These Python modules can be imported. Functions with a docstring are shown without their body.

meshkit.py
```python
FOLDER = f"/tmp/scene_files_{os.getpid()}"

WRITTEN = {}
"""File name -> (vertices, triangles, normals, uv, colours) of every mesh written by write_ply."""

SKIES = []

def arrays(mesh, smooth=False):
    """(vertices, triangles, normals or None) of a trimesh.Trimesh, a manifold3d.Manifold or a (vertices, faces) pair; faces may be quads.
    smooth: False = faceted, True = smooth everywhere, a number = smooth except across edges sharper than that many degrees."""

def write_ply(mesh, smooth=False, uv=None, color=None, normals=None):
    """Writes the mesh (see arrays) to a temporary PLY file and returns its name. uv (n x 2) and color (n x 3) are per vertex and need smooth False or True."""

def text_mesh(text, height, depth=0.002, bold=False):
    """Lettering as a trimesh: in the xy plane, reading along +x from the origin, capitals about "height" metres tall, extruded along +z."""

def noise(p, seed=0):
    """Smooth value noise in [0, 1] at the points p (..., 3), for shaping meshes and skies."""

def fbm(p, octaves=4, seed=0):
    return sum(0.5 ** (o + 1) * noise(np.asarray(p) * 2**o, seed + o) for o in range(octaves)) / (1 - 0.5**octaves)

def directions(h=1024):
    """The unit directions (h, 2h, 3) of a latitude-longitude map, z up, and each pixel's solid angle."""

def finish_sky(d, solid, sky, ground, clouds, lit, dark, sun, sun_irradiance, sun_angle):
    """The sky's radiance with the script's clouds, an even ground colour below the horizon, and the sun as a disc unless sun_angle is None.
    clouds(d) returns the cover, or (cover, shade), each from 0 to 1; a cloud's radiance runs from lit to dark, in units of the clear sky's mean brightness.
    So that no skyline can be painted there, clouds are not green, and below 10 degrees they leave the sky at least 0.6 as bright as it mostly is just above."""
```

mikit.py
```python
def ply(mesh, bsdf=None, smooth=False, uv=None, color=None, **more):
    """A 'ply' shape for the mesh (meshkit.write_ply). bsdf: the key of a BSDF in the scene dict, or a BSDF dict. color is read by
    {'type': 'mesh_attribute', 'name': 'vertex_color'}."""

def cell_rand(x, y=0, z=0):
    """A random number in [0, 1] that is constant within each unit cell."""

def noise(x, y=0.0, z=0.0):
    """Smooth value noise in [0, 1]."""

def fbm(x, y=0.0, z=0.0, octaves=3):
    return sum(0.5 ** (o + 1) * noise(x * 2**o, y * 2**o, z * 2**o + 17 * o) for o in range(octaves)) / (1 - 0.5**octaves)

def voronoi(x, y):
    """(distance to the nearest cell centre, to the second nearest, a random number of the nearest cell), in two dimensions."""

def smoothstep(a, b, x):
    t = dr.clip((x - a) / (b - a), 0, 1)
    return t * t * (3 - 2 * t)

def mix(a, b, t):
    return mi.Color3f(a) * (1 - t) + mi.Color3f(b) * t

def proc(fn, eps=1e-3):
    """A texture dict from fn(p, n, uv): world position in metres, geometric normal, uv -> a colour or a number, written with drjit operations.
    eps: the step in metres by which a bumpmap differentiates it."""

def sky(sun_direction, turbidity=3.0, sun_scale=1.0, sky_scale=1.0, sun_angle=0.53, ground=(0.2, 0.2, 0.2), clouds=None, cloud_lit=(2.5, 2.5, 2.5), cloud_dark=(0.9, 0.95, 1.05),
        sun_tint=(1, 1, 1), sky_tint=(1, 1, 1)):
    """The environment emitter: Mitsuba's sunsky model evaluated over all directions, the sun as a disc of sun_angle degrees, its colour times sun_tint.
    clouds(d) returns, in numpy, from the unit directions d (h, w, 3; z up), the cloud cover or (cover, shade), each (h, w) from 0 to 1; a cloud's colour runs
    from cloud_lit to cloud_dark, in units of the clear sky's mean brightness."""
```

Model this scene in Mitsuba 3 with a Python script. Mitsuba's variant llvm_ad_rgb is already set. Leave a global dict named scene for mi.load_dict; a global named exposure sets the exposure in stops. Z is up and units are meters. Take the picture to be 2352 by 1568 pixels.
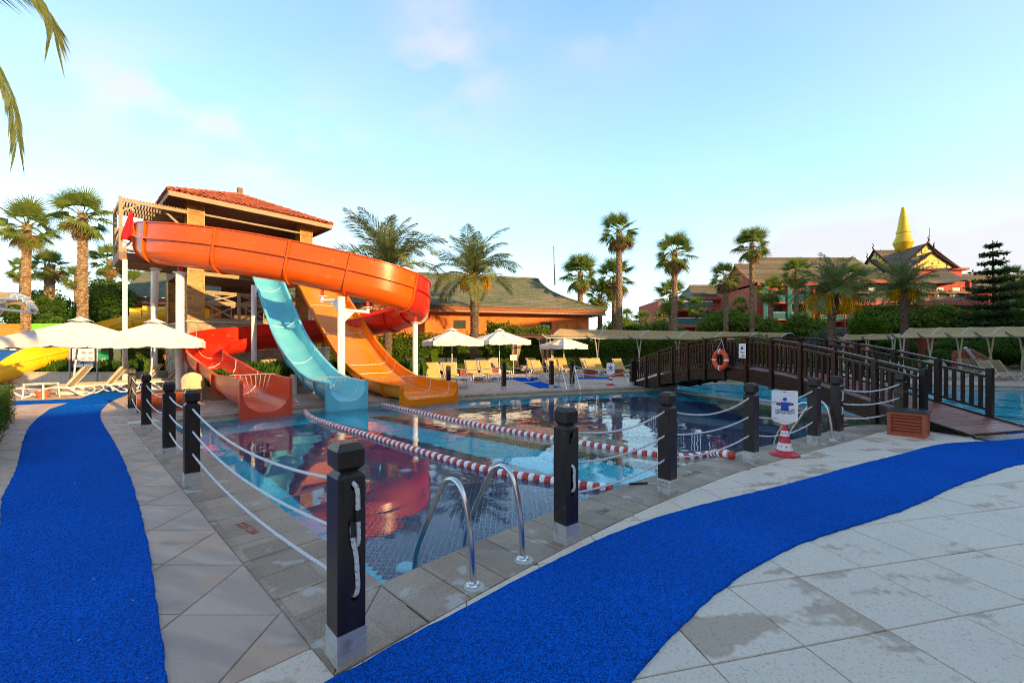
import math, random
import numpy as np
import trimesh
import mapbox_earcut
import drjit as dr
import mitsuba as mi
import mikit, meshkit
from mikit import proc, noise, fbm, voronoi, cell_rand, smoothstep, mix
from shapely.geometry import Polygon, LineString, Point, MultiPolygon, box as sbox
from shapely import affinity
from shapely.ops import unary_union

T = mi.ScalarTransform4f
scene, labels = {}, {}

# ------------------------------------------------------------------ camera, sky, exposure
EYE = 1.65                       # metres above the deck
exposure = 4.2
SUN = np.array([0.740, -0.640, 0.262])
SUN = SUN / np.linalg.norm(SUN)
scene['camera'] = {'type': 'perspective', 'fov': 100.67, 'fov_axis': 'x', 'near_clip': 0.05, 'far_clip': 3000.0,
                   'principal_point_offset_y': -16.0 / 1568.0,
                   'to_world': T().look_at(origin=[0, 0, EYE], target=[0, 10, EYE], up=[0, 0, 1])}


def cloud_cover(d):
    x, y, z = d[..., 0], d[..., 1], np.maximum(d[..., 2], 0.0)
    az = np.degrees(np.arctan2(x, y))                       # 0 = straight ahead, + = right
    el = np.degrees(np.arcsin(np.clip(z, 0, 1)))
    s = 1.0 / (z + 0.25)
    px, py = x * s, y * s                                   # as on a level cloud sheet
    n1 = meshkit.fbm(np.stack([px * 2.1 + .8 * py, py * 2.6 - .4 * px, z * 0 + 3.7], -1), 6, 11)
    n2 = meshkit.fbm(np.stack([px * 6.5 + 2 * py, py * 8 - px, z * 0 + 1.2], -1), 5, 5)
    thin = np.clip(.10 + .35 * (n1 - .5), 0, 1)             # a milky veil over all of it
    w = np.clip((n1 * .35 + n2 * .65 - .43) * 5.5, 0, 1)
    place = np.zeros_like(az)
    for a0, e0, sa, se, k in ((-9.5, 33.5, 7, 6, 1.0), (-30, 23, 11, 5, .9), (-41, 24, 6, 4, .9), (13, 37, 7, 4, .5), (-55, 14, 14, 5, .5), (-18, 16, 12, 4, .35), (120, 30, 40, 14, .8), (-130, 28, 40, 14, .8), (180, 35, 40, 14, .8)):
        da = (az - a0 + 180) % 360 - 180
        place = np.maximum(place, k * np.exp(-(da / sa) ** 2 - ((el - e0) / se) ** 2))
    lump = meshkit.fbm(np.stack([az / 20.0, el / 9.0, x * 0 + 4.0], -1), 5, 21)
    back = np.where(az < -90, az + 360, az)
    top = 9.0 + 10.0 * np.clip((az - 8) / 30.0, 0, 1.0) + (lump - 0.5) * 24.0 + 16.0 * np.clip((back - 62) / 60.0, 0, 1) * np.clip((265 - back) / 40.0, 0, 1)
    bank = np.clip((top - el) / 7.0, 0, 1) * np.clip((back - 2) / 24.0, 0, 1) * np.clip((270 - back) / 40.0, 0, 1)
    hz = np.clip((14.0 - el) / 16.0, 0, 1) * 0.40
    cover = 1 - (1 - thin) * (1 - 0.88 * w * place) * (1 - 0.85 * bank) * (1 - hz)
    shade = np.clip(bank * (.25 + 1.1 * (lump - 0.42)), 0, 1)
    return cover, shade


scene['sky_light'] = mikit.sky(SUN, turbidity=3.0, sun_scale=0.40, sky_scale=1.0, sun_angle=0.6, clouds=cloud_cover,
                               cloud_lit=(0.99, 0.91, 0.92), cloud_dark=(0.80, 0.765, 0.81), sky_tint=(0.81, 0.91, 0.92), sun_tint=(1.0, 0.94, 0.82))

# ------------------------------------------------------------------ geometry helpers: a mesh is (vertices, triangles)
def vf(v, f):
    f = np.asarray(f, int)
    if f.ndim == 2 and f.shape[1] == 4:
        f = np.vstack([f[:, [0, 1, 2]], f[:, [0, 2, 3]]])
    return np.asarray(v, float), f


def cat(ms):
    vs, fs, n = [], [], 0
    for v, f in ms:
        vs.append(v); fs.append(f + n); n += len(v)
    return np.vstack(vs), np.vstack(fs)


def move(m, loc=(0, 0, 0), rz=0.0, s=1.0, rx=0.0, ry=0.0):
    v = m[0] * s
    for a, (i, j) in ((rx, (1, 2)), (ry, (2, 0)), (rz, (0, 1))):
        if a:
            c, k = math.cos(a), math.sin(a)
            w = v.copy()
            w[:, i] = c * v[:, i] - k * v[:, j]
            w[:, j] = k * v[:, i] + c * v[:, j]
            v = w
    return v + np.asarray(loc, float), m[1]


BOXF = [[0, 1, 3, 2], [4, 6, 7, 5], [0, 4, 5, 1], [2, 3, 7, 6], [0, 2, 6, 4], [1, 5, 7, 3]]
def box(x0, x1, y0, y1, z0, z1):
    return vf([[x, y, z] for x in (x0, x1) for y in (y0, y1) for z in (z0, z1)], BOXF)


def cbox(sx, sy, sz, loc=(0, 0, 0), rz=0.0):
    return move(box(-sx / 2, sx / 2, -sy / 2, sy / 2, -sz / 2, sz / 2), loc, rz)


def chbox(sx, sy, sz, b=0.004, loc=(0, 0, 0), rz=0.0):
    """A box with its upright edges and its top chamfered, standing on z = 0."""
    x, y = sx / 2, sy / 2
    ring = np.array([[x - b, -y], [x, -y + b], [x, y - b], [x - b, y], [-x + b, y], [-x, y - b], [-x, -y + b], [-x + b, -y]])
    inn = ring * [(x - b) / x, (y - b) / y]
    return move(loft([np.c_[ring, np.zeros(8)], np.c_[ring, np.full(8, sz - b)], np.c_[inn, np.full(8, sz)]], True, True), loc, rz)


def loft(rings, closed=True, caps=False):
    rings = [np.asarray(r, float) for r in rings]
    n, m = len(rings), len(rings[0])
    v = np.vstack(rings)
    q = []
    for i in range(n - 1):
        for j in range(m if closed else m - 1):
            k = (j + 1) % m
            q.append([i * m + j, i * m + k, (i + 1) * m + k, (i + 1) * m + j])
    f = vf(v, q)[1]
    if caps:
        a = [[0, j + 1, j] for j in range(1, m - 1)]
        b = [[(n - 1) * m, (n - 1) * m + j, (n - 1) * m + j + 1] for j in range(1, m - 1)]
        f = np.vstack([f, a, b])
    return v, f


def frames(p, up=(0, 0, 1)):
    p = np.asarray(p, float)
    t = np.gradient(p, axis=0)
    t /= np.linalg.norm(t, axis=1, keepdims=True) + 1e-12
    a = np.cross(t, up)
    bad = np.linalg.norm(a, axis=1) < 1e-3
    a[bad] = np.cross(t[bad], [1.0, 0.03, 0])
    a /= np.linalg.norm(a, axis=1, keepdims=True)
    for i in range(1, len(a)):
        if a[i] @ a[i - 1] < 0 and up == (0, 0, 1.0):
            a[i] = -a[i]
    return t, a, np.cross(a, t)


def tube(p, r, sides=8, caps=True, uv=False):
    p = np.asarray(p, float)
    t = np.gradient(p, axis=0)
    t /= np.linalg.norm(t, axis=1, keepdims=True) + 1e-12
    a = np.zeros_like(p)
    a0 = np.cross(t[0], [0, 0, 1.0] if abs(t[0][2]) < 0.9 else [1.0, 0, 0])
    for i in range(len(p)):
        a0 = a0 - t[i] * (a0 @ t[i])
        a0 = a0 / np.linalg.norm(a0)
        a[i] = a0
    b = np.cross(t, a)
    ang = np.arange(sides) * 2 * np.pi / sides
    r = np.broadcast_to(r, (len(p),))
    rings = [p[i] + r[i] * (np.cos(ang)[:, None] * a[i] + np.sin(ang)[:, None] * b[i]) for i in range(len(p))]
    m = loft(rings, True, caps)
    if not uv:
        return m
    L = np.r_[0, np.cumsum(np.linalg.norm(np.diff(p, axis=0), axis=1))]
    return m, np.c_[np.tile(ang / (2 * np.pi), len(p)), np.repeat(L, sides)]


def rod(a, b, r, sides=8):
    return tube([a, b], r, sides)


def beam(a, b, w, h, up=(0, 0, 1)):
    """A rectangular bar from a to b, w wide (level) and h high."""
    a, b = np.asarray(a, float), np.asarray(b, float)
    t = (b - a) / np.linalg.norm(b - a)
    s = np.cross(t, up)
    if np.linalg.norm(s) < 1e-4:
        s = np.cross(t, [1.0, 0, 0])
    s /= np.linalg.norm(s)
    u = np.cross(s, t)
    return vf([q + s * x + u * z for q in (a, b) for x in (-w / 2, w / 2) for z in (-h / 2, h / 2)], [[0, 2, 3, 1], [4, 5, 7, 6], [0, 1, 5, 4], [2, 6, 7, 3], [0, 4, 6, 2], [1, 3, 7, 5]])


def lathe(prof, sides=16, loc=(0, 0, 0)):
    ang = np.arange(sides) * 2 * np.pi / sides
    return move(loft([np.c_[r * np.cos(ang), r * np.sin(ang), np.full(sides, z)] for r, z in prof], True, True), loc)


def prism(poly, z0, z1):
    """A shapely polygon (holes allowed) as a solid from z0 to z1."""
    ms = []
    for g in getattr(poly, 'geoms', [poly]):
        if g.is_empty or g.geom_type != 'Polygon' or g.area < 1e-6:
            continue
        rings = [np.array(r.coords)[:-1] for r in [g.exterior, *g.interiors]]
        pts = np.vstack(rings)
        tri = mapbox_earcut.triangulate_float64(pts, np.cumsum([len(r) for r in rings]).astype(np.uint32)).reshape(-1, 3).astype(int)
        a, b, c = pts[tri[:, 0]], pts[tri[:, 1]], pts[tri[:, 2]]
        flip = ((b - a)[:, 0] * (c - a)[:, 1] - (b - a)[:, 1] * (c - a)[:, 0]) < 0
        tri[flip] = tri[flip][:, ::-1]
        n = len(pts)
        v = np.vstack([np.c_[pts, np.full(n, z0)], np.c_[pts, np.full(n, z1)]])
        f = [tri[:, ::-1], tri + n]
        o = 0
        for k, r in enumerate(rings):
            i = np.arange(len(r)); j = (i + 1) % len(r)
            area = np.sum(r[i, 0] * r[j, 1] - r[j, 0] * r[i, 1])
            if (area < 0) == (k == 0):
                i, j = j, i
            f += [np.c_[o + i, o + j, o + j + n], np.c_[o + i, o + j + n, o + i + n]]
            o += len(r)
        ms.append((v, np.vstack(f)))
    return cat(ms) if ms else None


def upright(m, loc, rz=0.0):
    """A prism drawn in x (right), y (up), made to stand: x along rz, y up, depth backwards."""
    v = m[0]
    return move((np.c_[v[:, 0], -v[:, 2], v[:, 1]], m[1]), loc, rz)


def spline(pts, n):
    """Catmull-Rom (centripetal-like) through the points, n samples; works in any dimension."""
    from scipy.interpolate import PchipInterpolator, CubicSpline
    p = np.asarray(pts, float)
    d = np.r_[0, np.cumsum(np.linalg.norm(np.diff(p[:, :2] if p.shape[1] > 2 else p, axis=0), axis=1))]
    s = np.linspace(0, d[-1], n)
    return np.stack([(CubicSpline if k < 2 else PchipInterpolator)(d, p[:, k])(s) for k in range(p.shape[1])], 1)


def resample(p, n):
    p = np.asarray(p, float)
    d = np.r_[0, np.cumsum(np.linalg.norm(np.diff(p, axis=0), axis=1))]
    s = np.linspace(0, d[-1], n)
    return np.stack([np.interp(s, d, p[:, k]) for k in range(p.shape[1])], 1)


# reading the photograph: a point of it (2352 wide) at the distance y, or on a level plane
FP, HZ = 975.0, 800.0
def at(px, py, y):
    return np.array([(px - 1176) / FP * y, y, EYE - (py - HZ) * y / FP])


def gnd(px, py, z=0.0):
    s = (EYE - z) / (py - HZ)
    return np.array([(px - 1176) * s, FP * s, z])


# ------------------------------------------------------------------ the scene's entries
used = set()
def numbered(name):
    key, n = name, 0
    while key in used:
        n += 1
        key = f'{name}_{n:03d}'
    used.add(key)
    return key


def thing(name, label, cat_, group=None, kind=None):
    key = numbered(name)
    labels[key] = {'label': label}
    if cat_:
        labels[key]['category'] = cat_
    if group:
        labels[key]['group'] = group
    if kind:
        labels[key]['kind'] = kind
    return key


def put(parent, name, m, mat, smooth=False, label=None, kind=None, **more):
    """One entry: a part of parent, or, with name None, the thing itself."""
    key = parent if name is None else numbered(f'{parent}__{name}')
    scene[key] = m if isinstance(m, dict) else mikit.ply(m, mat, smooth=smooth, **more)
    if label or kind:
        labels.setdefault(key, {}).update({k: v for k, v in (('label', label), ('kind', kind)) if v})
    return key


def shape(m, mat, smooth=False, **more):
    return mikit.ply(m, mat, smooth=smooth, **more)


def placed(d, to):
    return {**d, 'to_world': to}


def structure(name, m, mat, smooth=False, label=None, **more):
    key = numbered(name)
    scene[key] = mikit.ply(m, mat, smooth=smooth, **more)
    labels[key] = {'kind': 'structure'}
    if label:
        labels[key]['label'] = label
    return key


def tf(loc=(0, 0, 0), rz=0.0, s=1.0):
    return T().translate([float(x) for x in loc]).rotate([0, 0, 1], math.degrees(rz)).scale(float(s))


def rgb(*c):
    return {'type': 'rgb', 'value': [float(x) for x in c]}


def mat(key, color, rough=0.5, spec=0.5, metallic=0.0, two=True, bump=None, bscale=0.002, eps=1e-3, **more):
    b = {'type': 'principled', 'base_color': color if isinstance(color, dict) else rgb(*color), 'roughness': rough, 'specular': spec, 'metallic': metallic, **more}
    if bump is not None:
        b = {'type': 'bumpmap', 'bsdf': b, 'arbitrary': proc(bump, eps), 'scale': bscale}
    scene[key] = {'type': 'twosided', 'bsdf': b} if two else b
    return key


def leafmat(key, color, trans=0.9, rough=0.5):
    scene[key] = {'type': 'principledthin', 'base_color': color if isinstance(color, dict) else rgb(*color), 'roughness': rough, 'diff_trans': trans, 'spec_trans': 0.0}
    return key

# ------------------------------------------------------------------ the pools' outline, in metres
C0 = np.array([-0.915, 2.963])                          # the near corner
E2, G2 = np.array([0.700, 0.714]), np.array([-0.714, 0.700])   # along the right edge there, along the left edge
WATER, FLOOR = -0.14, -1.29
right_edge = spline([C0, (-.40, 3.50), (.44, 4.31), (1.26, 5.03), (1.92, 5.56), (2.30, 5.86), (3.9, 6.93), (5.51, 7.94), (6.41, 8.52), (7.03, 8.92), (8.14, 9.22)], 60)
left_edge = np.array([C0 + G2 * t * np.array([1.013, 0.985]) for t in np.linspace(0, 9.75, 40)])
far_edge = spline([left_edge[-1], (-6.12, 11.83), (-4.49, 13.2), (-1.84, 14.85), (1.0, 16.25), (2.57, 16.95), (5.02, 17.9), (7.3, 18.75)], 70)
big_far = np.array([(7.3, 18.75), (7.9, 21.3), (9.0, 22.1), (14.0, 21.4), (20.5, 19.0), (40.0, 12.5)])
big_near = np.array([(40.0, 10.0), (20.0, 9.5), (11.1, 9.27), (8.14, 9.22)])
pool_poly = Polygon(np.vstack([left_edge, far_edge[1:], big_far[1:], big_near[:-1], right_edge[::-1]]))
divider = np.array([(6.9, 19.2), (7.0, 17.7), (8.1, 13.9), (9.1, 10.7), (9.45, 9.0)])

# ------------------------------------------------------------------ materials of the ground
def paving_right(p, n, uv):
    u, v = p.x * .974 + p.y * .226, -p.x * .226 + p.y * .974
    tile = cell_rand(dr.floor((u + .261) / .594), dr.floor((v - .147) / .594), 3)
    base = mix((.65, .54, .435), (.57, .475, .38), fbm(p.x * 1.7, p.y * 1.7, 0, 4))
    base = mix(base, (.61, .49, .39), tile * .38)
    st = fbm(u * 1.1 + 3 * tile, v * 3.4 + 7 * tile, tile * 9, 5)
    stain = smoothstep(.60, .68, st + .08 * noise(p.x * 24, p.y * 24) - .03)
    base = mix(base, (.33, .225, .145), stain * .72)
    speck = smoothstep(.70, .82, noise(p.x * 95, p.y * 95, 2))
    base = base * (1 - .18 * speck) * (.95 + .10 * noise(p.x * 210, p.y * 210, 5))
    rust = smoothstep(.64, .76, fbm(p.x * .9 + 4, p.y * .9, 9, 4))
    return mix(base, (.34, .20, .09), rust * .45)


def paving_left(p, n, uv):
    tile = cell_rand(dr.floor((p.x + 2.06) / .61), dr.floor((p.y - .22) / .605), 8)
    band = fbm(p.x * 1.6 + 5 * tile, (p.y + .35 * p.x) * 9 + 3 * tile, tile * 5, 4)
    base = mix((.355, .263, .214), (.455, .334, .262), smoothstep(.3, .7, band))
    base = mix(base, (.46, .275, .165), smoothstep(.55, .75, fbm(p.x * 1.3 + 9 * tile, p.y * 3.3, 4, 4)) * .5)
    base = base * (.93 + .14 * tile) * (.94 + .12 * noise(p.x * 160, p.y * 160))
    dark = smoothstep(.66, .8, fbm(p.x * 2.2 + 20, p.y * 5, 2, 4))
    return mix(base, (.19, .16, .145), dark * .5)


def coping_col(p, n, uv):
    a, b = p.x * .7 + p.y * .714, -p.x * .714 + p.y * .7
    k = cell_rand(dr.floor(a / .31), dr.floor(b / .31), 2)
    base = mix((.215, .158, .115), (.350, .262, .188), fbm(p.x * 2.6, p.y * 2.6, 1, 4)) * (.82 + .36 * k)
    base = mix(base, (.33, .29, .245), smoothstep(.55, .75, fbm(p.x * 1.2 + 6, p.y * 4.2, 3, 4)) * .45)
    grit = noise(p.x * 170, p.y * 170, p.z * 170)
    lime = smoothstep(.70, .80, fbm(p.x * 5.5, p.y * 5.5, 30, 4))
    return mix(base * (.72 + .56 * grit), (.50, .49, .47), lime * .5)


def stone_bump(p, n, uv):
    return noise(p.x * 40, p.y * 40) * .6 + noise(p.x * 110, p.y * 110, 3) * .4


mat('paving_right', proc(paving_right), .50, .4, bump=stone_bump, bscale=.004)
mat('paving_left', proc(paving_left), .55, .4, bump=stone_bump, bscale=.004)
mat('coping_stone', proc(coping_col), .55, .4, bump=lambda p, n, uv: noise(p.x * 90, p.y * 90), bscale=.004)
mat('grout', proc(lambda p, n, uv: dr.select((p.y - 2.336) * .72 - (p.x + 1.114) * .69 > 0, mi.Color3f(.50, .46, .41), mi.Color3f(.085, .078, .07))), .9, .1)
mat('pale_grout', (.46, .44, .41), .9, .1)
mat('soil', proc(lambda p, n, uv: mix((.10, .085, .055), (.07, .10, .035), fbm(p.x * .6, p.y * .6, 0, 4))), 1.0, .0)


def carpet_col(p, n, uv):
    a = noise(p.x * 150, p.y * 150, 3)
    b = noise(p.x * 310 + 7, p.y * 310, 8)
    c = fbm(p.x * 1.1, p.y * 1.1, 5, 3)
    t = smoothstep(.25, .75, .55 * a + .45 * b)
    return mix((.0006, .034, .19), (.0012, .104, .54), t) * (.86 + .28 * c)


mat('carpet', proc(carpet_col), .85, .06, bump=lambda p, n, uv: noise(p.x * 95, p.y * 95, 3) * .6 + noise(p.x * 190 + 7, p.y * 190, 8) * .4, bscale=.010, eps=2e-3)
mat('red_paint', proc(lambda p, n, uv: mix((.36, .045, .035), (.20, .12, .105), smoothstep(.5, .64, fbm(p.x * 22, p.y * 22, 1, 3)))), .7, .2)
mat('worn_paint', proc(lambda p, n, uv: mix((.30, .10, .085), (.20, .18, .165), smoothstep(.38, .56, fbm(p.x * 22, p.y * 22, 1, 3)))), .7, .2)

# ------------------------------------------------------------------ pool floor and walls
fe = np.array([[(q - C0) @ E2, (q - C0) @ G2] for q in far_edge])
pf = np.polyfit(fe[:, 0], fe[:, 1], 4)
ld, dl = np.array([-.256, .967]), np.array([.967, .256])


def pool_tiles(p, n, uv):
    s = .07
    ix, iy = dr.floor(p.x / s), dr.floor(p.y / s)
    x, y = (ix + .5) * s - float(C0[0]), (iy + .5) * s - float(C0[1])
    e, g = .700 * x + .714 * y, -.714 * x + .700 * y
    r = cell_rand(ix, iy, 4)
    turq = mix((.020, .60, .76), (.045, .74, .88), r)
    navy = mix((.006, .011, .075), (.026, .016, .105), r)
    brown = mix((.040, .022, .026), (.085, .048, .045), r)
    beige = mix((.36, .30, .20), (.46, .39, .27), r)
    pale = mix((.115, .17, .22), (.15, .21, .27), r)
    low, high = 4.38 - .115 * g, 5.52 - .135 * g
    c = dr.select(e < .68, turq, navy)
    c = dr.select(e > low - .06, brown * .4, c)
    c = dr.select(e > low, turq, c)
    c = dr.select(e > high, brown, c)
    c = dr.select(e > high + .42, beige, c)
    c = dr.select(e > 6.95, dr.select(noise(e * .8, g * .8) > .45, brown, navy), c)
    c = dr.select(e > 8.6, navy, c)
    c = dr.select((e > 10.05) & (e < 10.95), pale, c)
    c = dr.select(e > 14.2, turq * .75, c)
    wall = sum(float(k) * e ** (len(pf) - 1 - i) if i < len(pf) - 1 else mi.Float(float(k)) for i, k in enumerate(pf))
    c = dr.select(g > wall - .95, turq, c)
    # east of the low wall: turquoise with dark lanes
    lx = p.x * .967 + p.y * .256
    t = (lx - 16.45) / 2.48
    east = dr.select(dr.abs(t - dr.floor(t + .5)) < .065, mi.Color3f(.03, .06, .09), turq)
    div = p.x - (11.75 - .278 * p.y)
    c = dr.select(div > 0, east, c)
    fx, fy = p.x / s - ix, p.y / s - iy
    gr = (fx < .085) | (fy < .085)
    return dr.select(gr, c * .35 + mi.Color3f(.22, .43, .50), c)


mat('pool_mosaic', proc(pool_tiles), .35, .4)


def wall_tiles(p, n, uv):
    a = p.x * dr.abs(n.y) - p.y * dr.abs(n.x) * dr.sign(n.x * n.y + 1e-9) * -1
    a = p.x * .74 + p.y * .68
    s = .05
    r = cell_rand(dr.floor(a / s), dr.floor(p.z / s), 6)
    below = mix((.03, .38, .52), (.05, .50, .64), r)
    above = mix((.46, .37, .23), (.54, .43, .27), cell_rand(dr.floor(a / .25), 1, 2))
    gl = dr.select(p.z > -.17, (a / .25 - dr.floor(a / .25)) < .03, ((a / s - dr.floor(a / s)) < .09) | ((p.z / s - dr.floor(p.z / s)) < .09))
    c = dr.select(p.z > -.17, above, below)
    return dr.select(gl, c * .5 + mi.Color3f(.12, .13, .12), c)


mat('pool_wall_tile', proc(wall_tiles), .3, .5)
structure('pool_floor', prism(pool_poly.buffer(.12), FLOOR - .1, FLOOR), 'pool_mosaic')
wall_ring = pool_poly.buffer(.35).difference(pool_poly)
structure('pool_wall', prism(wall_ring, FLOOR - .1, -.075), 'pool_wall_tile')
dv = LineString(divider).buffer(.17, cap_style='flat').intersection(pool_poly.buffer(.1))
mat('divider_tile', proc(lambda p, n, uv: mix((.50, .47, .40), (.42, .40, .34), cell_rand(dr.floor(p.x / .12), dr.floor(p.y / .12), 1))), .4, .4)
structure('pool_divider', prism(dv, FLOOR, -.115), 'divider_tile')

# water: a fine sheet with small waves, calmer near the deck, livelier in the big pool
scene['water'] = {'type': 'dielectric', 'int_ior': 1.333, 'ext_ior': 1.0}
def water_sheet():
    x = np.arange(-8.6, 40.01, .05)
    keep = [x[0]]
    for a in x[1:]:
        if a - keep[-1] >= (.05 if a < 6 else .075 if a < 14 else .3) - 1e-9:
            keep.append(a)
    xs, ys = np.array(keep), np.arange(2.7, 22.6, .06)
    X, Y = np.meshgrid(xs, ys, indexing='ij')
    q = np.stack([X, Y, X * 0], -1)
    big = np.clip((X - (11.75 - .278 * Y)) / 1.0, 0, 1)
    gust = np.clip((meshkit.fbm(q * .35, 2, 3) - .34) * 3.2, .10, 1)
    def wave(fx, fy, seed):
        return meshkit.noise(np.stack([X * fx + .3 * Y, Y * fy - .2 * X, X * 0 + seed], -1), seed) - .5
    z = .0026 * wave(2.2, 3.4, 2) + gust * (.0017 * wave(5.5, 9.0, 4) + .0011 * wave(9.5, 14.0, 6) + .0007 * wave(13.0, 19.0, 7)) + big * (.010 * wave(2.6, 4.5, 8) + .006 * wave(5, 8, 9))
    from shapely import contains_xy
    inside = contains_xy(pool_poly.buffer(.09), X.ravel(), Y.ravel()).reshape(X.shape)
    cell = inside[:-1, :-1] & inside[1:, :-1] & inside[1:, 1:] & inside[:-1, 1:]
    idx = np.arange(X.size).reshape(X.shape)
    f = np.stack([idx[:-1, :-1][cell], idx[1:, :-1][cell], idx[1:, 1:][cell], idx[:-1, 1:][cell]], 1)
    v = np.stack([X, Y, WATER + z], -1).reshape(-1, 3)
    use = np.unique(f)
    remap = np.full(X.size, -1); remap[use] = np.arange(len(use))
    return vf(v[use], remap[f])
structure('pool_water', water_sheet(), 'water', smooth=True)

# ------------------------------------------------------------------ ground and paving
deck_hole = pool_poly.buffer(.30)
ground_poly = Polygon([(-900, -300), (900, -300), (900, 1500), (-900, 1500)])
structure('ground', prism(ground_poly.difference(sbox(-40, -30, 44, 28)), -.06, -.05), 'soil')
bed = sbox(-40, -30, 44, 28).difference(pool_poly.buffer(.25))
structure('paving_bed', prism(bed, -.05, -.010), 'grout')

COP = .58
cop_line_r = LineString(right_edge)
ring = pool_poly.buffer(COP, join_style='mitre').difference(pool_poly.buffer(-.02))
paved = sbox(-40, -12, 44, 26.5).difference(pool_poly.buffer(COP, join_style='mitre'))
paving = structure('pool_deck', prism(sbox(-.3, -30.2, .3, -29.8), -.010, 0.0), 'paving_right')

# coping: one row of stones right round the pool, split by joints across it
def coping_row(line, name, step, rng, into, gap=.005, inner=-.02, outer=COP):
    d = np.r_[0, np.cumsum(np.linalg.norm(np.diff(line, axis=0), axis=1))]
    cuts = [0.0]
    while cuts[-1] < d[-1] - step * .6:
        cuts.append(cuts[-1] + step * rng.uniform(.9, 1.12))
    cuts[-1] = d[-1]
    P = lambda s: np.array([np.interp(s, d, line[:, 0]), np.interp(s, d, line[:, 1])])
    def nrm(s):
        t = P(min(s + .25, d[-1])) - P(max(s - .25, 0)); t /= np.linalg.norm(t)
        return t, np.array([t[1], -t[0]]) * into
    for a, b in zip(cuts[:-1], cuts[1:]):
        (ta, na), (tb, nb) = nrm(a), nrm(b)
        q = [P(a) + ta * gap / 2 + na * inner, P(b) - tb * gap / 2 + nb * inner, P(b) - tb * gap / 2 + nb * (outer - gap), P(a) + ta * gap / 2 + na * (outer - gap)]
        pl = Polygon(q)
        if not pl.is_valid or pl.area < 1e-3:
            continue
        pl = pl.buffer(0)
        h = rng.uniform(-.0012, .0012)
        top = pl.buffer(-.003)
        m = prism(pl, -.075, h - .003)
        if top.geom_type == 'Polygon' and len(top.exterior.coords) == len(pl.exterior.coords):
            m = cat([m, prism(top, h - .003, h)])
        put(name, 'stone', m, 'coping_stone')

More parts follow.
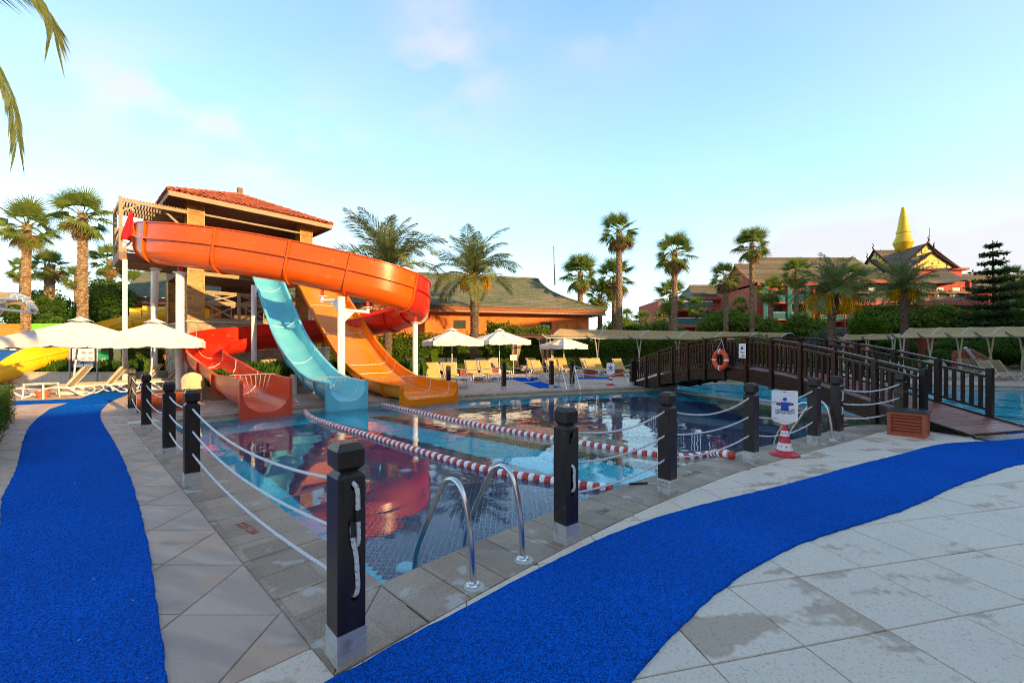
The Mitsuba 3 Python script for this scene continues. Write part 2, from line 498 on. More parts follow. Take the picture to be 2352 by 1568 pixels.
rng = np.random.default_rng(5)
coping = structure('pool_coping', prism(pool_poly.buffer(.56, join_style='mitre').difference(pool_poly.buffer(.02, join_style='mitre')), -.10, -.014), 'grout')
for pts in ((C0, C0 - COP * E2, C0 - COP * E2 - COP * G2), (C0, C0 - COP * E2 - COP * G2, C0 - COP * G2)):
    pl = Polygon(pts).buffer(-.003, join_style='mitre')
    put(coping, 'stone', cat([prism(pl, -.075, -.003), prism(pl.buffer(-.003, join_style='mitre'), -.003, .0)]), 'coping_stone')
coping_row(right_edge, coping, .312, rng, 1)
coping_row(left_edge, coping, .345, rng, -1)
coping_row(far_edge, coping, .5, rng, -1)
coping_row(big_far, coping, .6, rng, -1)
coping_row(big_near[1:], coping, .6, rng, -1)

# paving stones: the nearest in view are parts, the rest one joined part
def split_line(x, y):
    """> 0 on the left deck, < 0 on the right deck (the joint that runs on from the right coping)."""
    return (y - 2.336) * .72 - (x + 1.114) * .69

left_side = Polygon([(-40, -12), (-17.6, -12), (-1.114 + 1.6, 2.336 + 1.53), (-.5, 3.4), (-9.0, 11.3), (-15, 22), (-40, 26.5)])
half_left = Polygon([(-60, -53.9), (-1.114, 2.336), C0, left_edge[-1], (-8.6, 10.3), (-22.0, 26.5), (-60, 26.5)])
far_side = Polygon([(-60, 26.5), (-22.0, 26.5), (-8.6, 10.3), left_edge[-1], *far_edge[::6], (7.3, 18.75), (9.0, 22.0), (20.5, 19.0), (44, 12.2), (44, 26.5)])
tiles = []
def lay(region, o, ang, s, mname, gap, rng, far):
    c, k = math.cos(ang), math.sin(ang)
    x0, y0, x1, y1 = region.bounds
    R = math.hypot(x1 - x0, y1 - y0)
    n = int(R / s) + 2
    from shapely import contains_xy
    out = []
    cx, cy = (x0 + x1) / 2, (y0 + y1) / 2
    iu = round(((cx - o[0]) * c + (cy - o[1]) * k) / s); iv = round((-(cx - o[0]) * k + (cy - o[1]) * c) / s)
    I, J = (a.ravel() for a in np.meshgrid(np.arange(iu - n, iu + n), np.arange(iv - n, iv + n), indexing='ij'))
    U = (I * s)[:, None] + np.array([gap / 2, s - gap / 2, s - gap / 2, gap / 2])
    V = (J * s)[:, None] + np.array([gap / 2, gap / 2, s - gap / 2, s - gap / 2])
    Q = np.stack([o[0] + U * c - V * k, o[1] + U * k + V * c], -1)
    M = Q.mean(1)
    seen = (M[:, 1] > -3) & ((M[:, 1] > 30) | (np.abs(M[:, 0]) < 1.35 * np.maximum(M[:, 1], 0) + 4.5))
    Q, M = Q[seen], M[seen]
    ins = contains_xy(region, Q[..., 0].ravel(), Q[..., 1].ravel()).reshape(-1, 4)
    safe = region.buffer(-s)
    deep = contains_xy(safe, M[:, 0], M[:, 1])
    shr = region.buffer(-gap / 2)
    for q, m, i_, dp in zip(Q, M, ins, deep):
        if not i_.any():
            continue
        pl = Polygon(q)
        if not dp:
            pl = pl.intersection(shr)
            pl = max(getattr(pl, 'geoms', [pl]), key=lambda g: g.area)
            if pl.geom_type != 'Polygon' or pl.area < .004:
                continue
        out.append((math.hypot(*m) if m[1] > .9 and abs(m[0]) < 1.28 * m[1] + .3 else 99, pl, mname, rng.uniform(-.0016, .0016)))
    return out

rngt = np.random.default_rng(9)
A_R = math.radians(13.05)
o_r = gnd(1671, 1348)[:2]
right_reg = paved.difference(half_left.buffer(0)).difference(far_side.buffer(0))
tiles += lay(right_reg, o_r, A_R, .594, 'paving_right', .006, rngt, False)
tiles += lay(paved.intersection(half_left), (-2.06, 3.247), 0.0, .61, 'paving_left', .006, rngt, False)
tiles += lay(paved.intersection(far_side), (-1.84, 14.49), math.radians(28), .6, 'paving_left', .008, rngt, True)
tiles.sort(key=lambda t: t[0])
def quad_tile(pl, h):
    p = np.array(pl.exterior.coords)[:-1]
    if len(p) != 4:
        return prism(pl, -.03, h)
    if not pl.exterior.is_ccw:
        p = p[::-1]
    return loft([np.c_[p, np.full(4, -.03)], np.c_[p, np.full(4, h)]], True, True)


for dist, pl, mname, h in tiles[:290]:
    pl = pl.simplify(.001)
    inn = pl.buffer(-.0035, join_style='mitre')
    m = prism(pl, -.03, h - .003)
    if inn.geom_type == 'Polygon' and len(inn.exterior.coords) == len(pl.exterior.coords):
        m = cat([m, prism(inn, h - .003, h)])
    put(paving, 'tile', m, mname)
for mname in ('paving_right', 'paving_left'):
    ms = [quad_tile(pl, h) for d_, pl, n_, h in tiles[290:] if n_ == mname]
    put(paving, 'distant_tiles', cat([m for m in ms if m]), mname, kind='stuff')

# ------------------------------------------------------------------ carpets
def runner(name, up, low, label, seed, z=.016, wob=.006, group=None):
    r = np.random.default_rng(seed)
    def ease(p):
        q = resample(spline(p, 160), 400)
        w_ = np.hanning(61); w_ /= w_.sum()
        return np.stack([np.convolve(np.pad(q[:, c], 30, 'reflect', reflect_type='odd'), w_, 'valid') for c in range(2)], 1) if len(p) > 5 else q
    a, b = ease(up), ease(low)
    w = lambda n: np.convolve(r.normal(0, wob, n + 4), np.ones(3) / 3, 'same')[2:-2, None]
    nrm = lambda p: np.c_[-np.gradient(p, axis=0)[:, 1], np.gradient(p, axis=0)[:, 0]] / (np.linalg.norm(np.gradient(p, axis=0), axis=1, keepdims=True) + 1e-9)
    a, b = a + nrm(a) * w(400), b + nrm(b) * w(400)
    pl = Polygon(np.vstack([a, b[::-1]])).buffer(0)
    k = thing(name, label, 'carpet', group)
    put(k, None, cat([prism(pl, .0, z * .8), prism(pl.buffer(-.006), z * .8, z)]), 'carpet')
    return k

V2 = lambda pts: [gnd(*p)[:2] for p in pts]
up = V2([(746, 1568), (831, 1520.5), (912.6, 1478), (1060.7, 1402), (1208.9, 1322), (1357, 1246), (1524, 1183), (1684, 1143), (1840, 1105), (1973, 1067), (2106, 1034), (2195, 1016), (2324, 1003)])
low = V2([(1449, 1568), (1497.7, 1511.6), (1555, 1445), (1613, 1387), (1684, 1331.6), (1751, 1291.6), (1817.7, 1256), (1884, 1231.6), (1973, 1205), (2062, 1178), (2151, 1138), (2217.7, 1107), (2284, 1085), (2352, 1063)])
d0, d1 = np.array(up[0]) - up[1], np.array(low[0]) - low[1]
up = [up[0] + d0 * 4.5] + up + [(9.3, 8.05), (11.0, 8.15), (13.5, 8.1)]
low = [low[0] + d1 * 2.2] + low + [(9.0, 6.25), (11.0, 6.6), (13.5, 6.7)]
runner('carpet_runner', up, low, 'wide wavy blue carpet runner sweeping across the right foreground paving', 1)
rt = V2([(382, 1568), (369, 1449), (355.5, 1342), (337.7, 1240), (311, 1133), (289, 1071), (253, 1000), (231, 962), (245, 930.7)])
lf = V2([(-62, 1300), (0, 1155.4), (22, 1111), (44.4, 1053), (66.7, 982), (80, 966.6), (113.4, 941)])
rt = [rt[0] + (np.array(rt[0]) - rt[1]) * 3.2] + rt
lf = [lf[0] + np.array([.05, -1.2])] + lf
runner('carpet_runner', lf, rt, 'wide blue carpet runner in the left foreground beside the tilted stone slabs', 2)
runner('carpet_runner', V2([(113, 941), (185, 916), (248, 893.6), (294, 882), (324, 874)]), V2([(245, 929), (266, 917), (294, 905), (324, 889), (356, 884)]), 'blue carpet piece lapped over the end of the left foreground runner', 3, z=.026)
runner('carpet_runner', V2([(324, 876), (338, 866), (375, 862.4)]), V2([(345, 888), (372, 884), (382, 873)]), 'short blue carpet piece by the stone pillar of the slide tower', 4, z=.016)
runner('carpet_runner', V2([(-40, 923), (30, 921.4), (183, 916)]), V2([(-40, 935), (30, 930.7), (166, 925)]), 'narrow blue carpet strip in front of the stacked loungers on the left', 5)
runner('carpet_runner', V2([(1168, 867), (1206, 867.2)]), V2([(1238, 891.5), (1291, 890.3)]), 'blue carpet strip between rope posts on the far side of the pool', 6)
runner('carpet_runner', V2([(1046, 868), (1100, 868.3), (1240, 867.3)]), V2([(1046, 872), (1100, 872), (1240, 871)]), 'thin blue carpet strip along the loungers left of the far ladder', 7)
runner('carpet_runner', V2([(1324, 866.6), (1402, 866.3)]), V2([(1324, 870.6), (1402, 870.3)]), 'thin blue carpet strip behind the far sign cone', 8)

# ------------------------------------------------------------------ painted depth marks on the coping
def mark(text, h, loc, ang, label, m, k=None):
    t = meshkit.text_mesh(text, h, .0012, bold=True)
    put(coping, 'depth_mark', move((np.array(t.vertices), np.array(t.faces)), (loc[0], loc[1], .0015), ang), m, label=label)

a115 = gnd(540, 1203)[:2]; b115 = gnd(594, 1238)[:2]
mark('115 CM', .072, a115, math.atan2(*(b115 - a115)[::-1]), 'red painted depth mark on the left coping', 'red_paint')
for (x, y, tx, ang, s) in ((1379, 1181, 'CM', 41, .075), (1576, 1095, '115 CM', 36, .07), (1736, 1035, '115 CM', 30, .07), (2052, 986, '140 CM', 22, .07), (422, 1080, '115 CM', -44, .07)):
    mark(tx, s, gnd(x, y)[:2], math.radians(ang), 'worn red painted depth mark', 'worn_paint')

# ------------------------------------------------------------------ materials of the things by the pool
def dark_wood(p, n, uv):
    g = fbm(p.x * 26 + p.y * 26, p.y * 9 - p.x * 9, p.z * 3.2, 4)
    crack = smoothstep(.73, .78, fbm(p.x * 70, p.y * 70, p.z * 2.2, 3))
    c = mix((.0085, .0055, .0045), (.030, .019, .0145), g)
    c = mix(c, (.075, .055, .042), smoothstep(.80, .84, fbm(p.x * 16, p.y * 16, p.z * 16, 4)) * .8)
    return c * (1 - .75 * crack)


mat('dark_wood', proc(dark_wood), .33, .5, bump=lambda p, n, uv: noise(p.x * 80 + p.y * 80, p.z * 5), bscale=.002)
mat('bridge_wood', proc(lambda p, n, uv: mix((.0045, .0030, .0025), (.0145, .0095, .0078), fbm((p.x + p.y) * 18, p.y * 3, p.z * 22, 3))), .36, .5)
mat('deck_wood', proc(lambda p, n, uv: mix((.15, .042, .030), (.27, .085, .060), fbm((p.x * .967 + p.y * .256) * 5, (p.y * .967 - p.x * .256) * 28, 2, 4)) * (.75 + .5 * cell_rand(dr.floor((p.y * .967 - p.x * .256) / .123), 3, 3))), .42, .5)
mat('red_wood', proc(lambda p, n, uv: mix((.26, .050, .022), (.42, .105, .045), fbm((p.x + p.y) * 7, p.y * 4, p.z * 30, 4))), .4, .5)
mat('red_wood_shaded', proc(lambda p, n, uv: mix((.15, .028, .015), (.25, .055, .028), fbm((p.x + p.y) * 7, p.y * 4, p.z * 30, 4))), .45, .5)  # darker copy of the red wood, with the shade put into its colour
mat('black_top', (.022, .021, .021), .35, .5)
mat('sleeve_metal', proc(lambda p, n, uv: mix((.42, .42, .415), (.56, .555, .545), noise(p.x * 14, p.y * 14, p.z * 90)) * (1 - .4 * smoothstep(.55, .8, fbm(p.x * 14, p.y * 14, p.z * 9, 3)))), .5, .5, metallic=.45)
mat('steel', (.62, .63, .64), .2, .5, metallic=1.0)
mat('screw', (.5, .5, .5), .3, .5, metallic=1.0)


def rope_col(p, n, uv):
    u, v = uv.x * 4, uv.y / .021
    tw = u + v * .9
    fleck = ((tw - dr.floor(tw)) < .34) & ((v * .5 - dr.floor(v * .5)) < .36) & ((u * .5 - dr.floor(u * .5)) < .55)
    weave = .86 + .14 * noise(uv.x * 40, uv.y * 700)
    return dr.select(fleck, mi.Color3f(.03, .05, .12), mi.Color3f(.62, .63, .63) * weave)


mat('rope_fibre', proc(rope_col), .8, .2)
mat('rope_white', proc(lambda p, n, uv: mix((.50, .50, .49), (.70, .70, .68), smoothstep(.2, .8, noise(uv.x * 5 + uv.y * 50, uv.y * 20)))), .8, .2)
mat('cord_white', (.70, .68, .62), .8, .2)
mat('cord_rust', (.33, .16, .07), .8, .2)
mat('tape_black', (.02, .02, .022), .4, .4)
mat('float_red', proc(lambda p, n, uv: mix((.44, .028, .024), (.54, .055, .045), noise(p.x * 30, p.y * 30, p.z * 30))), .38, .5)
mat('float_white', proc(lambda p, n, uv: mix((.78, .80, .80), (.66, .67, .66), smoothstep(.55, .8, fbm(p.x * 26, p.y * 26, p.z * 40, 3)))), .38, .5)
mat('sign_white', (.80, .80, .80), .35, .5)
mat('sign_blue', (.012, .085, .42), .4, .4)
mat('sign_navy', (.012, .02, .075), .4, .4)
mat('sign_red', (.55, .03, .035), .4, .4)
mat('cone_red', proc(lambda p, n, uv: mix((.52, .018, .028), (.60, .035, .05), noise(p.x * 25, p.y * 25, p.z * 25))), .42, .5)
mat('cone_white', (.74, .74, .74), .45, .5)
mat('buoy_orange', (.66, .075, .02), .42, .5)
mat('reflective_band', (.80, .80, .78), .3, .5)
mat('rust_stain', (.20, .10, .045), .9, .1)

# ------------------------------------------------------------------ rope posts
W = .152
def post_shaft(slots=()):
    h = W / 2
    prof = [(h, .0), (h, .975), (h * .64, 1.002)]
    sq = lambda r, z: np.array([[r, -r, z], [r, r, z], [-r, r, z], [-r, -r, z]])
    def oct_(r, z, b):
        return np.array([[r, -r + b, z], [r, r - b, z], [r - b, r, z], [-r + b, r, z], [-r, r - b, z], [-r, -r + b, z], [-r + b, -r, z], [r - b, -r, z]])
    m = loft([oct_(r, z, .005) for r, z in [(h, .01), (h, .972), (h * .62, 1.0)]], True, True)
    if slots:
        import manifold3d as m3
        man = m3.Manifold(m3.Mesh(m[0].astype(np.float32), m[1].astype(np.uint32)))
        for (face, u, z0, z1) in slots:
            cyl = m3.Manifold.hull(m3.Manifold.cylinder(.05, .019, .019, 20).translate([u, z0, 0]) + m3.Manifold.cylinder(.05, .019, .019, 20).translate([u, z1, 0]))
            cyl = cyl.rotate([90, 0, 0]).translate([0, .0, 0])
            cyl = cyl.translate([0, -h + .045, 0]) if face == 0 else cyl.translate([0, -h + .045, 0]).rotate([0, 0, 90 * face])
            man = man - cyl
        mm = man.to_mesh()
        m = (np.array(mm.vert_properties[:, :3], float), np.array(mm.tri_verts, int))
    return m


def post_cap():
    h = W / 2
    def oct_(r, z, b):
        return np.array([[r, -r + b, z], [r, r - b, z], [r - b, r, z], [-r + b, r, z], [-r, r - b, z], [-r, -r + b, z], [-r + b, -r, z], [r - b, -r, z]])
    return loft([oct_(r, z, .005) for r, z in [(h * .60, .995), (h * .97, 1.026), (h * .97, 1.112), (h * .70, 1.15)]], True, True)


def sleeve_mesh():
    h = W / 2 + .003
    m = [loft([np.array([[h, -h, z], [h, h, z], [-h, h, z], [-h, -h, z]]) for z in (.0, .165)], True, True)]
    return cat(m)


shaft0, cap0, sleeve0 = shape(post_shaft(), 'dark_wood'), shape(post_cap(), 'dark_wood'), shape(sleeve_mesh(), 'sleeve_metal')
screw0 = shape(lathe([(.0045, 0), (.0045, .0015), (.002, .0025)], 8), 'screw')
def rope_post(x, y, ang, label, slots=(), cap=True, screws=True):
    k = thing('rope_post', label, 'post', 'rope posts round the slide pool')
    to = tf((x, y, 0), ang)
    put(k, 'shaft', placed(shape(post_shaft(slots), 'dark_wood') if slots else shaft0, to), None)
    if cap:
        put(k, 'cap', placed(cap0, to), None)
    put(k, 'sleeve', placed(sleeve0, to), None)
    if screws:
        for f in (0, 3):
            for (u, z) in ((.045, .05), (-.05, .12)):
                put(k, 'screw', placed(screw0, to @ T().rotate([0, 0, 1], 90 * f).translate([u, -W / 2 - .003, z]).rotate([1, 0, 0], 90)), None)
    return np.array([x, y])


def slotted(face, *zz):
    return tuple((face, 0.0, a, b) for a, b in zz)


LP = [gnd(795, 1503)[:2], gnd(440, 1114)[:2], gnd(388, 1051)[:2], gnd(336, 993)[:2], gnd(303, 951)[:2]]
A45 = math.radians(44)
rope_post(*LP[0], A45, 'nearest dark wooden rope post at the pool corner, rope looped down its face', ((0, .012, .92, .935), (0, .016, .60, .615), (0, .016, .335, .35)))
for i, nm in ((1, 'second'), (2, 'third'), (3, 'fourth'), (4, 'farthest')):
    rope_post(*LP[i], A45, f'{nm} dark wooden rope post of the row along the left pool edge', screws=i < 4)
RP = [gnd(1300, 1241)[:2], gnd(1533, 1130)[:2], gnd(1725, 1061)[:2], gnd(1870, 1021)[:2], gnd(1922, 1009)[:2], np.array([7.86, 8.58])]
ra = [math.radians(a) for a in (39, 37, 33, 32, 30, 22)]
rope_post(*RP[0], ra[0], 'dark wooden rope post right of the near ladder, rope looped in its slot', ((0, -.01, .90, .93), (0, .0, .42, .66)))
rope_post(*RP[1], ra[1], 'second dark wooden rope post on the right, cords tied round its metal foot')
rope_post(*RP[2], ra[2], 'dark wooden rope post left of the near warning cone, a float line tied there')
rope_post(*RP[3], ra[3], 'dark wooden rope post right behind the near warning sign')
rope_post(*RP[4], ra[4], 'dark wooden rope post with rope ends in its slots, beside the bridge ladder', ((0, .0, .70, .90), (0, 0, .46, .60)))
rope_post(*RP[5], ra[5], 'dark wooden rope post standing behind the louvred box at the bridge')
FPs = [np.array([-2.4, 16.0]), gnd(1157, 896)[:2], gnd(1266.6, 892)[:2], gnd(1314, 889.6)[:2], gnd(1451.5, 885)[:2]]
fl = ['brown post end just behind the orange slide mouth', 'rope post on the far pool edge left of the blue carpet strip', 'rope post left of the far ladder', 'rope post right behind the far ladder', 'rope post at the far foot of the bridge']
for i, (q, l) in enumerate(zip(FPs, fl)):
    rope_post(*q, math.radians(26), 'dark wooden ' + l if i else l, cap=i > 0, screws=False)


def rope(a, b, za, zb, sag, label, group, material='rope_fibre', r=.0105, n=26):
    t = np.linspace(0, 1, n)
    p = np.outer(1 - t, [*a, za]) + np.outer(t, [*b, zb])
    p[:, 2] -= sag * 4 * t * (1 - t)
    m, uv = tube(p, r, 8, True, uv=True)
    k = thing('rope', label, 'rope', group)
    put(k, None, m, material, smooth=True, uv=uv)


def rope_span(A, B, where, mats='rope_fibre', sag=(.10, .09, .09), zs=(.925, .655, .388), r=.0105):
    d = (B - A) / np.linalg.norm(B - A)
    rs = random.Random(int(A[0] * 100))
    for nm, z, s in zip(('top', 'middle', 'bottom'), zs, sag):
        rope(A + d * W * .45, B - d * W * .45, z, z + rs.uniform(-.01, .01), s * rs.uniform(.9, 1.15), f'{nm} white rope {where}', 'ropes of the pool fence', mats, r)


rope_span(LP[1], LP[0], 'between the nearest corner post and the second post on the left', sag=(.13, .12, .11))
rope_span(LP[2], LP[1], 'between the second and third posts on the left', sag=(.05, .05, .06))
rope_span(LP[3], LP[2], 'between the third and fourth posts on the left', sag=(.08, .08, .08))
rope_span(LP[4], LP[3], 'between the fourth and farthest posts on the left', sag=(.09, .09, .1))
rope_span(RP[0], RP[1], 'between the two posts right of the near ladder', sag=(.09, .06, .05))
rope_span(RP[1], RP[2], 'between the post with tied cords and the post by the cone', sag=(.11, .07, .08))
rope_span(RP[2], RP[3], 'passing behind the near warning sign', sag=(.10, .09, .09))
rope_span(RP[4], RP[5], 'between the ladder and the louvred box', 'rope_white', sag=(.09, .08, .07), r=.013)
rope_span(FPs[0], FPs[1], 'on the far edge behind the orange slide mouth', 'rope_white', zs=(.92, .65, .36), r=.014)
rope_span(FPs[1], FPs[2], 'on the far edge above the blue carpet strip', 'rope_white', r=.014)
rope_span(FPs[3], FPs[4], 'on the far edge behind the far warning cone', 'rope_white', sag=(.22, .2, .2), r=.014)

# rope worked through the slots of the corner post and of two posts on the right
def face_rope(P, ang, pts, label, r=.0125, material='rope_fibre'):
    """pts: (u along the face, z, proud of the face)."""
    c, s = math.cos(ang), math.sin(ang)
    q = []
    for u, z, o in pts:
        a, b = u, -(W / 2) - o
        q.append([P[0] + a * c - b * s, P[1] + a * s + b * c, z])
    p = spline(np.array(q)[:, [2, 0, 1]], 40)[:, [1, 2, 0]]
    m, uv = tube(p, r, 9, True, uv=True)
    k = thing('rope_end', label, 'rope')
    put(k, 'cord', m, material, smooth=True, uv=uv)
    return k


k = face_rope(LP[0], A45, [(.010, .945, -.03), (.014, .93, .004), (.026, .86, .013), (.027, .74, .013), (.030, .66, .012), (.024, .61, .003), (.016, .60, -.03)], 'short rope loop through the upper slots of the corner post')
put(k, 'tape', tube([LP[0][:2].tolist() + [0]] * 0 + [[*(LP[0] + (W / 2 + .014) * np.array([math.sin(A45), -math.cos(A45)]) + .0265 * np.array([math.cos(A45), math.sin(A45)])), z] for z in (.80, .74)], [.0136, .0136], 9), 'tape_black', smooth=False)
k = face_rope(LP[0], A45, [(-.002, .735, .014), (.000, .64, .014), (.016, .56, .013), (.022, .47, .013), (.026, .40, .012), (.024, .36, .004), (.018, .335, -.03)], 'long loose rope end hanging into the lowest slot of the corner post')
put(k, 'tape', tube([[*(LP[0] + (W / 2 + .014) * np.array([math.sin(A45), -math.cos(A45)]) - .002 * np.array([math.cos(A45), math.sin(A45)])), z] for z in (.745, .665)], [.0138, .0138], 9), 'tape_black')
face_rope(RP[0], ra[0], [(.0, .665, -.03), (.0, .65, .006), (.006, .56, .012), (.004, .46, .010), (.0, .43, -.03)], 'rope loop in the slot of the post right of the near ladder')
face_rope(RP[0], ra[0], [(.012, .93, -.02), (.006, .925, .008), (-.010, .89, .012), (-.016, .86, .012)], 'black taped rope tip in the upper slot of the post right of the near ladder', material='tape_black')
face_rope(RP[4], ra[4], [(.0, .90, -.03), (.0, .885, .006), (.004, .80, .012), (.0, .72, .008), (.0, .70, -.03)], 'upper rope loop in the post beside the bridge', material='rope_white')
face_rope(RP[4], ra[4], [(.0, .60, -.03), (.002, .585, .008), (-.004, .53, .012), (.0, .48, .006), (.0, .46, -.03)], 'lower rope loop in the post beside the bridge', material='rope_white')
def tied_cord(P, ang, zs, label, material='cord_white', r=.0028, grow=.006):
    h = W / 2 + grow
    k = thing('tied_cord', label, 'cord')
    ms = []
    for i, z in enumerate(zs):
        q = [(-h, -h), (h, -h), (h, h), (-h, h), (-h, -h)]
        c, s = math.cos(ang), math.sin(ang)
        pts = [[P[0] + a * c - b * s, P[1] + a * s + b * c, z + .012 * math.sin(j * 2.1 + i * 1.7)] for j, (a, b) in enumerate(q)]
        ms.append(tube(pts, r, 5))
    put(k, None, cat(ms), material)
tied_cord(RP[1], ra[1], (.145, .10, .06), 'thin white cord tied round the metal foot of the second post on the right')
tied_cord(RP[2], ra[2], (.12, .10, .085), 'thin white cord tied round the metal foot of the post by the cone')
q0 = gnd(1446, 1113); q1 = gnd(1487, 1111)
k = thing('handle_bar', 'short black grip on a thin cord lying on the grey coping', 'grip')
put(k, 'grip', rod(q0 + [0, 0, .013], q1 + [0, 0, .013], .0125, 10), 'tape_black', smooth=True)
put(k, 'cord', tube([q1 + [0, 0, .012], (q1 + [*RP[1], .12]) / 2 + [0, 0, -.01], [RP[1][0] - .09, RP[1][1] - .02, .13]], .0022, 5), 'cord_white')

# ------------------------------------------------------------------ float lines: each float is a part
fd = [(.012, -.038), (.045, -.040), (.058, -.030), (.0615, -.012), (.0615, .012), (.058, .030), (.045, .040), (.012, .038)]
f_red, f_white = shape(lathe(fd, 14), 'float_red', smooth=35), shape(lathe(fd, 14), 'float_white', smooth=35)
def float_line(pts, label, gaps=(), pitch=.0815):
    k = thing('float_line', label, 'float line', 'red and white float lines across the pool')
    p = spline(pts, 300)
    p = np.c_[p[:, :2], p[:, 2]]
    d = np.r_[0, np.cumsum(np.linalg.norm(np.diff(p, axis=0), axis=1))]
    put(k, 'line', tube(p, .006, 6), 'cord_white')
    i, s = 0, .05
    while s < d[-1] - .03:
        if not any(a < s < b for a, b in gaps):
            q = np.array([np.interp(s, d, p[:, c]) for c in range(3)])
            q2 = np.array([np.interp(s + .05, d, p[:, c]) for c in range(3)]); q1 = np.array([np.interp(s - .05, d, p[:, c]) for c in range(3)])
            t = q2 - q1
            yaw = math.degrees(math.atan2(t[1], t[0])) + 4 * math.sin(i * 2.3); pit = math.degrees(math.atan2(-t[2], np.hypot(t[0], t[1])))
            q = q + [0, 0, .004 * math.sin(i * 1.9)]
            put(k, 'float', placed(f_red if i % 2 else f_white, T().translate(q.tolist()).rotate([0, 0, 1], yaw).rotate([0, 1, 0], 90 + pit)), None)
            i += 1
        s += pitch
    return k


zf = WATER + .022
w3 = lambda px, py, z: gnd(px, py, z)
float_line([(*gnd(679, 921.5, .02)[:2], .05), (*gnd(684, 929, -.03)[:2], -.02), (*gnd(692, 938, zf)[:2], zf), (*gnd(704.8, 950, zf)[:2], zf), (*gnd(816, 991, zf)[:2], zf), (*gnd(954.8, 1033, zf)[:2], zf), (*gnd(1046, 1060, zf)[:2], zf), (*gnd(1160, 1087, zf)[:2], zf), (*gnd(1275, 1105, zf)[:2], zf), (*gnd(1345, 1115, zf)[:2], zf), (*gnd(1416, 1121, zf)[:2], zf)], 'nearer float line, running from the red slide mouth to the near ladder')
float_line([(*gnd(878, 928.5, zf)[:2], zf), (*gnd(1052, 966.5, zf)[:2], zf), (*gnd(1200, 995, zf)[:2], zf), (*gnd(1379, 1025, zf)[:2], zf), (*gnd(1509, 1045, zf)[:2], zf), (*gnd(1580, 1049, zf)[:2], zf), (*gnd(1628, 1046, zf)[:2], zf + .02), (*gnd(1660, 1043, .03)[:2], .045), (*gnd(1694, 1046, .06)[:2], .062)], 'farther float line, running from left of the orange slide to the post by the cone', gaps=((0, 0),))

# ------------------------------------------------------------------ ladders
def ladder(P, tang, outw, gap, label, group, far=False, top=.70):
    """P: foot of the left rail; tang: along the edge; outw: towards the water."""
    k = thing('pool_ladder', label, 'ladder', group)
    for i in range(2):
        base = np.array(P) + tang * gap * i
        pts = [(0, .0), (.005, .18), (.04, .43), (.075, .55), (.115, .64), (.165, .69), (.225, top), (.285, .685), (.345, .63), (.42, .52), (.56, .27), (.70, .02), (.735, -.10), (.742, -.25), (.742, -1.1)]
        q = spline(np.array([(a, z, 0) for a, z in pts])[:, [1, 0, 2]] * [1, 1, 0] + 0, 60) if False else np.array([(a, z) for a, z in pts])
        q = resample(np.array(pts), 70)
        ker = np.ones(5) / 5
        q[2:-2] = np.stack([np.convolve(q[:, c], ker, 'valid') for c in range(2)], 1)
        p3 = np.c_[base[0] + outw[0] * q[:, 0], base[1] + outw[1] * q[:, 0], q[:, 1]]
        put(k, 'rail', tube(p3, .0215, 12), 'steel', smooth=True)
        put(k, 'flange', lathe([(.05, .001), (.05, .008), (.045, .016), (.028, .022), (.024, .03)], 20, (*base, 0)), 'steel', smooth=30)
        if not far:
            put(k, 'grout_ring', lathe([(.075, .0005), (.06, .0022)], 13, (base[0] + .01, base[1] - .012, 0)), 'pale_grout')
    for z in (-.4, -.7):
        a = np.array(P) + outw * .742
        put(k, 'tread', beam([*a, z], [*(a + tang * gap), z], .07, .03), 'steel')


ladder((-.274, 2.964), np.array([.70, .714]), np.array([-.714, .70]), .51, 'bent steel ladder rails at the near pool edge', None)
t9 = np.array([.84, .54]); o9 = np.array([-.54, .84])
ladder(gnd(1789, 1019)[:2], t9, o9, .5, 'bent steel ladder rails behind the near warning sign beside the bridge', None) if False else None
b9 = gnd(1912, 1011)[:2]
ladder(b9 - t9 * .52, t9, o9, .52, 'bent steel ladder rails beside the bridge, half hidden by a rope post', None)
bf = gnd(1283, 892)[:2]
ladder(bf, np.array([.93, .36]), np.array([.36, -.93]), .62, 'bent steel ladder rails on the far pool edge', None, far=True, top=.98)

# inlets on the pool floor
mat('inlet_plastic', (.30, .66, .74), .4, .4)
for (x, y, l) in ((-1.13, 4.49, 'nearest'), (-1.85, 7.40, 'middle'), (-5.39, 9.83, 'farthest')):
    k = thing('floor_inlet', f'{l} round turquoise inlet on the pool floor', 'pool inlet', 'round inlets on the pool floor')
    put(k, None, lathe([(.10, FLOOR), (.10, FLOOR + .012), (.07, FLOOR + .03), (.03, FLOOR + .03)], 20, (x, y, 0)), 'inlet_plastic')

